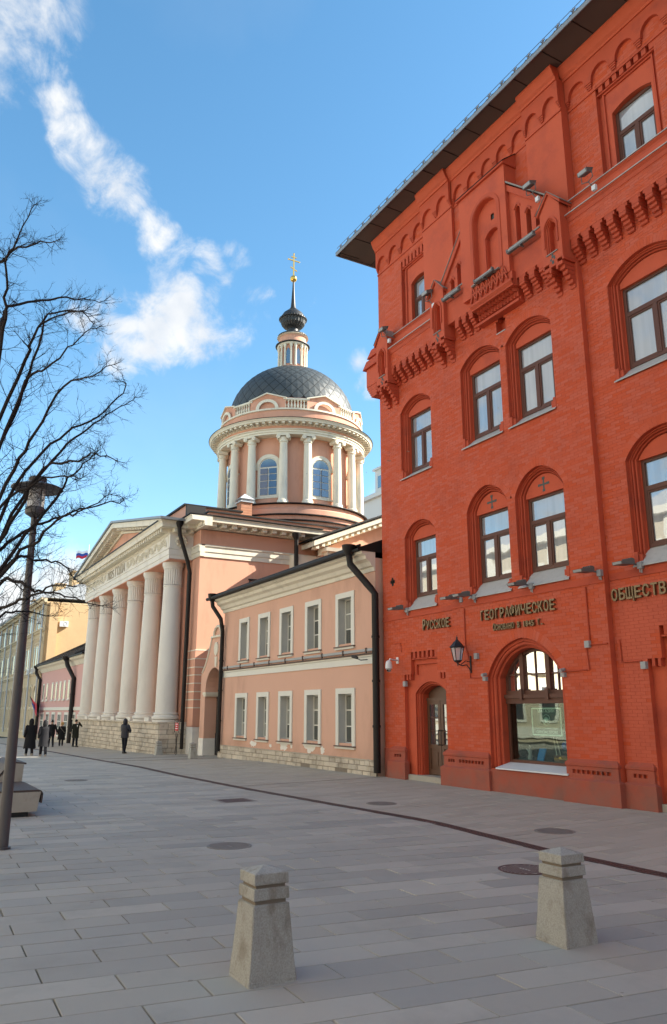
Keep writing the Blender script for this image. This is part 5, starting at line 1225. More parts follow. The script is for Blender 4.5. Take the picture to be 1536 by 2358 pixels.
for h in hs_:
    a, z0, b_, z1 = h[0][0], h[0][1], h[2][0], h[2][1]; w = sub('window', HS, ((a+b_)/2, HY, z0))
    MB().loft([[(p[0], HY, p[1]) for p in h+[h[0]]], [(p[0], HY+.34, p[1]) for p in h+[h[0]]]]).build('reveal', 'reveal_grey', w)
    t = MB(); t.box(a-.2, a, HY-.045, HY+.01, z0-.10, z1+.2); t.box(b_, b_+.2, HY-.045, HY+.01, z0-.10, z1+.2); t.box(a, b_, HY-.045, HY+.01, z1, z1+.2)
    t.build('architrave', 'frame_white', w)
    MB().box(a-.22, b_+.22, HY-.12, HY+.3, z0-.13, z0-.09).build('sill', 'ledge_brown', w)
    MB().box(a-.20, b_+.20, HY-.08, HY+.0, z0-.20, z0-.131).build('sill_moulding', 'frame_white', w)
    f = MB(); y0 = HY+.26; xm = (a+b_)/2; k = .055
    f.box(a, a+k, y0, y0+.06, z0-.09, z1); f.box(b_-k, b_, y0, y0+.06, z0-.09, z1); f.box(a+k, b_-k, y0, y0+.06, z1-k, z1); f.box(a+k, b_-k, y0, y0+.06, z0-.09, z0+.02); f.box(xm-.045, xm+.045, y0-.01, y0+.06, z0+.02, z1-k)
    for q in (1, 2): zz = z0 + (z1-z0)*q/3; f.box(a+k, xm-.045, y0+.005, y0+.05, zz-.022, zz+.022); f.box(xm+.045, b_-k, y0+.005, y0+.05, zz-.022, zz+.022)
    f.build('window_frame', 'frame_white', w)
    wm_ = random.choice(['pane_shade', 'pane_shade_dim', 'pane_curtain'])
    zs2 = [z0+.02] + [z0+(z1-z0)*q/3 for q in (1, 2)] + [z1-k]
    for q in range(3):
        for (xa_, xb_) in ((a+k, xm-.045), (xm+.045, b_-k)): MB().box(xa_, xb_, y0+.02, y0+.03, zs2[q]+.02, zs2[q+1]-.02).build('pane', random.choice(['pane_shade', 'pane_shade', 'pane_shade_dim', 'pane_curtain']) if q else wm_, w)
# cornice swept with right return, mid band, ledge
band_y(HY, hx0-.1, hx1, [(0, 6.84), (.05, 6.84), (.07, 6.98), (.16, 7.02), (.24, 7.16), (.38, 7.24), (.42, 7.36), (.55, 7.42), (.58, 7.52), (0, 7.55)], 'cornice', 'white_stucco', HS)
band_y(HY, hx0, hx1, [(0, 3.66), (.04, 3.66), (.04, 3.88), (.08, 3.92), (.08, 3.96), (0, 3.97)], 'string_course', 'frame_white', HS)
m = MB(); m.box(hx0, hx1, HY-.14, HY, 3.985, 4.02)
for i in range(9): m.box(hx0+.9+1.6*i, hx0+.96+1.6*i, HY-.16, HY-.10, 4.02, 4.20)
m.build('ledge', 'ledge_brown', HS)
m = MB(); m.box(hx0, hx1, HY-.13, HY-.08, 4.08, 4.17); m.build('cable_trunking', 'grey_plastic', HS)
# roof
m = MB(); m.prism([(HY-.72, 7.50), (HY-.72, 7.58), (HY+4.2, 9.4), (HY+8.6, 7.6), (HY+8.6, 7.5)], hx0-.55, hx1+.02, 'x'); m.build('roof', 'roof_black', HS)
m = MB(); m.tube([(hx0-.6, HY-.74, 7.56), (hx1-.6, HY-.74, 7.56)], .085, 8); m.tube([(hx0-.5, HY-.5, 7.74), (hx1-.2, HY-.5, 7.74)], .05, 6)
m.build('gutter', 'pipe_black', HS)
m = MB(); x = hx0
while x < hx1: m.prism([(HY-.70, 7.585), (HY+4.2, 9.405), (HY+4.2, 9.44), (HY-.70, 7.62)], x, x+.035, 'x'); x += .62
m.build('roof_seam', 'roof_black', HS)
pipe([(-36.95, 13.75, 7.5), (-36.95, 13.8, 7.15), (-36.55, 14.1, 6.5), (-36.72, 14.28, 5.9), (-36.82, 14.28, .2)], .105, HS)
pipe([(-23.35, 13.72, 7.5), (-23.35, 13.78, 7.1), (-22.75, 14.2, 6.25), (-22.60, 14.32, 6.0), (-22.60, 14.32, .12)], .122, HS)
# damaged stone plinth, stone by stone
MB().box(hx0-.12, hx1, HY-.07, HY, -.3, .44).build('plinth_core', 'stone_joint', HS)
random.seed(33); st_ = []
for (r0, r1) in ((-.12, .13), (.13, .30), (.30, .47)):
    x = hx0-.12
    while x < hx1:
        x2 = min(x+random.uniform(.28, .75), hx1)
        if hx1-x2 < .2: x2 = hx1
        if not (r0 < .1 and (-28.5 < x < -27.9 or -25.5 < x < -24.9) and True): st_.append((x+.008, x2-.008, r0+.006, r1-.006, HY-.07-random.uniform(.005, .04)))
        x = x2
place_stones(st_, HS)
m = MB(); x = hx0-.12; m.box(hx0-.14, hx1, HY-.10, HY, .47, .50); m.build('plinth_cap', 'limestone', HS)
# bare plaster where paint has flaked
random.seed(12)
for cx, cz, w_, h_ in ((-33.0, .68, .85, .28), (-31.2, .66, .35, .16), (-29.9, .66, .9, .32), (-29.2, .74, .25, .24), (-27.6, .72, .9, .42), (-26.6, .66, .35, .34)):
    pts = []
    for k in range(22):
        a = 2*math.pi*k/22; q = random.uniform(.55, 1.1); pts.append((cx+w_/2*q*math.cos(a), max(.505, cz+h_/2*q*math.sin(a))))
    MB().prism(pts, HY-.004, HY+.002).build('flaked_plaster', 'plaster_white', HS)

# ================================================================== left wing, mirrored low house beyond the portico
LW = thing('far_pink_house', 'small rose-pink two-storey house beyond the portico, partly hidden by its columns', 'house', (-76, 14.4, -.5))
lx0, lx1 = -88.2, -66.0; LY = 14.2
MB().box(lx0, lx1, LY, LY+9, -1.3, 6.6).build('wall', 'pink_far', LW)
band_y(LY, lx0-.1, lx1+.1, [(0, 5.9), (.05, 5.9), (.25, 6.25), (.5, 6.4), (.55, 6.55), (0, 6.6)], 'cornice', 'white_stucco', LW)
band_y(LY, lx0, lx1, [(0, 2.12), (.08, 2.12), (.08, 2.38), (0, 2.40)], 'string_course', 'frame_white', LW)
MB().prism([(LY-.7, 6.55), (LY-.7, 6.66), (LY+4.5, 9.3), (LY+9.5, 6.6)], lx0-.4, lx1+.4, 'x').build('roof', 'roof_black', LW)
m = MB(); x = lx0
while x < lx1: m.prism([(LY-.7, 6.665), (LY+4.5, 9.305), (LY+4.5, 9.40), (LY-.7, 6.76)], x, x+.12, 'x'); x += .7
m.build('roof_seam', 'roof_black', LW)
for i in range(8):
    x = -86.0 + i*1.98 + (.9 if i > 1 else 0); w = sub('window', LW, (x, LY, 3.2)); MB().box(x-.42, x+.42, LY-.05, LY+.01, 3.05, 4.75).build('architrave', 'frame_white', w); MB().box(x-.27, x+.27, LY-.06, LY-.051, 3.2, 4.6).build('pane', 'pane_shade', w)
    MB().box(x-.5, x+.5, LY-.12, LY, 2.97, 3.05).build('sill', 'frame_white', w)
for i in range(6):
    x = -85.6 + i*3.05; w = sub('window', LW, (x, LY, 0)); MB().box(x-.85, x+.85, LY-.06, LY+.01, -.2, 1.95).build('architrave', 'frame_white', w)
    for a in (-.66, .06):
        for q in range(3): MB().box(x+a, x+a+.6, LY-.07, LY-.061, -.05+.62*q, .50+.62*q).build('pane', 'pane_shade', w)
pipe([(-88.6, 13.7, 6.4), (-88.6, 13.7, 5.9), (-87.6, 14.0, 5.2), (-87.6, 14.0, -.8)], .16, LW); pipe([(-71.8, 13.5, 6.4), (-71.6, 13.6, 5.9), (-70.6, 14.0, 4.8), (-70.6, 14.0, -.6)], .19, LW)
MB().box(lx0, lx1, LY-.08, LY, -1.3, -.25).build('plinth', 'limestone', LW)

# ================================================================== yellow building
YB_ = thing('yellow_building', 'long ochre-yellow three-storey building at far left with arched ground floor windows', 'building', (-105, 13.9, -.8))
yx0, yx1, YY = -150.0, -89.6, 14.3
MB().box(yx0, yx1, YY, YY+12, -1.5, 13.7).build('wall', 'yellow_wall', YB_)
MB().box(yx1, yx1+.05, YY+.02, YY+12, -1.5, 13.6).build('gable_wall', 'yellow_rough', YB_)
MB().box(yx1+.05, yx1+.55, YY+.3, YY+1.2, 4, 13.6).build('gable_pier', 'yellow_rough', YB_)
for z, o, h in ((5.9, .25, .35), (10.5, .3, .35), (13.6, .6, .5)): band_y(YY, yx0, yx1+.1, [(0, z), (o*.4, z), (o*.6, z+h*.5), (o, z+h*.6), (o, z+h), (0, z+h)], 'string_course', 'yellow_trim', YB_)
m = MB(); 
x = yx0+.3
while x < yx1-.4: m.box(x, x+.16, YY-.06, YY, 9.55, 10.0); x += .42
m.box(yx0, yx1, YY-.05, YY, 9.35, 9.5); m.build('brick_frieze', 'yellow_trim', YB_)
m = MB(); m.prism([(YY-.7, 14.1), (YY-.7, 14.2), (YY+5, 16.6), (YY+12.5, 14.1)], yx0, yx1+.12, 'x'); m.build('roof', 'roof_steel', YB_)
m = MB(); x = yx0
while x < yx1: m.prism([(YY-.7, 14.21), (YY+5, 16.61), (YY+5, 16.67), (YY-.7, 14.27)], x, x+.05, 'x'); x += .8
m.build('roof_seam', 'roof_grey', YB_)
for i in range(10):
    bx0 = yx1 - 1.0 - i*5.9
    if bx0 < yx0+6: break
    for k, dx in enumerate((-.9, -2.3, -4.0)):
        for (z0, z1) in ((6.7, 9.0), (10.95, 13.0)):
            x = bx0+dx; w = sub('window', YB_, (x, YY, z0)); MB().box(x-.55, x+.55, YY-.10, YY+.01, z0-.15, z1+.25).build('surround', 'yellow_trim', w); MB().box(x-.38, x+.38, YY-.11, YY-.101, z0, z1).build('pane', 'pane_shade', w)
    for dx in (-1.4, -4.2):
        x = bx0+dx; w = sub('arched_window', YB_, (x, YY, 0)); op = opening(x-1.15, x+1.15, -.3, 3.8, 1.15, 'round', 10); op2 = opening(x-.9, x+.9, -.1, 3.8, .9, 'round', 10)
        MB().prism(op, YY-.12, YY+.01, 'y', [op2]).build('surround', 'yellow_trim', w); MB().sheet(op2, YY-.02).build('pane', 'pane_dark', w); MB().box(x-.9, x+.9, YY-.09, YY-.03, 2.2, 2.5).box(x-.05, x+.05, YY-.08, YY-.031, -.1, 2.2).build('mullion', 'yellow_trim', w)
    m = MB(); m.tube([(bx0+.45, YY-.25, 13.5), (bx0+.45, YY-.22, -.6)], .10, 8); m.build('downpipe', 'roof_steel', YB_, True)
for x in (-93.5, -104, -121): MB().box(x-1.1, x+1.1, YY+3, YY+4.2, 15.0, 17.6).box(x-1.25, x+1.25, YY+2.9, YY+4.3, 17.6, 17.8).build('chimney', 'yellow_rough', YB_)
def aircon(x, y, z, face, label):
    t = thing('air_conditioner', label, 'air conditioner', (x, y, z), 'air conditioners on the yellow building')
    if face == 'x': b0 = MB().box(x, x+.35, y-.45, y+.45, z, z+.6); fan = [(x+.36, y+.12+.2*math.cos(a), z+.3+.2*math.sin(a)) for a in [2*math.pi*j/12 for j in range(13)]]
    else: b0 = MB().box(x-.45, x+.45, y-.38, y-.02, z, z+.6); fan = [(x+.12+.2*math.cos(a), y-.39, z+.3+.2*math.sin(a)) for a in [2*math.pi*j/12 for j in range(13)]]
    b0.build('casing', 'white_plastic', t); MB().tube(fan, .02, 4).build('fan_ring', 'grey_plastic', t)
    br = MB(); 
    if face == 'x': br.box(x, x+.4, y-.4, y-.36, z-.08, z-.01); br.box(x, x+.4, y+.36, y+.4, z-.08, z-.01)
    else: br.box(x-.4, x-.36, y-.4, y, z-.08, z-.01); br.box(x+.36, x+.4, y-.4, y, z-.08, z-.01)
    br.build('bracket', 'grey_plastic', t)
aircon(-89.5, 16.2, 11.0, 'x', 'white air conditioner alone on the sunlit side wall of the yellow building')
aircon(-92.6, 14.3, 11.6, 'y', 'white air conditioner high on the yellow street front, nearest its right end')
aircon(-106.5, 14.3, 11.3, 'y', 'white air conditioner high on the yellow street front, left of the lamp post')
for i, x in enumerate((-93.6, -96.6)): aircon(x, 14.3, 6.1, 'y', ['air conditioner above the arched windows of the yellow front, right one of two', 'air conditioner above the arched windows of the yellow front, left one of two'][i])
# far white building, then two unseen blocks added to shade the ground
FB = thing('far_white_building', 'pale grey-white building seen between the drum and the brick building', 'building', (-68, 48, 0))
MB().box(-84, -62, 46, 62, -2, 25.5).build('wall', 'white_far', FB); MB().box(-84.5, -61.6, 45.6, 62, 25.5, 26.0).build('cornice', 'white_far', FB)
MB().box(-73, -66.0, 46.5, 52, 26, 29.0).build('roof_house', 'white_far', FB); MB().box(-73.3, -65.7, 46.3, 52.2, 29.0, 29.25).build('roof_slab', 'white_far', FB)
for k in range(3): MB().box(-72.4+2.2*k, -71.3+2.2*k, 46.45, 46.49, 26.8, 28.2).build('window', 'pane_dark', FB)
for k in range(2): MB().box(-65.99, -65.95, 47.3+2.2*k, 48.4+2.2*k, 26.8, 28.2).build('window', 'pane_dark', FB)
RB = thing('rear_sun_blocker', 'unseen plain cream block added behind the low pink house to shade the plaza', 'building', (-29, 34, 0))  # added out of sight to stop sun reaching the plaza paving
MB().box(-33.6, -22.8, 28.2, 30.8, 0, 20.5).build('wall', 'cream_wall', RB); MB().box(-33.8, -22.8, 28.0, 31.0, 20.5, 20.8).build('roof', 'roof_grey', RB)
for kx in range(5):
    for kz in range(5): MB().box(-34.0+2.3*kx, -32.9+2.3*kx, 28.15, 28.19, 2.5+3.7*kz, 4.4+3.7*kz).build('window', 'pane_dark', RB)
RC_ = thing('far_sun_blocker', 'unseen cream block added behind the far pink house to shade the ground', 'building', (-75, 30, 0))  # added out of sight, blocks sun from the far ground
MB().box(-82, -66.5, 25, 36, -1, 13.2).build('wall', 'cream_wall', RC_); MB().box(-82.3, -66.2, 24.7, 36.3, 13.2, 13.5).build('roof', 'roof_grey', RC_)
# cream palace across the street (reflected in the windows)
OP = thing('palace_opposite', 'long cream neoclassical palace across the street, seen only as reflections in the windows', 'building', (-30, -18, 0))
OY = -15.0
D('brown_block', (0.24, 0.18, 0.135), 0.9, 0.15, 0.6)
MB().box(-95, 45, OY-12, OY, -1, 15.5).build('wall', 'cream_wall', OP)
def fy(z, o, h, nm): MB().box(-95, 45, OY, OY+o, z, z+h).build(nm, 'frame_white', OP)
fy(15.2, .7, .5, 'cornice'); fy(5.0, .25, .35, 'string_course'); fy(0, .15, .8, 'plinth')
MB().prism([(OY+.7, 15.7), (OY-5.5, 18.4), (OY-12.5, 15.7)], -95, 45, 'x').build('roof', 'roof_steel', OP)
for i in range(38):
    x = -93 + i*3.6
    for (z0, z1) in ((1.4, 3.8), (6.6, 9.4), (11.2, 13.2)):
        w = sub('window', OP, (x, OY, z0)); MB().box(x-.95, x+.95, OY, OY+.10, z0-.2, z1+.3).build('architrave', 'frame_white', w); MB().box(x-.65, x+.65, OY+.10, OY+.11, z0, z1).build('pane', 'pane_dark', w)
    MB().box(x+1.4, x+2.2, OY, OY+.22, 5.4, 15.2).build('pilaster', 'frame_white', OP)
NB = thing('neighbour_light_blocker', 'four-storey brown block added beyond the brick building, outside the picture, to hold back light', 'building', (30, 15, 0))  # added occluder, dims sky light arriving along the street
MB().box(3.6, 95, 14.7, 30, 0, 19).build('wall', 'brown_block', NB); MB().box(3.6, 95, 14.2, 30.2, 19, 19.4).build('roof', 'roof_grey', NB)
DB = thing('opposite_light_blocker', 'tall dark brown block added across the street, outside the picture, to hold back light', 'building', (20, -14, 0))  # added occluder, kept dark brown so little light bounces off it
MB().box(-3, 90, -30, -12.5, 0, 22).build('wall', 'brown_block', DB); MB().box(-3.3, 90, -30, -12, 22, 22.5).build('roof', 'roof_grey', DB)
for i in range(24):
    for z in (2, 6, 10, 14, 18): MB().box(-1+3.7*i, .6+3.7*i, -12.5, -12.45, z, z+2.3).build('window', 'pane_dark', DB)
MB().box(100, 103, -60, 70, -1, 14).build('far_block', 'cream_wall', thing('street_end_building', 'cream building closing the street far behind the camera', 'building', (100, 0, 0)))
# ================================================================== ground
random.seed(99)
g = MB(); rows = []
xs = [-1500, -400, -160, -120, -100, -80, -70, -60, -50, -45, -40, -36, -31, 0, 60, 1500]; ysr = [-1500, -60, -10, 0, 10, 20, 60, 1500]
for x in xs: rows.append([(x, y, gz(max(x, -160)) - .035) for y in ysr])
g.loft(rows); ground = struct(g.build('ground', 'joint'))
Wd = struct(bpy.data.objects.new('plaza_pavement', None)); COL.objects.link(Wd); WLOC[Wd.name] = Vector((0,0,0))
SW = struct(bpy.data.objects.new('sidewalk_pavement', None)); COL.objects.link(SW); WLOC[SW.name] = Vector((0,0,0))
DR = [(60, 9.24), (-7.4, 9.24), (-9.7, 9.24), (-13.3, 9.60), (-16.6, 9.34), (-21.0, 9.05), (-26.6, 8.85), (-38, 8.9), (-50, 9.05), (-160, 9.3)]
def drain_y(x):
    for (xa, ya), (xb, yb) in zip(DR[:-1], DR[1:]):
        if xb <= x <= xa: return ya + (yb-ya)*(xa-x)/(xa-xb)
    return 9.2
HOLES = [(-12.5, 5.10, .36, 'iron'), (-8.75, 7.90, .36, 'brown'), (-11.1, 10.78, .36, 'iron'), (-16.25, 10.40, .36, 'iron'), (-26.1, 5.5, .36, 'iron')]
def near_hole(x, y, m=0.0): return any((x-a)**2 + (y-b)**2 < (r+m)**2 for a, b, r, _ in HOLES) 
W_, L_, GAP = .395, 1.085, .0065
SK = math.tan(R(7.2)); SK2 = math.tan(R(1.2))
pav = []
def clip_poly(poly, side, off=0.0):
    """keep the part of a polygon on one side of the drain line (side -1: plaza, +1: sidewalk)"""
    out = []; n = len(poly); f = lambda p: side*(p[1]-drain_y(p[0])) - off
    for i in range(n):
        a, b = poly[i], poly[(i+1) % n]; fa, fb = f(a), f(b)
        if fa >= 0: out.append(a)
        if (fa >= 0) != (fb >= 0): t = fa/(fa-fb); out.append((a[0]+(b[0]-a[0])*t, a[1]+(b[1]-a[1])*t))
    return out
def add_paver(lst, poly):
    if len(poly) < 3: return
    cx = sum(p[0] for p in poly)/len(poly); cy = sum(p[1] for p in poly)/len(poly)
    if near_hole(cx, cy, -.12): return
    lst.append((cx, cy, poly))
plaza = []
for i in range(-10, 190):
    for j in range(-12, 10):
        y0 = 1.38 + L_*j + (L_/2 if i % 2 else 0); x0 = -6.77 - W_*i
        x_c = lambda x, y: x + (y-1.38)*SK
        y_c = lambda x, y: y - (x-x0)*SK2*0
        poly = [(x_c(x0+GAP, y0+GAP), y0+GAP), (x_c(x0+W_-GAP, y0+GAP), y0+GAP-.012), (x_c(x0+W_-GAP, y0+L_-GAP), y0+L_-GAP-.012), (x_c(x0+GAP, y0+L_-GAP), y0+L_-GAP)]
        if max(p[1] for p in poly) < -9: continue
        poly = clip_poly(poly, -1, .13)
        if poly and poly[0][0] < 2.5: add_paver(plaza, poly)
side = []
W2, L2 = .30, .90
for i in range(-40, 330):
    for j in range(0, 8):
        y0 = 8.0 + L2*j + (L2/2 if i % 2 else 0); x0 = -2 - W2*i; xc = lambda x, y: x - (y-9.2)*math.tan(R(6))
        poly = [(xc(x0+.003, y0), y0+.003), (xc(x0+W2-.003, y0), y0+.003), (xc(x0+W2-.003, y0+L2), y0+L2-.003), (xc(x0+.003, y0+L2), y0+L2-.003)]
        if x0 > 6: continue
        poly = clip_poly(poly, 1, .13)
        if poly and min(p[1] for p in poly) < 14.9: add_paver(side, poly)
def extr(mb, poly, dz, off=(0,0)):
    n = len(poly); b = .003
    cx = sum(p[0] for p in poly)/n; cy = sum(p[1] for p in poly)/n
    tl = random.uniform(-.0022, .0022), random.uniform(-.0015, .0015)
    top = [(p[0]+(b if p[0] < cx else -b)-off[0], p[1]+(b if p[1] < cy else -b)-off[1], gz(p[0])+dz+tl[0]*(1 if p[0] < cx else -1)+tl[1]*(1 if p[1] < cy else -1)) for p in poly]
    mid = [(p[0]-off[0], p[1]-off[1], gz(p[0])+dz-.006) for p in poly]; bot = [(p[0]-off[0], p[1]-off[1], gz(p[0])-.035) for p in poly]
    o = len(mb.v); mb.v += top+mid+bot
    mb.f.append(tuple(o+k for k in range(n)))
    for q in (0, n): mb.f += [(o+q+k, o+q+(k+1) % n, o+q+n+(k+1) % n, o+q+n+k) for k in range(n)]
fwd = lambda p: -p[0]*.872 + p[1]*.489
def in_view(p):
    f_ = fwd(p); s_ = p[0]*.489 + p[1]*.872
    return f_ > 2.5 and abs(s_) < f_*.50 + .8
vis = sorted([p for p in plaza if in_view(p) and len(p[2]) == 4], key=lambda p: p[0]**2+p[1]**2)[:300]
ids = set(id(p) for p in vis)
protos = []
for k in range(6):
    mb = MB(); q = [(GAP, GAP), (W_-GAP, GAP-.012), (W_-GAP, L_-GAP-.012), (GAP, L_-GAP)]
    extr(mb, [(x+y*SK, y) for x, y in q], 0.0); me = mb.mesh('paver'); me.materials.append(MT['paver']); protos.append(me)
reg = lambda p: abs((max(a[1] for a in p[2])-min(a[1] for a in p[2])) - (L_-.0+.0)) < .05
for p in vis:
    cx, cy, poly = p
    if reg(p):
        o = bpy.data.objects.new('paver', random.choice(protos)); o.location = (poly[0][0]-GAP-GAP*SK, poly[0][1]-GAP, random.uniform(-.0025, .0015))
    else:
        mb = MB(); extr(mb, poly, random.uniform(-.002, .001)); me = mb.mesh('paver'); me.materials.append(MT['paver']); o = bpy.data.objects.new('paver', me)
    COL.objects.link(o); o.parent = Wd
mb = MB()
for p in plaza:
    if id(p) not in ids: extr(mb, p[2], random.uniform(-.003, .001))
mb.build('pavers', 'paver', Wd, kind='stuff')
vis2 = sorted([p for p in side if in_view(p) and len(p[2]) == 4], key=lambda p: p[0]**2+p[1]**2)[:300]
ids = set(id(p) for p in vis2)
for p in vis2:
    mb = MB(); extr(mb, p[2], random.uniform(-.002, .001)); me = mb.mesh('paver'); me.materials.append(MT['paver_warm']); o = bpy.data.objects.new('paver', me); COL.objects.link(o); o.parent = SW
mb = MB()
for p in side:
    if id(p) not in ids: extr(mb, p[2], random.uniform(-.002, .001))
mb.build('pavers', 'paver_warm', SW, kind='stuff')
# the rest of the ground outside the laid area
g = MB(); g.box(3.0, 60, -9, 14.6, -.03, -.004); g.build('far_paving', 'ground_base', Wd)
# slot drain: iron channel with ribs
dn = struct(bpy.data.objects.new('drain_channel', None)); COL.objects.link(dn); WLOC[dn.name] = Vector((0,0,0))
m = MB(); pts = []
x = 3.0
while x > -75: pts.append(x); x -= .8
m.loft([[(x, drain_y(x)-.12, gz(x)-.004), (x, drain_y(x)+.12, gz(x)-.004)] for x in pts]); m.build('channel', 'joint', dn)
m = MB()
for dy in (-.115, -.06, 0, .06, .115):
    m.loft([[(x, drain_y(x)+dy-.018, gz(x)+.002), (x, drain_y(x)+dy+.018, gz(x)+.002)] for x in pts])
x = 2.0
while x > -40: y = drain_y(x); m.box(x, x+.03, y-.11, y+.11, gz(x)-.003, gz(x)+.0012); x -= .10
m.build('grating', 'drain_iron', dn)
# cross joint strips on the sidewalk
m = MB(); m.loft([[(-21.85, 9.2, .0025), (-21.80, 9.2, .0025)], [(-22.50, 14.45, .0025), (-22.45, 14.45, .0025)]])
m.loft([[(-38.8, 9.05, gz(-38.8)+.004), (-38.66, 9.05, gz(-38.8)+.004)], [(-38.9, 14.4, gz(-38.8)+.004), (-38.76, 14.4, gz(-38.8)+.004)]]); m.loft([[(-36.2, 9.05, gz(-36)+.004), (-36.06, 9.05, gz(-36)+.004)], [(-36.2, 14.4, gz(-36)+.004), (-36.06, 14.4, gz(-36)+.004)]])
m.build('joint_strip', 'joint', SW)
# manhole covers
MH_L = ['round cast iron manhole cover in the plaza left of the stone bollard', 'brown grated round cover with pale inlay close to the right-hand bollard', 'round manhole cover in the warm sidewalk in front of the shop window', 'faint round manhole cover in the sidewalk in front of the brown doors', 'low dark manhole cover far off in the plaza near the benches']
for (a, b, r, kind), lb in zip(HOLES, MH_L):
    t = thing('manhole_cover', lb, 'manhole cover', (a, b, 0), 'manhole covers in the paving')
    m = MB(); m.box(a-.72, a+.72, b-.78, b+.78, -.034, -.005); m.build('surround_slab', 'paver' if b < 9 else 'paver_warm', t)
    m = MB(); m.lathe(a, b, [(r*.90, .001), (r*.90, .005), (r, .005), (r, -.002)], 36, cap=False); m.build('rim', 'cast_brown' if kind == 'brown' else 'cast_iron', t)
    m = MB(); m.lathe(a, b, [(r*.885, -.002), (r*.885, .001)], 36); m.build('cover_plate', 'paver' if kind == 'brown' else 'cast_iron', t)
    m = MB(); k = -.3
    while k < .31:
        hw = math.sqrt(max(0, (r*.86)**2 - k*k)); 
        if hw > .05:
            m.box(a+k-.014, a+k+.014, b-hw, b-.02 if abs(k) < .12 else b-.003, .001, .0045); m.box(a+k-.014, a+k+.014, b+.02 if abs(k) < .12 else b+.003, b+hw, .001, .0045)
        k += .055
    m.build('cover_ribs', 'cast_brown' if kind == 'brown' else 'cast_iron', t)
t = thing('drain_grate', 'rectangular worn cover in a square frame in the middle of the plaza', 'manhole cover', (-18.5, 7.66, 0))
m = MB(); m.box(-18.9, -18.1, 7.2, 8.1, -.001, .003); m.build('frame', 'cast_iron', t); m = MB()
for k in range(7): m.box(-18.82+.1*k, -18.76+.1*k, 7.3, 8.0, .003, .006)
m.build('bars', 'cast_brown', t)
# ================================================================== things on and around the brick building
GL = {}
def glyph(ch, size):
    key = (ch,)
    if key not in GL:
        cu_ = bpy.data.curves.new('g', 'FONT'); cu_.body = ch; cu_.size = 1.0; cu_.extrude = 0.12; cu_.resolution_u = 2; cu_.offset = 0.02
        tmp = bpy.data.objects.new('tmp', cu_); COL.objects.link(tmp); dg = bpy.context.evaluated_depsgraph_get(); dg.update()
        me = bpy.data.meshes.new_from_object(tmp.evaluated_get(dg)); bpy.data.objects.remove(tmp)
        xs = [v.co.x for v in me.vertices]; ys_ = [v.co.y for v in me.vertices]; x0, x1, y0 = min(xs), max(xs), 0.0
        for v in me.vertices: v.co.x -= (x0+x1)/2
        me.materials.clear(); me.materials.append(MT['bronze_letter']); GL[key] = (me, x1-x0, max(ys_)-y0)
    return GL[key]
def lettering(name, label, txt, x0, x1, z0, h, y, caps=None, serif=True):
    t = thing(name, label, 'sign', ((x0+x1)/2, y, z0), 'bronze letters on the brick facade')
    n = len(txt); st = (x1-x0)/n; 
    for i, ch in enumerate(txt):
        if ch == ' ': continue
        me, gw, gh = glyph(ch, 1); hh = h*(1.22 if (caps and i in caps) else 1)
        cap = 0.73
        tw = st*.80 * (1.25 if ch in 'ФЩ' else (.6 if ch in '1Г' else 1))
        o = bpy.data.objects.new('letter', me); COL.objects.link(o)
        o.rotation_euler = (math.pi/2, 0, 0); o.scale = (min(1.4, tw/max(gw, .2)), hh/cap, .25)
        o.location = (x0+st*(i+.5), y-.05, z0 - (0 if ch != 'Щ' else 0)); adopt(o, t)
        if serif:
            s = MB(); xc = x0+st*(i+.5); w_ = min(tw, st*.8)*.5; th = hh*.085
            if ch in 'РУКГАФИТНЧ1': s.box(xc-w_*(1 if ch in 'КАИН' else .45), xc+w_*(1 if ch in 'КАИН' else .3), y-.085, y-.012, z0-th*.3, z0+th*.6)
            if ch in 'УКИЧН': s.box(xc-w_*1.05, xc-w_*.2, y-.084, y-.013, z0+hh-th*.6, z0+hh+th*.3); s.box(xc+w_*.2, xc+w_*1.05, y-.084, y-.013, z0+hh-th*.6, z0+hh+th*.3)
            if s.v: s.build('serif', 'bronze_letter', o); 
    return t
def fix_sub(o): pass
lettering('sign_lettering', 'bronze raised word РУССКОЕ over the brown double doors', 'РУССКОЕ', -20.24, -18.84, 4.56, .27, Y1, (0,))
lettering('sign_lettering', 'bronze raised word ГЕОГРАФИЧЕСКОЕ above the pointed shop arch', 'ГЕОГРАФИЧЕСКОЕ', -17.38, -14.42, 4.58, .27, Y2)
lettering('sign_lettering', 'smaller bronze line of founding date 1845 just above the shop arch', 'ОСНОВАНО В 1845 Г.', -16.84, -14.88, 4.25, .155, Y2, (0,), False)
lettering('sign_lettering', 'bronze raised word ОБЩЕСТВО on the right bay, cut by the photo edge', 'ОБЩЕСТВО', -12.78, -11.00, 4.60, .27, Y3)

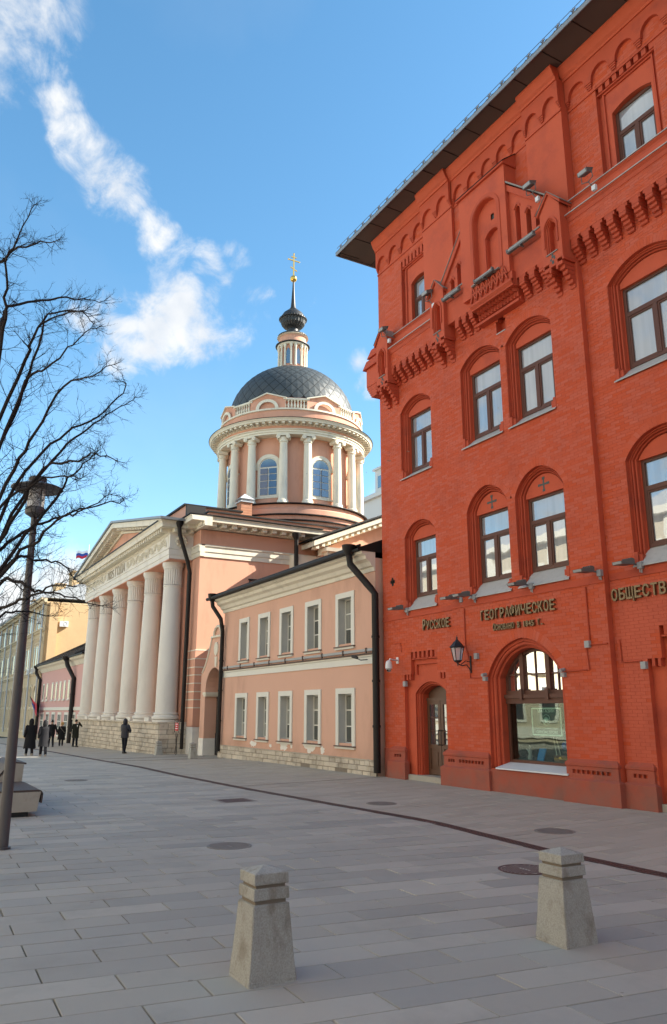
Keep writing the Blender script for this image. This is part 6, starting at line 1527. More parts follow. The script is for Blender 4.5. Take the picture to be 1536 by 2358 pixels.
# wall floodlights under the first-floor sills
def flood(x, y, z, label, up=False):
    t = thing('floodlight', label, 'floodlight', (x, y, z), 'floodlights on the brick facade')
    if not up:
        m = MB(); m.add([(x-.14, y-.62, z+.02), (x+.14, y-.62, z+.02), (x+.14, y-.18, z+.10), (x-.14, y-.18, z+.10), (x-.14, y-.60, z-.05), (x+.14, y-.60, z-.05), (x+.14, y-.18, z-.02), (x-.14, y-.18, z-.02)], [(0,1,2,3),(4,7,6,5),(0,4,5,1),(1,5,6,2),(3,2,6,7),(0,3,7,4)])
        for k in range(5): m.box(x-.12+.055*k, x-.10+.055*k, y-.30, y-.18, z+.08, z+.125)
        m.build('housing', 'flood_grey', t); MB().add([(x-.12, y-.622, z+.012), (x+.12, y-.622, z+.012), (x+.12, y-.604, z-.042), (x-.12, y-.604, z-.042)], [(0,1,2,3)]).build('lens', 'grey_plastic', t)
        MB().tube([(x, y-.2, z+.02), (x+.06, y-.08, z), (x+.10, y, z-.02)], .02, 6).build('arm', 'flood_grey', t)
        m = MB(); m.box(x+.12, x+.24, y-.10, y-.0, z-.12, z+.03); m.tube([(x+.15, y-.05, z-.12), (x+.15, y-.05, z-.20)], .015, 5); m.tube([(x+.20, y-.05, z-.12), (x+.20, y-.05, z-.22)], .015, 5); m.build('junction_box', 'grey_plastic', t)
    else:
        m = MB(); m.add([(x-.20, y-.22, z+.12), (x+.20, y-.22, z+.12), (x+.20, y+.12, z+.24), (x-.20, y+.12, z+.24), (x-.20, y-.18, z-.02), (x+.20, y-.18, z-.02), (x+.16, y+.10, z+.10), (x-.16, y+.10, z+.10)], [(0,1,2,3),(4,7,6,5),(0,4,5,1),(1,5,6,2),(3,2,6,7),(0,3,7,4)])
        m.v = [(x+(v[0]-x)*.78, y+(v[1]-y)*.78, z+(v[2]-z)*.8) for v in m.v]
        m.build('housing', 'flood_grey', t); m = MB(); m.add([(x-.13, y-.178, z+.082), (x+.13, y-.178, z+.082), (x+.13, y-.152, z+.0), (x-.13, y-.152, z+.0)], [(0,1,2,3)]); m.build('lens', 'grey_plastic', t)
        m = MB(); m.tube([(x-.165, y, z+.06), (x-.18, y+.02, z-.12), (x, y+.05, z-.16), (x+.18, y+.02, z-.12), (x+.165, y, z+.06)], .014, 5); m.tube([(x, y+.05, z-.16), (x+.05, y+.18, z-.35)], .014, 5); m.build('bracket', 'flood_grey', t)
        MB().box(x+.02, x+.14, y+.12, y+.20, z-.42, z-.28).build('junction_box', 'white_plastic', t)
FL = ['floodlight over the corner above the security camera, leftmost under the lowest sills', 'floodlight under the lowest sills just left of the conduit by the lantern', 'floodlight under the lowest sills just right of the conduit by the lantern', 'floodlight between the two grey sills above the word ГЕОГРАФИЧЕСКОЕ', 'floodlight right of the grey sills, left of the tall pilaster', 'floodlight just right of the tall pilaster, under the right bay window']
for (x, y), lb in zip(((-21.25, Y1), (-18.42, Y1), (-17.75, Y2), (-15.42, Y2), (-13.10, Y2), (-12.05, Y3)), FL): flood(x, y, 5.33 if y != Y3 else 5.36, lb)
for (x, y, z), lb in zip(((-21.25, 14.0, 15.22), (-18.62, 14.02, 15.34), (-13.72, 14.0, 16.22), (-11.9, 14.15, 15.45)), ['square floodlight on top of the left corner turret', 'square floodlight between the attic window and the gable, above the second turret', 'square floodlight standing on the right slope of the gable', 'square floodlight on the ledge right of the gable below the attic window']): flood(x, y, z, lb, True)
for (x0, x1, z, y), lb in zip(((-17.85, -16.98, 14.72, 14.02), (-16.20, -15.35, 14.50, 13.96), (-14.80, -13.70, 14.74, 14.02)), ['tube light on the ledge left of the gable niche', 'tube light on the sill of the tall gable niche', 'tube light on the ledge right of the gable niche']):
    t = thing('tube_light', lb, 'light fixture', ((x0+x1)/2, y, z), 'tube lights along the gable ledge')
    m = MB(); m.box(x0, x1, y-.05, y+.04, z+.0, z+.045); m.build('tray', 'flood_grey', t); m = MB(); m.tube([(x0+.04, y-.03, z+.075), (x1-.04, y-.03, z+.075)], .028, 8); m.build('tube', 'grey_plastic', t); m = MB(); m.box(x0, x0+.05, y-.07, y+.02, z+.045, z+.12); m.box(x1-.05, x1, y-.07, y+.02, z+.045, z+.12); m.box((x0+x1)/2-.02, (x0+x1)/2+.02, y-.06, y+.1, z-.05, z+.0); m.build('clip', 'flood_grey', t)
for (x, y, z) in ((-13.48, Y2, 3.64), (-21.30, Y1, 2.93), (-12.04, Y3, 3.08), (-17.62, Y2, 3.60)): MB().box(x-.07, x+.07, y-.09, y-.002, z-.08, z+.08).build('junction_box', 'grey_plastic', RED)
for (x, z) in ((-17.28, 3.02), (-14.33, 3.02)):
    t = thing('spot_camera', 'small grey spot unit at the %s spring of the shop arch' % ('left' if x < -16 else 'right'), 'camera', (x, Y2, z)); MB().tube([(x, Y2-.02, z+.06), (x+.02, Y2-.18, z+.03)], .045, 10).build('barrel', 'grey_plastic', t); MB().box(x-.06, x+.06, Y2-.10, Y2-.002, z-.12, z-.01).build('mount_box', 'grey_plastic', t)
# wall lantern
t = thing('wall_lantern', 'black hexagonal wall lantern on a scroll bracket between the doors and the shop arch', 'lantern', (-17.95, 14.2, 3.5))
lx, ly, lz = -17.98, 14.16, 3.42
m = MB(); m.lathe(lx, ly, [(.05, lz), (.11, lz+.04), (.12, lz+.07)], 6); m.lathe(lx, ly, [(.19, lz+.42), (.235, lz+.44), (.20, lz+.47), (.12, lz+.56), (.06, lz+.62), (.03, lz+.66)], 6); m.tube([(lx, ly, lz+.66), (lx, ly, lz+.78)], [.02, .006], 6); m.sphere((lx, ly, lz+.70), .03, 8, 6)
m.tube([(lx, ly, lz-.10), (lx, ly, lz)], [.008, .03], 6)
for k in range(6):
    a = 2*math.pi*k/6; m.tube([(lx+.11*math.cos(a), ly+.11*math.sin(a), lz+.06), (lx+.185*math.cos(a), ly+.185*math.sin(a), lz+.43)], .012, 4)
m.build('lantern_frame', 'iron_black', t)
m = MB(); m.lathe(lx, ly, [(.105, lz+.065), (.178, lz+.425)], 6, cap=False); m.build('lantern_glass', 'lamp_glass', t)
m = MB(); m.tube([(lx, ly, lz-.02), (lx+.03, ly+.12, lz-.08), (lx+.06, ly+.26, lz-.05), (lx+.07, ly+.36, lz-.16), (lx+.07, Y2-.02, lz-.26)], .017, 6); m.tube([(lx+.07, Y2-.03, lz+.20), (lx+.07, Y2-.03, lz-.28)], .022, 6); m.tube([(lx+.02, ly+.1, lz-.04), (lx+.05, ly+.25, lz+.06), (lx+.07, Y2-.02, lz+.02)], .013, 6); m.build('bracket', 'iron_black', t)
# dome camera
t = thing('dome_camera', 'white dome security camera on an arm beside the black downpipe', 'camera', (-21.6, 14.25, 3.4))
m = MB(); m.tube([(-21.75, Y1-.01, 3.70), (-21.68, Y1-.16, 3.70), (-21.58, 14.22, 3.72), (-21.56, 14.18, 3.66)], .03, 8); m.box(-21.82, -21.70, Y1-.03, Y1-.002, 3.60, 3.80); m.build('arm', 'white_plastic', t)
m = MB(); m.lathe(-21.56, 14.16, [(.04, 3.68), (.09, 3.64), (.115, 3.52), (.115, 3.42)], 16); m.build('housing', 'white_plastic', t, True); m = MB(); m.sphere((-21.56, 14.16, 3.39), .085, 14, 10); m.build('dome', 'grey_plastic', t, True); m = MB(); m.tube([(-21.52, 14.09, 3.36), (-21.51, 14.065, 3.35)], .032, 10); m.build('lens', 'iron_black', t)
t = thing('bullet_camera', 'small dark bullet camera on the white band of the pink house', 'camera', (-23.4, 14.2, 3.85))
MB().tube([(-23.62, 14.0, 3.92), (-23.40, 14.08, 3.86)], .05, 10).build('barrel', 'iron_black', t); MB().tube([(-23.45, 14.07, 3.85), (-23.3, 14.15, 3.78), (-23.2, HY-.08, 3.80)], .018, 6).build('bracket', 'iron_black', t)
# shop display
t = thing('shop_poster', 'green poster with pale border hanging behind the shop glass', 'poster', (-15.6, 15.2, 2.0)); PXA, PXB, PZA, PZB, PY = -16.20, -15.09, 1.44, 2.19, 15.16
MB().box(PXA, PXB, PY, PY+.01, PZA, PZB).build('sheet', 'poster_green', t)
m = MB(); b = .035; m.box(PXA+.02, PXB-.02, PY-.004, PY-.001, PZB-.02-b, PZB-.02); m.box(PXA+.02, PXB-.02, PY-.004, PY-.001, PZA+.02, PZA+.02+b); m.box(PXA+.02, PXA+.02+b, PY-.004, PY-.001, PZA+.02+b, PZB-.02-b); m.box(PXB-.02-b, PXB-.02, PY-.004, PY-.001, PZA+.02+b, PZB-.02-b); m.build('border', 'poster_pale', t)
pc = (PXA+PXB)/2
def ptext(s, sz, z, sx): o = text_mesh('poster_text', s, sz, 'poster_pale', t, (pc, PY-.003, z), ext=.001, sx=sx)
ptext('МАГАЗИН', .11, 2.05, 1.15); ptext('RUSSIAN GEOGRAPHICAL SOCIETY', .044, 1.635, 1.15); ptext('OFFICIAL STORE', .10, 1.52, 1.05)
m = MB(); m.tube([(pc+.135*math.cos(a), PY-.003, 1.86+.135*math.sin(a)) for a in [2*math.pi*j/24 for j in range(25)]], .005, 4)
for k in range(7): a = R(20+k*23.3); m.tube([(pc, PY-.003, 1.82), (pc+.10*math.cos(a), PY-.003, 1.85+.085*math.sin(a))], [.022, .006], 4)
m.sphere((pc, PY-.003, 1.87), .03, 8, 5); m.tube([(pc-.08, PY-.003, 1.77), (pc+.08, PY-.003, 1.83)], .008, 4); m.tube([(pc+.08, PY-.003, 1.77), (pc-.08, PY-.003, 1.83)], .008, 4); m.build('emblem', 'poster_pale', t)
t = thing('book', 'bright blue book leaning upright in the shop window', 'book', (-15.95, 15.2, .83)); MB().add([(-16.08,15.15,.83),(-15.84,15.15,.83),(-15.82,15.25,1.13),(-16.06,15.25,1.13),(-16.08,15.18,.83),(-15.84,15.18,.83),(-15.82,15.28,1.13),(-16.06,15.28,1.13)], [(0,1,2,3),(4,7,6,5),(0,4,5,1),(1,5,6,2),(3,2,6,7),(0,3,7,4)]).build('cover', 'book_blue', t)
MB().box(-16.02, -15.9, 15.235, 15.24, 1.06, 1.08).build('title_strip', 'poster_pale', t)
D('globe_sea', (0.02, 0.10, 0.38), 0.3, 0.2, 5, spec=0.5, dirt=(0.25, 0.35, 0.08), dirt_amt=0.9, dirt_scale=6)
t = thing('globe', 'blue desk globe on a dark foot at the right of the shop window', 'globe', (-15.15, 15.3, 1.1)); m = MB(); m.sphere((-15.13, 15.30, 1.22), .13, 18, 12); m.build('sphere', 'globe_sea', t, True)
m = MB(); m.tube([(-15.13+.15*math.cos(a), 15.30, 1.22+.15*math.sin(a)) for a in [R(-100)+R(200)*j/12 for j in range(13)]], .008, 5); m.tube([(-15.13, 15.3, 1.07), (-15.13, 15.3, 1.0)], .015, 6); m.lathe(-15.13, 15.3, [(.09, .98), (.08, 1.0), (.02, 1.02)], 16); m.build('stand', 'iron_black', t)
t = thing('wooden_chest', 'brown wooden box carrying the globe in the shop window', 'box', (-15.25, 15.35, .83)); MB().box(-15.50, -14.98, 15.2, 15.5, .83, .975).build('chest', 'wood_stand', t); MB().box(-15.5, -14.98, 15.19, 15.199, .90, .91).box(-15.30, -15.24, 15.19, 15.199, .91, .95).build('fittings', 'gold', t)
t = thing('easel', 'pale folding easel legs in the middle of the shop window', 'easel', (-15.6, 15.4, .83)); MB().tube([(-15.78, 15.5, 1.42), (-15.52, 15.35, .85)], .012, 5).tube([(-15.68, 15.5, 1.40), (-15.42, 15.4, .85)], .012, 5).box(-15.52, -15.42, 15.3, 15.36, .85, .95).build('easel_legs', 'frame_white', t)
t = thing('figurine', 'small pale figurine at the left end of the shop window', 'ornament', (-16.5, 15.3, .83)); m = MB(); m.lathe(-16.45, 15.28, [(.07, .83), (.08, .90), (.045, .97), (.06, 1.05), (.03, 1.12)], 12); m.sphere((-16.45, 15.28, 1.16), .04, 10, 7); m.tube([(-16.5, 15.28, 1.02), (-16.56, 15.25, 1.10)], .015, 5); m.build('figure', 'grey_plastic', t, True)

# ================================================================== bollards
def bollard(cx, cy, label, z0=0.0, rot=0.0, s=1.0, seed=0, grp='tapered stone bollards'):
    t = thing('bollard', label, 'bollard', (cx, cy, z0), grp); random.seed(seed)
    def ring(w, z, j=0.0): return [(cx+w*a*s, cy+w*b_*s, z0+z*s) for a, b_ in ((-1,-1),(1,-1),(1,1),(-1,1))]
    def blk(rings, nm):
        m = MB(); m.loft(rings, True); n = len(m.v); m.f.append((3,2,1,0)); m.f.append((n-4,n-3,n-2,n-1)); return m
    m = blk([ring(.212, -.02), ring(.205, .03), ring(.160, .565), ring(.156, .575)], 's')
    me = m.mesh('shaft'); bm = bmesh.new(); bm.from_mesh(me)
    bmesh.ops.bevel(bm, geom=[e for e in bm.edges], offset=.006, segments=1, affect='EDGES')
    bmesh.ops.subdivide_edges(bm, edges=bm.edges[:], cuts=2, use_grid_fill=True)
    for v in bm.verts:
        edge = min(abs(abs(v.co.x-cx)-abs(v.co.y-cy)), 1) < .03*s
        v.co += Vector((random.uniform(-1, 1), random.uniform(-1, 1), 0))*(.0045 if edge else .0012)*s
    bm.to_mesh(me); bm.free(); me.materials.append(MT['granite']); o = bpy.data.objects.new('shaft', me); COL.objects.link(o); adopt(o, t)
    n_ = blk([ring(.136, .57), ring(.136, .61)], 'n'); n_.build('neck', 'stone_joint', t)
    m = blk([ring(.155, .605), ring(.159, .611), ring(.154, .69), ring(.150, .695)], 'b'); m.build('collar', 'granite', t)
    blk([ring(.130, .695), ring(.130, .725)], 'n').build('neck', 'stone_joint', t)
    m = MB(); m.loft([ring(.149, .72), ring(.153, .726), ring(.151, .80), ring(.147, .805)], True); m.f.append((3,2,1,0)); a = len(m.v)-4; m.v.append((cx, cy, z0+.852*s)); m.f += [(a,a+1,len(m.v)-1),(a+1,a+2,len(m.v)-1),(a+2,a+3,len(m.v)-1),(a+3,a,len(m.v)-1)]
    m.build('cap', 'granite', t)
    return t
bollard(-6.44, 2.95, 'tapered granite bollard in the foreground, left and nearest of the four', seed=1)
bollard(-5.97, 5.86, 'tapered granite bollard in the foreground at right, near the drain', seed=2, s=.97)
bollard(-36.75, 13.0, 'far small bollard in front of the white corner base by the gateway', gz(-36.7), s=.84, seed=3)
bollard(-41.45, 12.80, 'far small bollard in front of the red sign by the church steps', gz(-41.5), s=.84, seed=4)
# sign on wrought iron stand
sx, sy, sz = -41.3, 13.6, -.15
t = thing('red_sign', 'small red sign with white lines on a wrought iron stand by the portico', 'sign', (sx, sy, sz))
MB().box(sx, sx+.5, sy-.02, sy, sz+1.22, sz+1.62).build('board', 'sign_red', t)
m = MB()
for k, (w, z) in enumerate(((.34, 1.53), (.26, 1.42), (.38, 1.31))): m.box(sx+.25-w/2, sx+.25+w/2, sy-.025, sy-.0205, sz+z, sz+z+.04)
m.build('lines', 'flag_white', t)
m = MB(); m.tube([(sx-.2, sy, sz+1.75), (sx+.1, sy, sz+1.68), (sx+.4, sy, sz+1.68), (sx+.75, sy, sz+1.8)], .016, 5); m.tube([(sx+.25, sy+.01, sz), (sx+.25, sy+.01, sz+1.68)], .02, 6)
for s_ in (-1, 1): m.tube([(sx+.25+s_*.3, sy, sz+1.2), (sx+.25+s_*.12, sy, sz+.9), (sx+.25+s_*.03, sy, sz+.5), (sx+.25+s_*.2, sy, sz+.05)], .014, 5); m.tube([(sx+.25+s_*.42, sy, sz+1.7), (sx+.25+s_*.38, sy, sz+1.2), (sx+.25+s_*.5, sy, sz+1.05)], .012, 5)
m.build('iron_stand', 'iron_black', t)

# ================================================================== bench
t = thing('street_bench', 'concrete street bench with dark slats on a low plinth behind the lamp post', 'bench', (-18.9, 2.4, 0))
prA = [(3.04, .10), (3.04, .47), (1.4, .47), (1.4, .10)]
MB().prism([(3.00, .10), (3.05, .48), (1.3, .48), (1.3, .10)], -20.0, -17.75, 'x').build('seat_block', 'concrete', t)
MB().prism([(2.85, 0), (2.85, .10), (1.4, .10), (1.4, 0)], -19.9, -17.85, 'x').build('base', 'iron_black', t)
sl = MB()
for k in range(5): x = -19.95+.44*k
def slat_run(m, path, x0, x1, th=.035):
    rows = []
    for x in (x0, x1): rows.append(path)
    for i in range(len(path)-1):
        (ya, za), (yb, zb) = path[i], path[i+1]; d = Vector((yb-ya, zb-za)).normalized(); nn = Vector((-d.y, d.x))*th
        m.prism([(ya, za), (yb, zb), (yb+nn.x, zb+nn.y), (ya+nn.x, za+nn.y)], x0, x1, 'x')
path = [(3.09, .26), (3.10, .44), (3.06, .50), (2.98, .52), (1.3, .52)]
for k in range(12):
    m = MB(); slat_run(m, path, -19.98+.187*k, -19.98+.187*k+.165); m.build('slat', 'wood_slat', t)
MB().prism([(2.98, .10), (3.02, .90), (2.78, .92), (2.42, .50), (1.3, .48), (1.3, .10)], -22.3, -20.05, 'x').build('back_block', 'concrete', t)
path = [(3.07, .92), (2.80, .95), (2.66, .88), (2.40, .54), (2.2, .50), (1.3, .50)]
for k in range(12):
    m = MB(); slat_run(m, path, -22.28+.187*k, -22.28+.187*k+.165); m.build('slat', 'wood_slat', t)

# ================================================================== lamp post
t = thing('street_lamp', 'tall grey street lamp with disc shade and glass cylinder at left', 'street lamp', (-13.97, 1.89, 0))
lx, ly = -13.97, 1.89
m = MB(); m.lathe(lx, ly, [(.13, 0), (.13, .03)], 20); m.lathe(lx, ly, [(.092, .03), (.086, 1.2), (.068, 3.5), (.052, 5.38)], 20); m.build('pole', 'lamp_grey', t, True)
m = MB(); m.lathe(lx, ly, [(.06, 5.34), (.155, 5.40), (.165, 5.43), (.165, 5.50), (.15, 5.52)], 24); m.build('lamp_base', 'lamp_grey', t, True)
m = MB(); m.lathe(lx, ly, [(.145, 5.52), (.145, 5.86)], 24, cap=False); m.build('glass_cylinder', 'lamp_glass', t, True)
m = MB(); m.tube([(lx, ly, 5.5), (lx, ly, 5.8)], .05, 10); m.build('bulb', 'white_plastic', t, True)
m = MB()
for k in range(3): a = 2*math.pi*k/3+.4; m.tube([(lx+.155*math.cos(a), ly+.155*math.sin(a), 5.5), (lx+.155*math.cos(a), ly+.155*math.sin(a), 5.88)], .008, 5)
m.build('rods', 'iron_black', t)
m = MB(); m.lathe(lx, ly, [(.14, 5.84), (.40, 5.83), (.43, 5.85), (.43, 5.87), (.15, 5.97), (.15, 6.05), (.12, 6.07)], 32); m.build('disc_shade', 'lamp_grey', t, True)

# ================================================================== flags and far roofs
t = thing('flag', 'small white, blue and red flag on a thin pole far beyond the portico', 'flag', (-140, 28.5, 26))
x, y = -140.0, 28.6
MB().tube([(x, y, 20), (x, y, 30.8)], .06, 6).build('flagpole', 'white_plastic', t)
for k, mt in enumerate(('flag_red', 'flag_blue', 'flag_white')):
    rows = [[(x-.2*i*.6, y-.1-.16*i+.0*i, 28.3+.45*k+.12*math.sin(i*.9)+h) for i in range(12)] for h in (0, .45)]; MB().loft(rows).build('stripe', mt, t)
t = thing('far_domed_building', 'distant building with a grey roof dome behind the left end of the pediment', 'building', (-140, 32, 0)); MB().box(-160, -138, 27, 50, -2, 22).build('wall', 'yellow_trim', t); m = MB(); m.lathe(-141, 30.0, [(3.4, 21), (3.4, 22.4), (3.1, 23.2), (2.3, 25.0), (1.2, 26.2), (.3, 26.8)], 32); m.build('dome', 'roof_steel', t, True)
m = MB(); m.lathe(-141, 30.0, [(3.7, 21.9), (3.8, 22.3), (3.4, 22.4)], 32); m.build('dome_cornice', 'yellow_trim', t, True)
t = thing('flag', 'dark red and blue flag slanting from the yellow building above the walkers', 'flag', (-90.5, 13.5, 3))
MB().tube([(-87.0, 14.1, 1.5), (-88.6, 13.3, 3.5)], .05, 6).build('flagpole', 'iron_black', t)
MB().loft([[(-88.4, 13.4, 3.4), (-87.0, 13.5, 3.0), (-84.7, 13.4, 2.75)], [(-87.6, 13.6, 2.4), (-86.6, 13.6, 2.2), (-84.9, 13.5, 2.0)], [(-86.9, 13.7, 1.7), (-86.4, 13.7, 1.6), (-85.4, 13.6, 1.5)]]).build('cloth', 'flag_red', t)
MB().loft([[(-88.3, 13.38, 3.0), (-86.8, 13.42, 2.7)], [(-87.3, 13.58, 2.2), (-86.4, 13.55, 2.1)]]).build('cloth_band', 'flag_blue', t)

# ================================================================== people
def skin_mesh(name, joints, edges, root, mat):
    me = bpy.data.meshes.new(name); me.from_pydata([j[0] for j in joints], edges, []); o = bpy.data.objects.new(name+'_tmp', me); COL.objects.link(o)
    md = o.modifiers.new('s', 'SKIN'); md.use_smooth_shade = True
    for i, j in enumerate(joints): d = me.skin_vertices[0].data[i]; d.radius = j[1] if isinstance(j[1], tuple) else (j[1], j[1]); d.use_root = (i == root)
    o.modifiers.new('u', 'SUBSURF').levels = 1
    dg = bpy.context.evaluated_depsgraph_get(); dg.update(); m2 = bpy.data.meshes.new_from_object(o.evaluated_get(dg)); bpy.data.objects.remove(o)
    m2.materials.clear(); m2.materials.append(MT[mat]); m2.name = name; return m2
def person(loc, face, H, label, coat='coat_black', hem=.28, stride=.22, head='hood', armL=None, armR=None, legs='trousers', shoes='iron_black', bag=False, flare=1.15, scarf=False):
    """local x forward, y left; face = heading angle"""
    t = thing('person', label, 'person', loc); k = H/1.8
    c, s = math.cos(face), math.sin(face)
    def Wp(p): return (loc[0]+(p[0]*c-p[1]*s)*k, loc[1]+(p[0]*s+p[1]*c)*k, loc[2]+p[2]*k)
    armL = armL or [(0, .20, 1.44), (-.06, .27, 1.16), (.06, .27, .92)]; armR = armR or [(0, -.20, 1.44), (.05, -.27, 1.16), (.12, -.26, .93)]
    J = [((0, 0, .96), (.15, .12)), ((0, 0, 1.2), (.13, .11)), ((0, 0, 1.42), (.15, .10)), ((0, 0, 1.52), (.055, .055)), ((.02, 0, 1.60), (.075, .085)), ((.02, 0, 1.70), (.08, .095)), ((.015, 0, 1.77), (.05, .06)),
         (armL[0], .055), (armL[1], .042), (armL[2], .032), (armR[0], .055), (armR[1], .042), (armR[2], .032),
         ((0, .09, .90), .09), ((stride*.5, .10, .50), .062), ((stride*.9, .10, .09), .042), ((stride*.9+.13, .11, .03), .035),
         ((0, -.09, .90), .09), ((-stride*.2, -.10, .50), .062), ((-stride*.9, -.10, .11), .042), ((-stride*.9+.12, -.11, .03), .035)]
    hl = Vector(armL[2]) + (Vector(armL[2])-Vector(armL[1])).normalized()*.08; hr = Vector(armR[2]) + (Vector(armR[2])-Vector(armR[1])).normalized()*.08
    J += [(tuple(hl), .036), (tuple(hr), .036)]
    E = [(0,1),(1,2),(2,3),(3,4),(4,5),(5,6),(2,7),(7,8),(8,9),(9,21),(2,10),(10,11),(11,12),(12,22),(0,13),(13,14),(14,15),(15,16),(0,17),(17,18),(18,19),(19,20)]
    J = [(Wp(j[0]), tuple(a*k for a in j[1]) if isinstance(j[1], tuple) else j[1]*k) for j in J]
    me = skin_mesh('body', J, E, 0, 'skin'); o = bpy.data.objects.new('body', me); COL.objects.link(o); adopt(o, t)
    # coat: body loft with folds and sleeves
    m = MB(); rows = []; n = 20; random.seed(int(abs(loc[0])*10))
    hz = hem*1.8; zz = [hz, hz+.12, .75, .95, 1.15, 1.32, 1.42, 1.49, 1.53]
    if hz > .8: zz = [hz, .95, 1.08, 1.2, 1.32, 1.42, 1.49, 1.53]
    rad = lambda z: (.155 + .05*max(0, (1.15-z))*flare*1.6, .225 + .06*max(0, (1.15-z))*flare) if z < 1.32 else {1.32: (.16, .24), 1.42: (.145, .235), 1.49: (.11, .16), 1.53: (.075, .08)}[z]
    for z in zz:
        a, b_ = rad(z); rows.append([Wp((a*math.cos(q)*(1+.06*math.sin(5*q+loc[0])*(1.2-z)*(z < 1.1)) - .05*(stride > .15)*(z < .8)*(.8-z), b_*math.sin(q), z + (.02*math.sin(3*q) if z == zz[0] else 0))) for q in [2*math.pi*i/n for i in range(n+1)]])
    m.loft(rows); 
    for A in (armL, armR): m.tube([Wp((A[0][0], A[0][1]*.75, A[0][2]+.03)), Wp(A[0]), Wp(A[1]), Wp(A[2])], [.075*k, .082*k, .068*k, .058*k], 10)
    m.build('coat', coat, t, True)
    m = MB()
    for sgn, hip, kn, an in ((1, (0, .09, .9), (stride*.5, .10, .50), (stride*.9, .10, .08)), (-1, (0, -.09, .9), (-stride*.2, -.10, .50), (-stride*.9, -.10, .10))): m.tube([Wp(hip), Wp(kn), Wp(an)], [.11*k, .08*k, .065*k], 10)
    m.build('trousers', legs, t, True)
    m = MB()
    for an in ((stride*.9, .10, .0), (-stride*.9, -.10, .02)): m.add([Wp((an[0]+dx, an[1]+dy, an[2]+dz)) for dx, dy, dz in ((-.08,-.045,0),(.19,-.045,0),(.19,.045,0),(-.08,.045,0),(-.07,-.04,.10),(.05,-.04,.10),(.05,.04,.10),(-.07,.04,.10),(.18,-.035,.05),(.18,.035,.05))], [(0,3,2,1),(0,1,8,5,4),(3,7,6,9,2),(4,5,6,7),(5,8,9,6),(1,2,9,8),(0,4,7,3)])
    m.build('shoes', shoes, t)
    m = MB()
    if head == 'hood': m.lathe(0, 0, [(.10, 1.48), (.135, 1.56), (.135, 1.66), (.115, 1.76), (.06, 1.825), (.01, 1.84)], 16); mt = coat
    elif head == 'hat': m.lathe(0, 0, [(.118, 1.63), (.13, 1.66), (.128, 1.74), (.10, 1.82), (.04, 1.86), (.01, 1.865)], 16); mt = 'hat_mustard'
    else: m.lathe(0, 0, [(.098, 1.66), (.102, 1.70), (.095, 1.76), (.06, 1.81), (.01, 1.825)], 16); mt = 'hair_dark'
    m.v = [Wp((v[0]+(-.015 if head != 'hair' else -.01), v[1]*.9, v[2])) for v in m.v]; m.build({'hood': 'hood', 'hat': 'knit_hat', 'hair': 'hair'}[head], mt, t, True)
    if bag: MB().tube([Wp((-.17, .16, 1.44)), Wp((-.19, 0, 1.25)), Wp((-.19, -.20, 1.02))], .012*k, 5).build('bag_strap', 'shoe_pale', t)
    if head == 'hair' and scarf:
        f = MB(); f.tube([Wp((.10, .02, 1.68)), Wp((.10, -.02, 1.68))], .008*k, 4); f.sphere(Wp((.118, 0, 1.66)), .018*k, 6, 4); f.build('nose', 'skin', t)
        e = MB(); [e.sphere(Wp((.095, sy_, 1.70)), .010*k, 6, 4) for sy_ in (-.032, .032)]; e.build('eyes', 'iron_black', t); MB().tube([Wp((.10, -.03, 1.605)), Wp((.10, .03, 1.605))], .01*k, 4).build('beard', 'hair_dark', t)
        MB().add([Wp((.155, -.05, 1.45)), Wp((.155, .05, 1.45)), Wp((.17, 0, 1.30))], [(0,1,2)]).build('shirt_front', 'flag_white', t)
AW = math.pi   # walking away from the camera, towards -X
person((-45.3, 7.0, gz(-45.3)), AW+.1, 1.86, 'person in a full-length black hooded coat, leftmost of the two walking away in front', 'coat_black', .20, .20, 'hood', flare=1.7, shoes='shoe_pale')
person((-43.8, 7.45, gz(-43.8)), AW-.05, 1.79, 'person in a long dark grey hooded coat walking away, right of the black-coated one', 'coat_grey', .27, .24, 'hood', flare=1.3, shoes='shoe_pale')
person((-60.4, 10.75, gz(-60.4)), AW, 1.86, 'man in a dark jacket walking away, behind the grey-coated person', 'coat_black', .46, .28, 'hair', flare=.5, armR=[(0, .2-.4, 1.44), (.02, -.31, 1.18), (-.03, -.36, .95)])
person((-62.0, 11.75, gz(-62)), AW-.1, 1.68, 'woman in a black coat and mustard hat with a bag strap across her back', 'coat_black', .27, .06, 'hat', bag=True, flare=1.9)
person((-59.1, 12.15, gz(-59.1)), .35, 1.87, 'bearded man in a dark green coat holding a phone to his ear by the steps', 'coat_green', .34, .07, 'hair', armL=[(0, .20, 1.44), (.12, .36, 1.36), (.10, .14, 1.62)], armR=[(0, -.20, 1.44), (-.03, -.32, 1.18), (.05, -.42, .97)], scarf=True, flare=.7)
person((-44.7, 11.85, gz(-44.7)), 2.2, 1.84, 'person in a navy hooded jacket standing in front of the stone base', 'jacket_navy', .46, .12, 'hood', armL=[(0, .20, 1.44), (.10, .30, 1.2), (.24, .12, 1.15)], armR=[(0, -.20, 1.44), (.06, -.30, 1.18), (.22, -.16, 1.12)], flare=.6)
person((-80.5, 6.9, gz(-80.5)), 0.1, 1.72, 'distant person in dark clothes half hidden by the lamp post at far left', 'coat_black', .45, .1, 'hair', flare=.6)

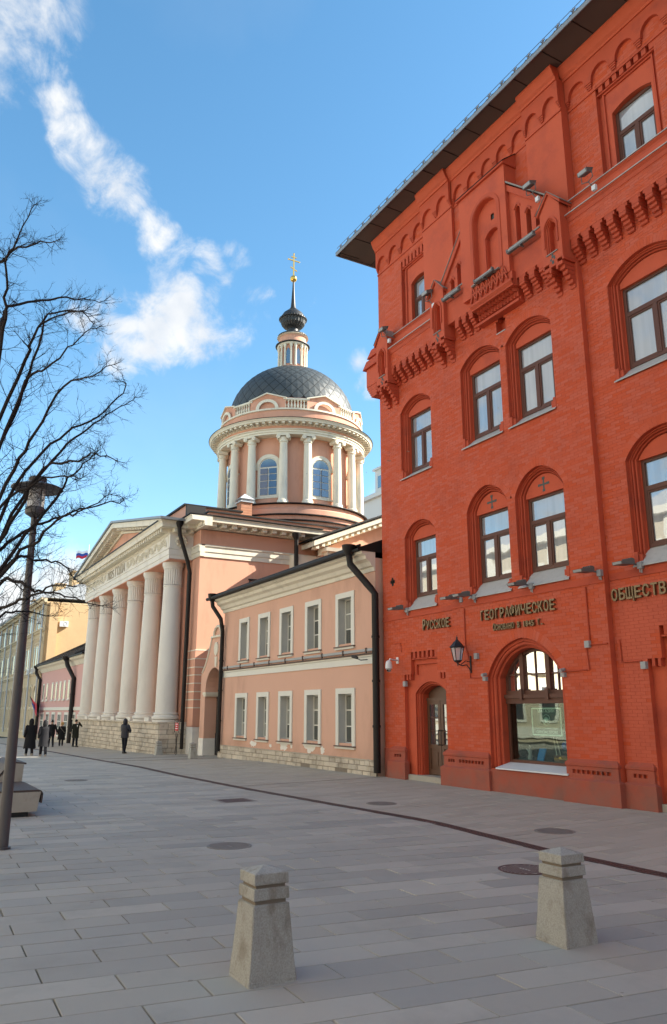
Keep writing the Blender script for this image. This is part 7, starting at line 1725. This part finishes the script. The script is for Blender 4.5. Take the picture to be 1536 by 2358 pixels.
# ================================================================== bare tree at left
random.seed(17)
TR = thing('bare_tree', 'leafless tree with dense dark twigs reaching in from the left edge', 'tree', (-11.1, .6, 0))
m = MB(); m.tube([(-11.11, .63, -.1), (-11.13, .58, 1.2), (-11.3, .42, 2.6), (-11.4, .12, 4.5), (-11.5, -.1, 6.8), (-11.6, -.3, 9.1)], [.17, .15, .125, .10, .065, .03], 12); m.build('trunk', 'bark', TR, True)
LIMBS = [[(-11.16, 0.34, 2.82), (-10.66, 0.71, 4.55), (-10.34, 0.78, 6.73), (-10.07, 0.75, 7.29), (-9.82, 0.69, 7.7), (-9.48, 0.78, 7.92), (-9.14, 0.88, 8.16)], [(-11.39, 0.04, 6.36), (-10.9, 0.38, 7.93), (-10.43, 0.68, 8.03), (-10.07, 0.77, 8.03), (-9.6, 1.06, 7.95), (-9.22, 1.19, 7.81)], [(-11.1, 0.29, 3.63), (-10.74, 0.74, 5.4), (-10.42, 1.11, 6.65), (-10.28, 1.15, 6.86), (-10.09, 1.29, 7.22), (-9.79, 1.62, 7.23), (-9.58, 1.79, 6.99)], [(-11.34, 0.58, 6.45), (-11.32, 0.82, 7.43), (-11.39, 0.89, 7.84), (-11.31, 1.24, 8.0), (-11.19, 1.65, 8.11), (-11.17, 1.89, 8.15), (-11.11, 2.2, 8.18)], [(-11.41, 0.32, 3.28), (-10.94, 0.76, 4.8), (-10.57, 1.04, 5.89), (-10.28, 1.17, 6.42), (-10.01, 1.26, 7.05), (-9.67, 1.49, 7.11), (-9.36, 1.65, 7.05)], [(-11.28, 0.36, 2.94), (-10.88, 0.74, 4.49), (-10.59, 0.93, 5.39), (-10.3, 1.13, 6.3), (-9.99, 1.34, 6.41), (-9.67, 1.58, 6.7), (-9.37, 1.78, 6.82)], [(-11.09, 0.4, 2.71), (-10.58, 0.8, 4.09), (-10.15, 1.07, 5.05), (-9.78, 1.23, 5.42), (-9.36, 1.47, 5.95), (-8.97, 1.65, 5.96), (-8.59, 1.84, 6.01)], [(-11.1, 0.42, 2.5), (-11.03, 0.83, 3.78), (-11.02, 1.14, 4.87), (-10.97, 1.52, 5.6), (-10.92, 1.89, 5.97), (-10.86, 2.28, 6.29), (-10.86, 2.57, 6.75), (-11.04, 2.54, 6.89)], [(-11.33, 0.51, 2.29), (-11.21, 0.94, 3.87), (-11.12, 1.32, 4.91), (-10.99, 1.75, 5.64), (-10.93, 2.07, 6.04), (-10.86, 2.4, 6.31), (-10.81, 2.7, 6.59)], [(-11.34, 0.48, 2.35), (-10.84, 0.95, 3.93), (-10.46, 1.2, 4.57), (-10.11, 1.42, 5.09), (-9.68, 1.76, 5.14), (-9.37, 1.9, 5.16), (-9.04, 2.08, 5.0)], [(-11.11, 0.48, 2.18), (-10.86, 0.94, 3.48), (-10.65, 1.36, 4.34), (-10.49, 1.67, 4.81), (-10.43, 1.8, 5.12), (-10.32, 2.02, 5.37), (-10.29, 2.11, 5.49)], [(-11.29, 0.5, 2.08), (-11.17, 0.94, 3.8), (-11.14, 1.21, 4.3), (-11.1, 1.52, 4.57), (-11.04, 1.84, 4.72), (-10.98, 2.17, 4.87), (-10.86, 2.6, 4.99), (-10.95, 2.67, 5.06)], [(-11.34, 0.53, 1.87), (-10.86, 0.87, 3.25), (-10.38, 1.2, 3.93), (-9.96, 1.43, 4.15), (-9.57, 1.59, 4.37), (-9.18, 1.77, 4.38), (-8.77, 1.96, 4.5)], [(-11.21, 0.54, 1.77), (-11.02, 0.97, 3.39), (-10.91, 1.26, 4.02), (-10.78, 1.57, 4.03), (-10.69, 1.83, 4.01), (-10.64, 2.01, 3.81)], [(-11.16, 0.55, 1.67), (-10.73, 0.88, 2.97), (-10.38, 1.08, 3.65), (-9.99, 1.33, 3.56), (-9.67, 1.49, 3.45), (-9.32, 1.68, 3.39), (-8.9, 2.0, 3.24)], [(-11.15, 0.55, 1.61), (-10.6, 0.89, 2.8), (-10.14, 1.08, 3.3), (-9.67, 1.31, 3.36), (-9.2, 1.51, 3.46), (-8.76, 1.67, 3.41)], [(-11.35, 0.57, 1.55), (-11.35, 0.96, 2.74), (-11.43, 1.23, 3.33), (-11.5, 1.51, 3.41), (-11.51, 1.91, 3.39)], [(-11.22, 0.48, 2.29), (-10.89, 0.7, 3.91), (-10.54, 0.96, 4.56), (-10.17, 1.24, 4.85), (-9.77, 1.59, 4.91), (-9.45, 1.79, 4.86)]]
tw = MB(); buds = 0
def twig(m, p, d, L, r, depth):
    n = 4 if depth > 0 else 3; pts = [p]; q = Vector(p); dd = Vector(d).normalized()
    for i in range(n):
        dd = (dd + Vector((random.gauss(0, .16), random.gauss(0, .16), random.gauss(.05, .14)))).normalized(); q = q + dd*L/n; pts.append(q.copy())
    m.tube(pts, [r*(1-.7*i/n) for i in range(n+1)], 4 if r > .004 else 3, cap=False)
    if depth == 0: return
    k = random.randint(2, 5) if depth > 1 else random.randint(2, 4)
    for j in range(k):
        i = random.randint(1, n); b = pts[i]; ax = Vector((random.gauss(0, 1), random.gauss(0, 1), random.gauss(0, 1)))
        nd = (dd*random.uniform(.5, 1.0) + ax.normalized()*random.uniform(.45, .95)).normalized()
        twig(m, b, nd, L*random.uniform(.40, .68), r*.55, depth-1)
for L in LIMBS:
    pts = [Vector(p) for p in L]
    # smooth and roughen the limb
    fine = []
    for i in range(len(pts)-1):
        p0, p1, p2, p3 = pts[max(i-1, 0)], pts[i], pts[i+1], pts[min(i+2, len(pts)-1)]
        for s in range(4):
            u = s/4; fine.append(.5*((2*p1)+(p2-p0)*u+(2*p0-5*p1+4*p2-p3)*u*u+(3*p1-p0-3*p2+p3)*u**3) + Vector((random.gauss(0, .012), random.gauss(0, .012), random.gauss(0, .015))))
    fine.append(pts[-1]); n = len(fine)
    lm = MB(); lm.tube(fine, [.027*(1-i/n)**1.1+.0045 for i in range(n)], 7); lm.build('limb', 'bark', TR, True)
    for i in range(int(n*.22), n):
        t_ = i/n; d = (fine[min(i+1, n-1)] - fine[i-1]).normalized()
        for _ in range(1 if random.random() < .35 else 2):
            ax = Vector((random.gauss(0, 1), random.gauss(0, 1), random.gauss(.15, 1))).normalized()
            nd = (d*random.uniform(.3, 1.0) + ax*.8).normalized(); twig(tw, fine[i], nd, random.uniform(.20, .58)*(1.1-.72*t_), .0058*(1.15-.5*t_), 2)
    for _ in range(3): twig(tw, fine[-1], (d + Vector((random.gauss(0, .4), random.gauss(0, .4), random.gauss(0, .4)))).normalized(), .16, .004, 2)
tw.build('twigs', 'bark_twig', TR, kind='stuff')
for a in ((-1.6, -.8, 1.0), (-1.9, .2, .5), (-.6, -2.2, .8), (.9, -2.0, .7), (-1.2, -1.6, 1.6), (-.2, -1.5, 2.0)):        # limbs on the side away from the view
    for h in (2.4, 4.2, 6.0):
        b = Vector((-11.35, .2-(h-2)*.07, h)); e = Vector(a)*random.uniform(.9, 1.3); pts = [b, b+e*.35+Vector((0, 0, .1)), b+e*.7+Vector((0, 0, .35)), b+e+Vector((0, 0, .8))]
        lm = MB(); lm.tube(pts, [.045, .03, .018, .008], 6); lm.build('limb', 'bark', TR, True)
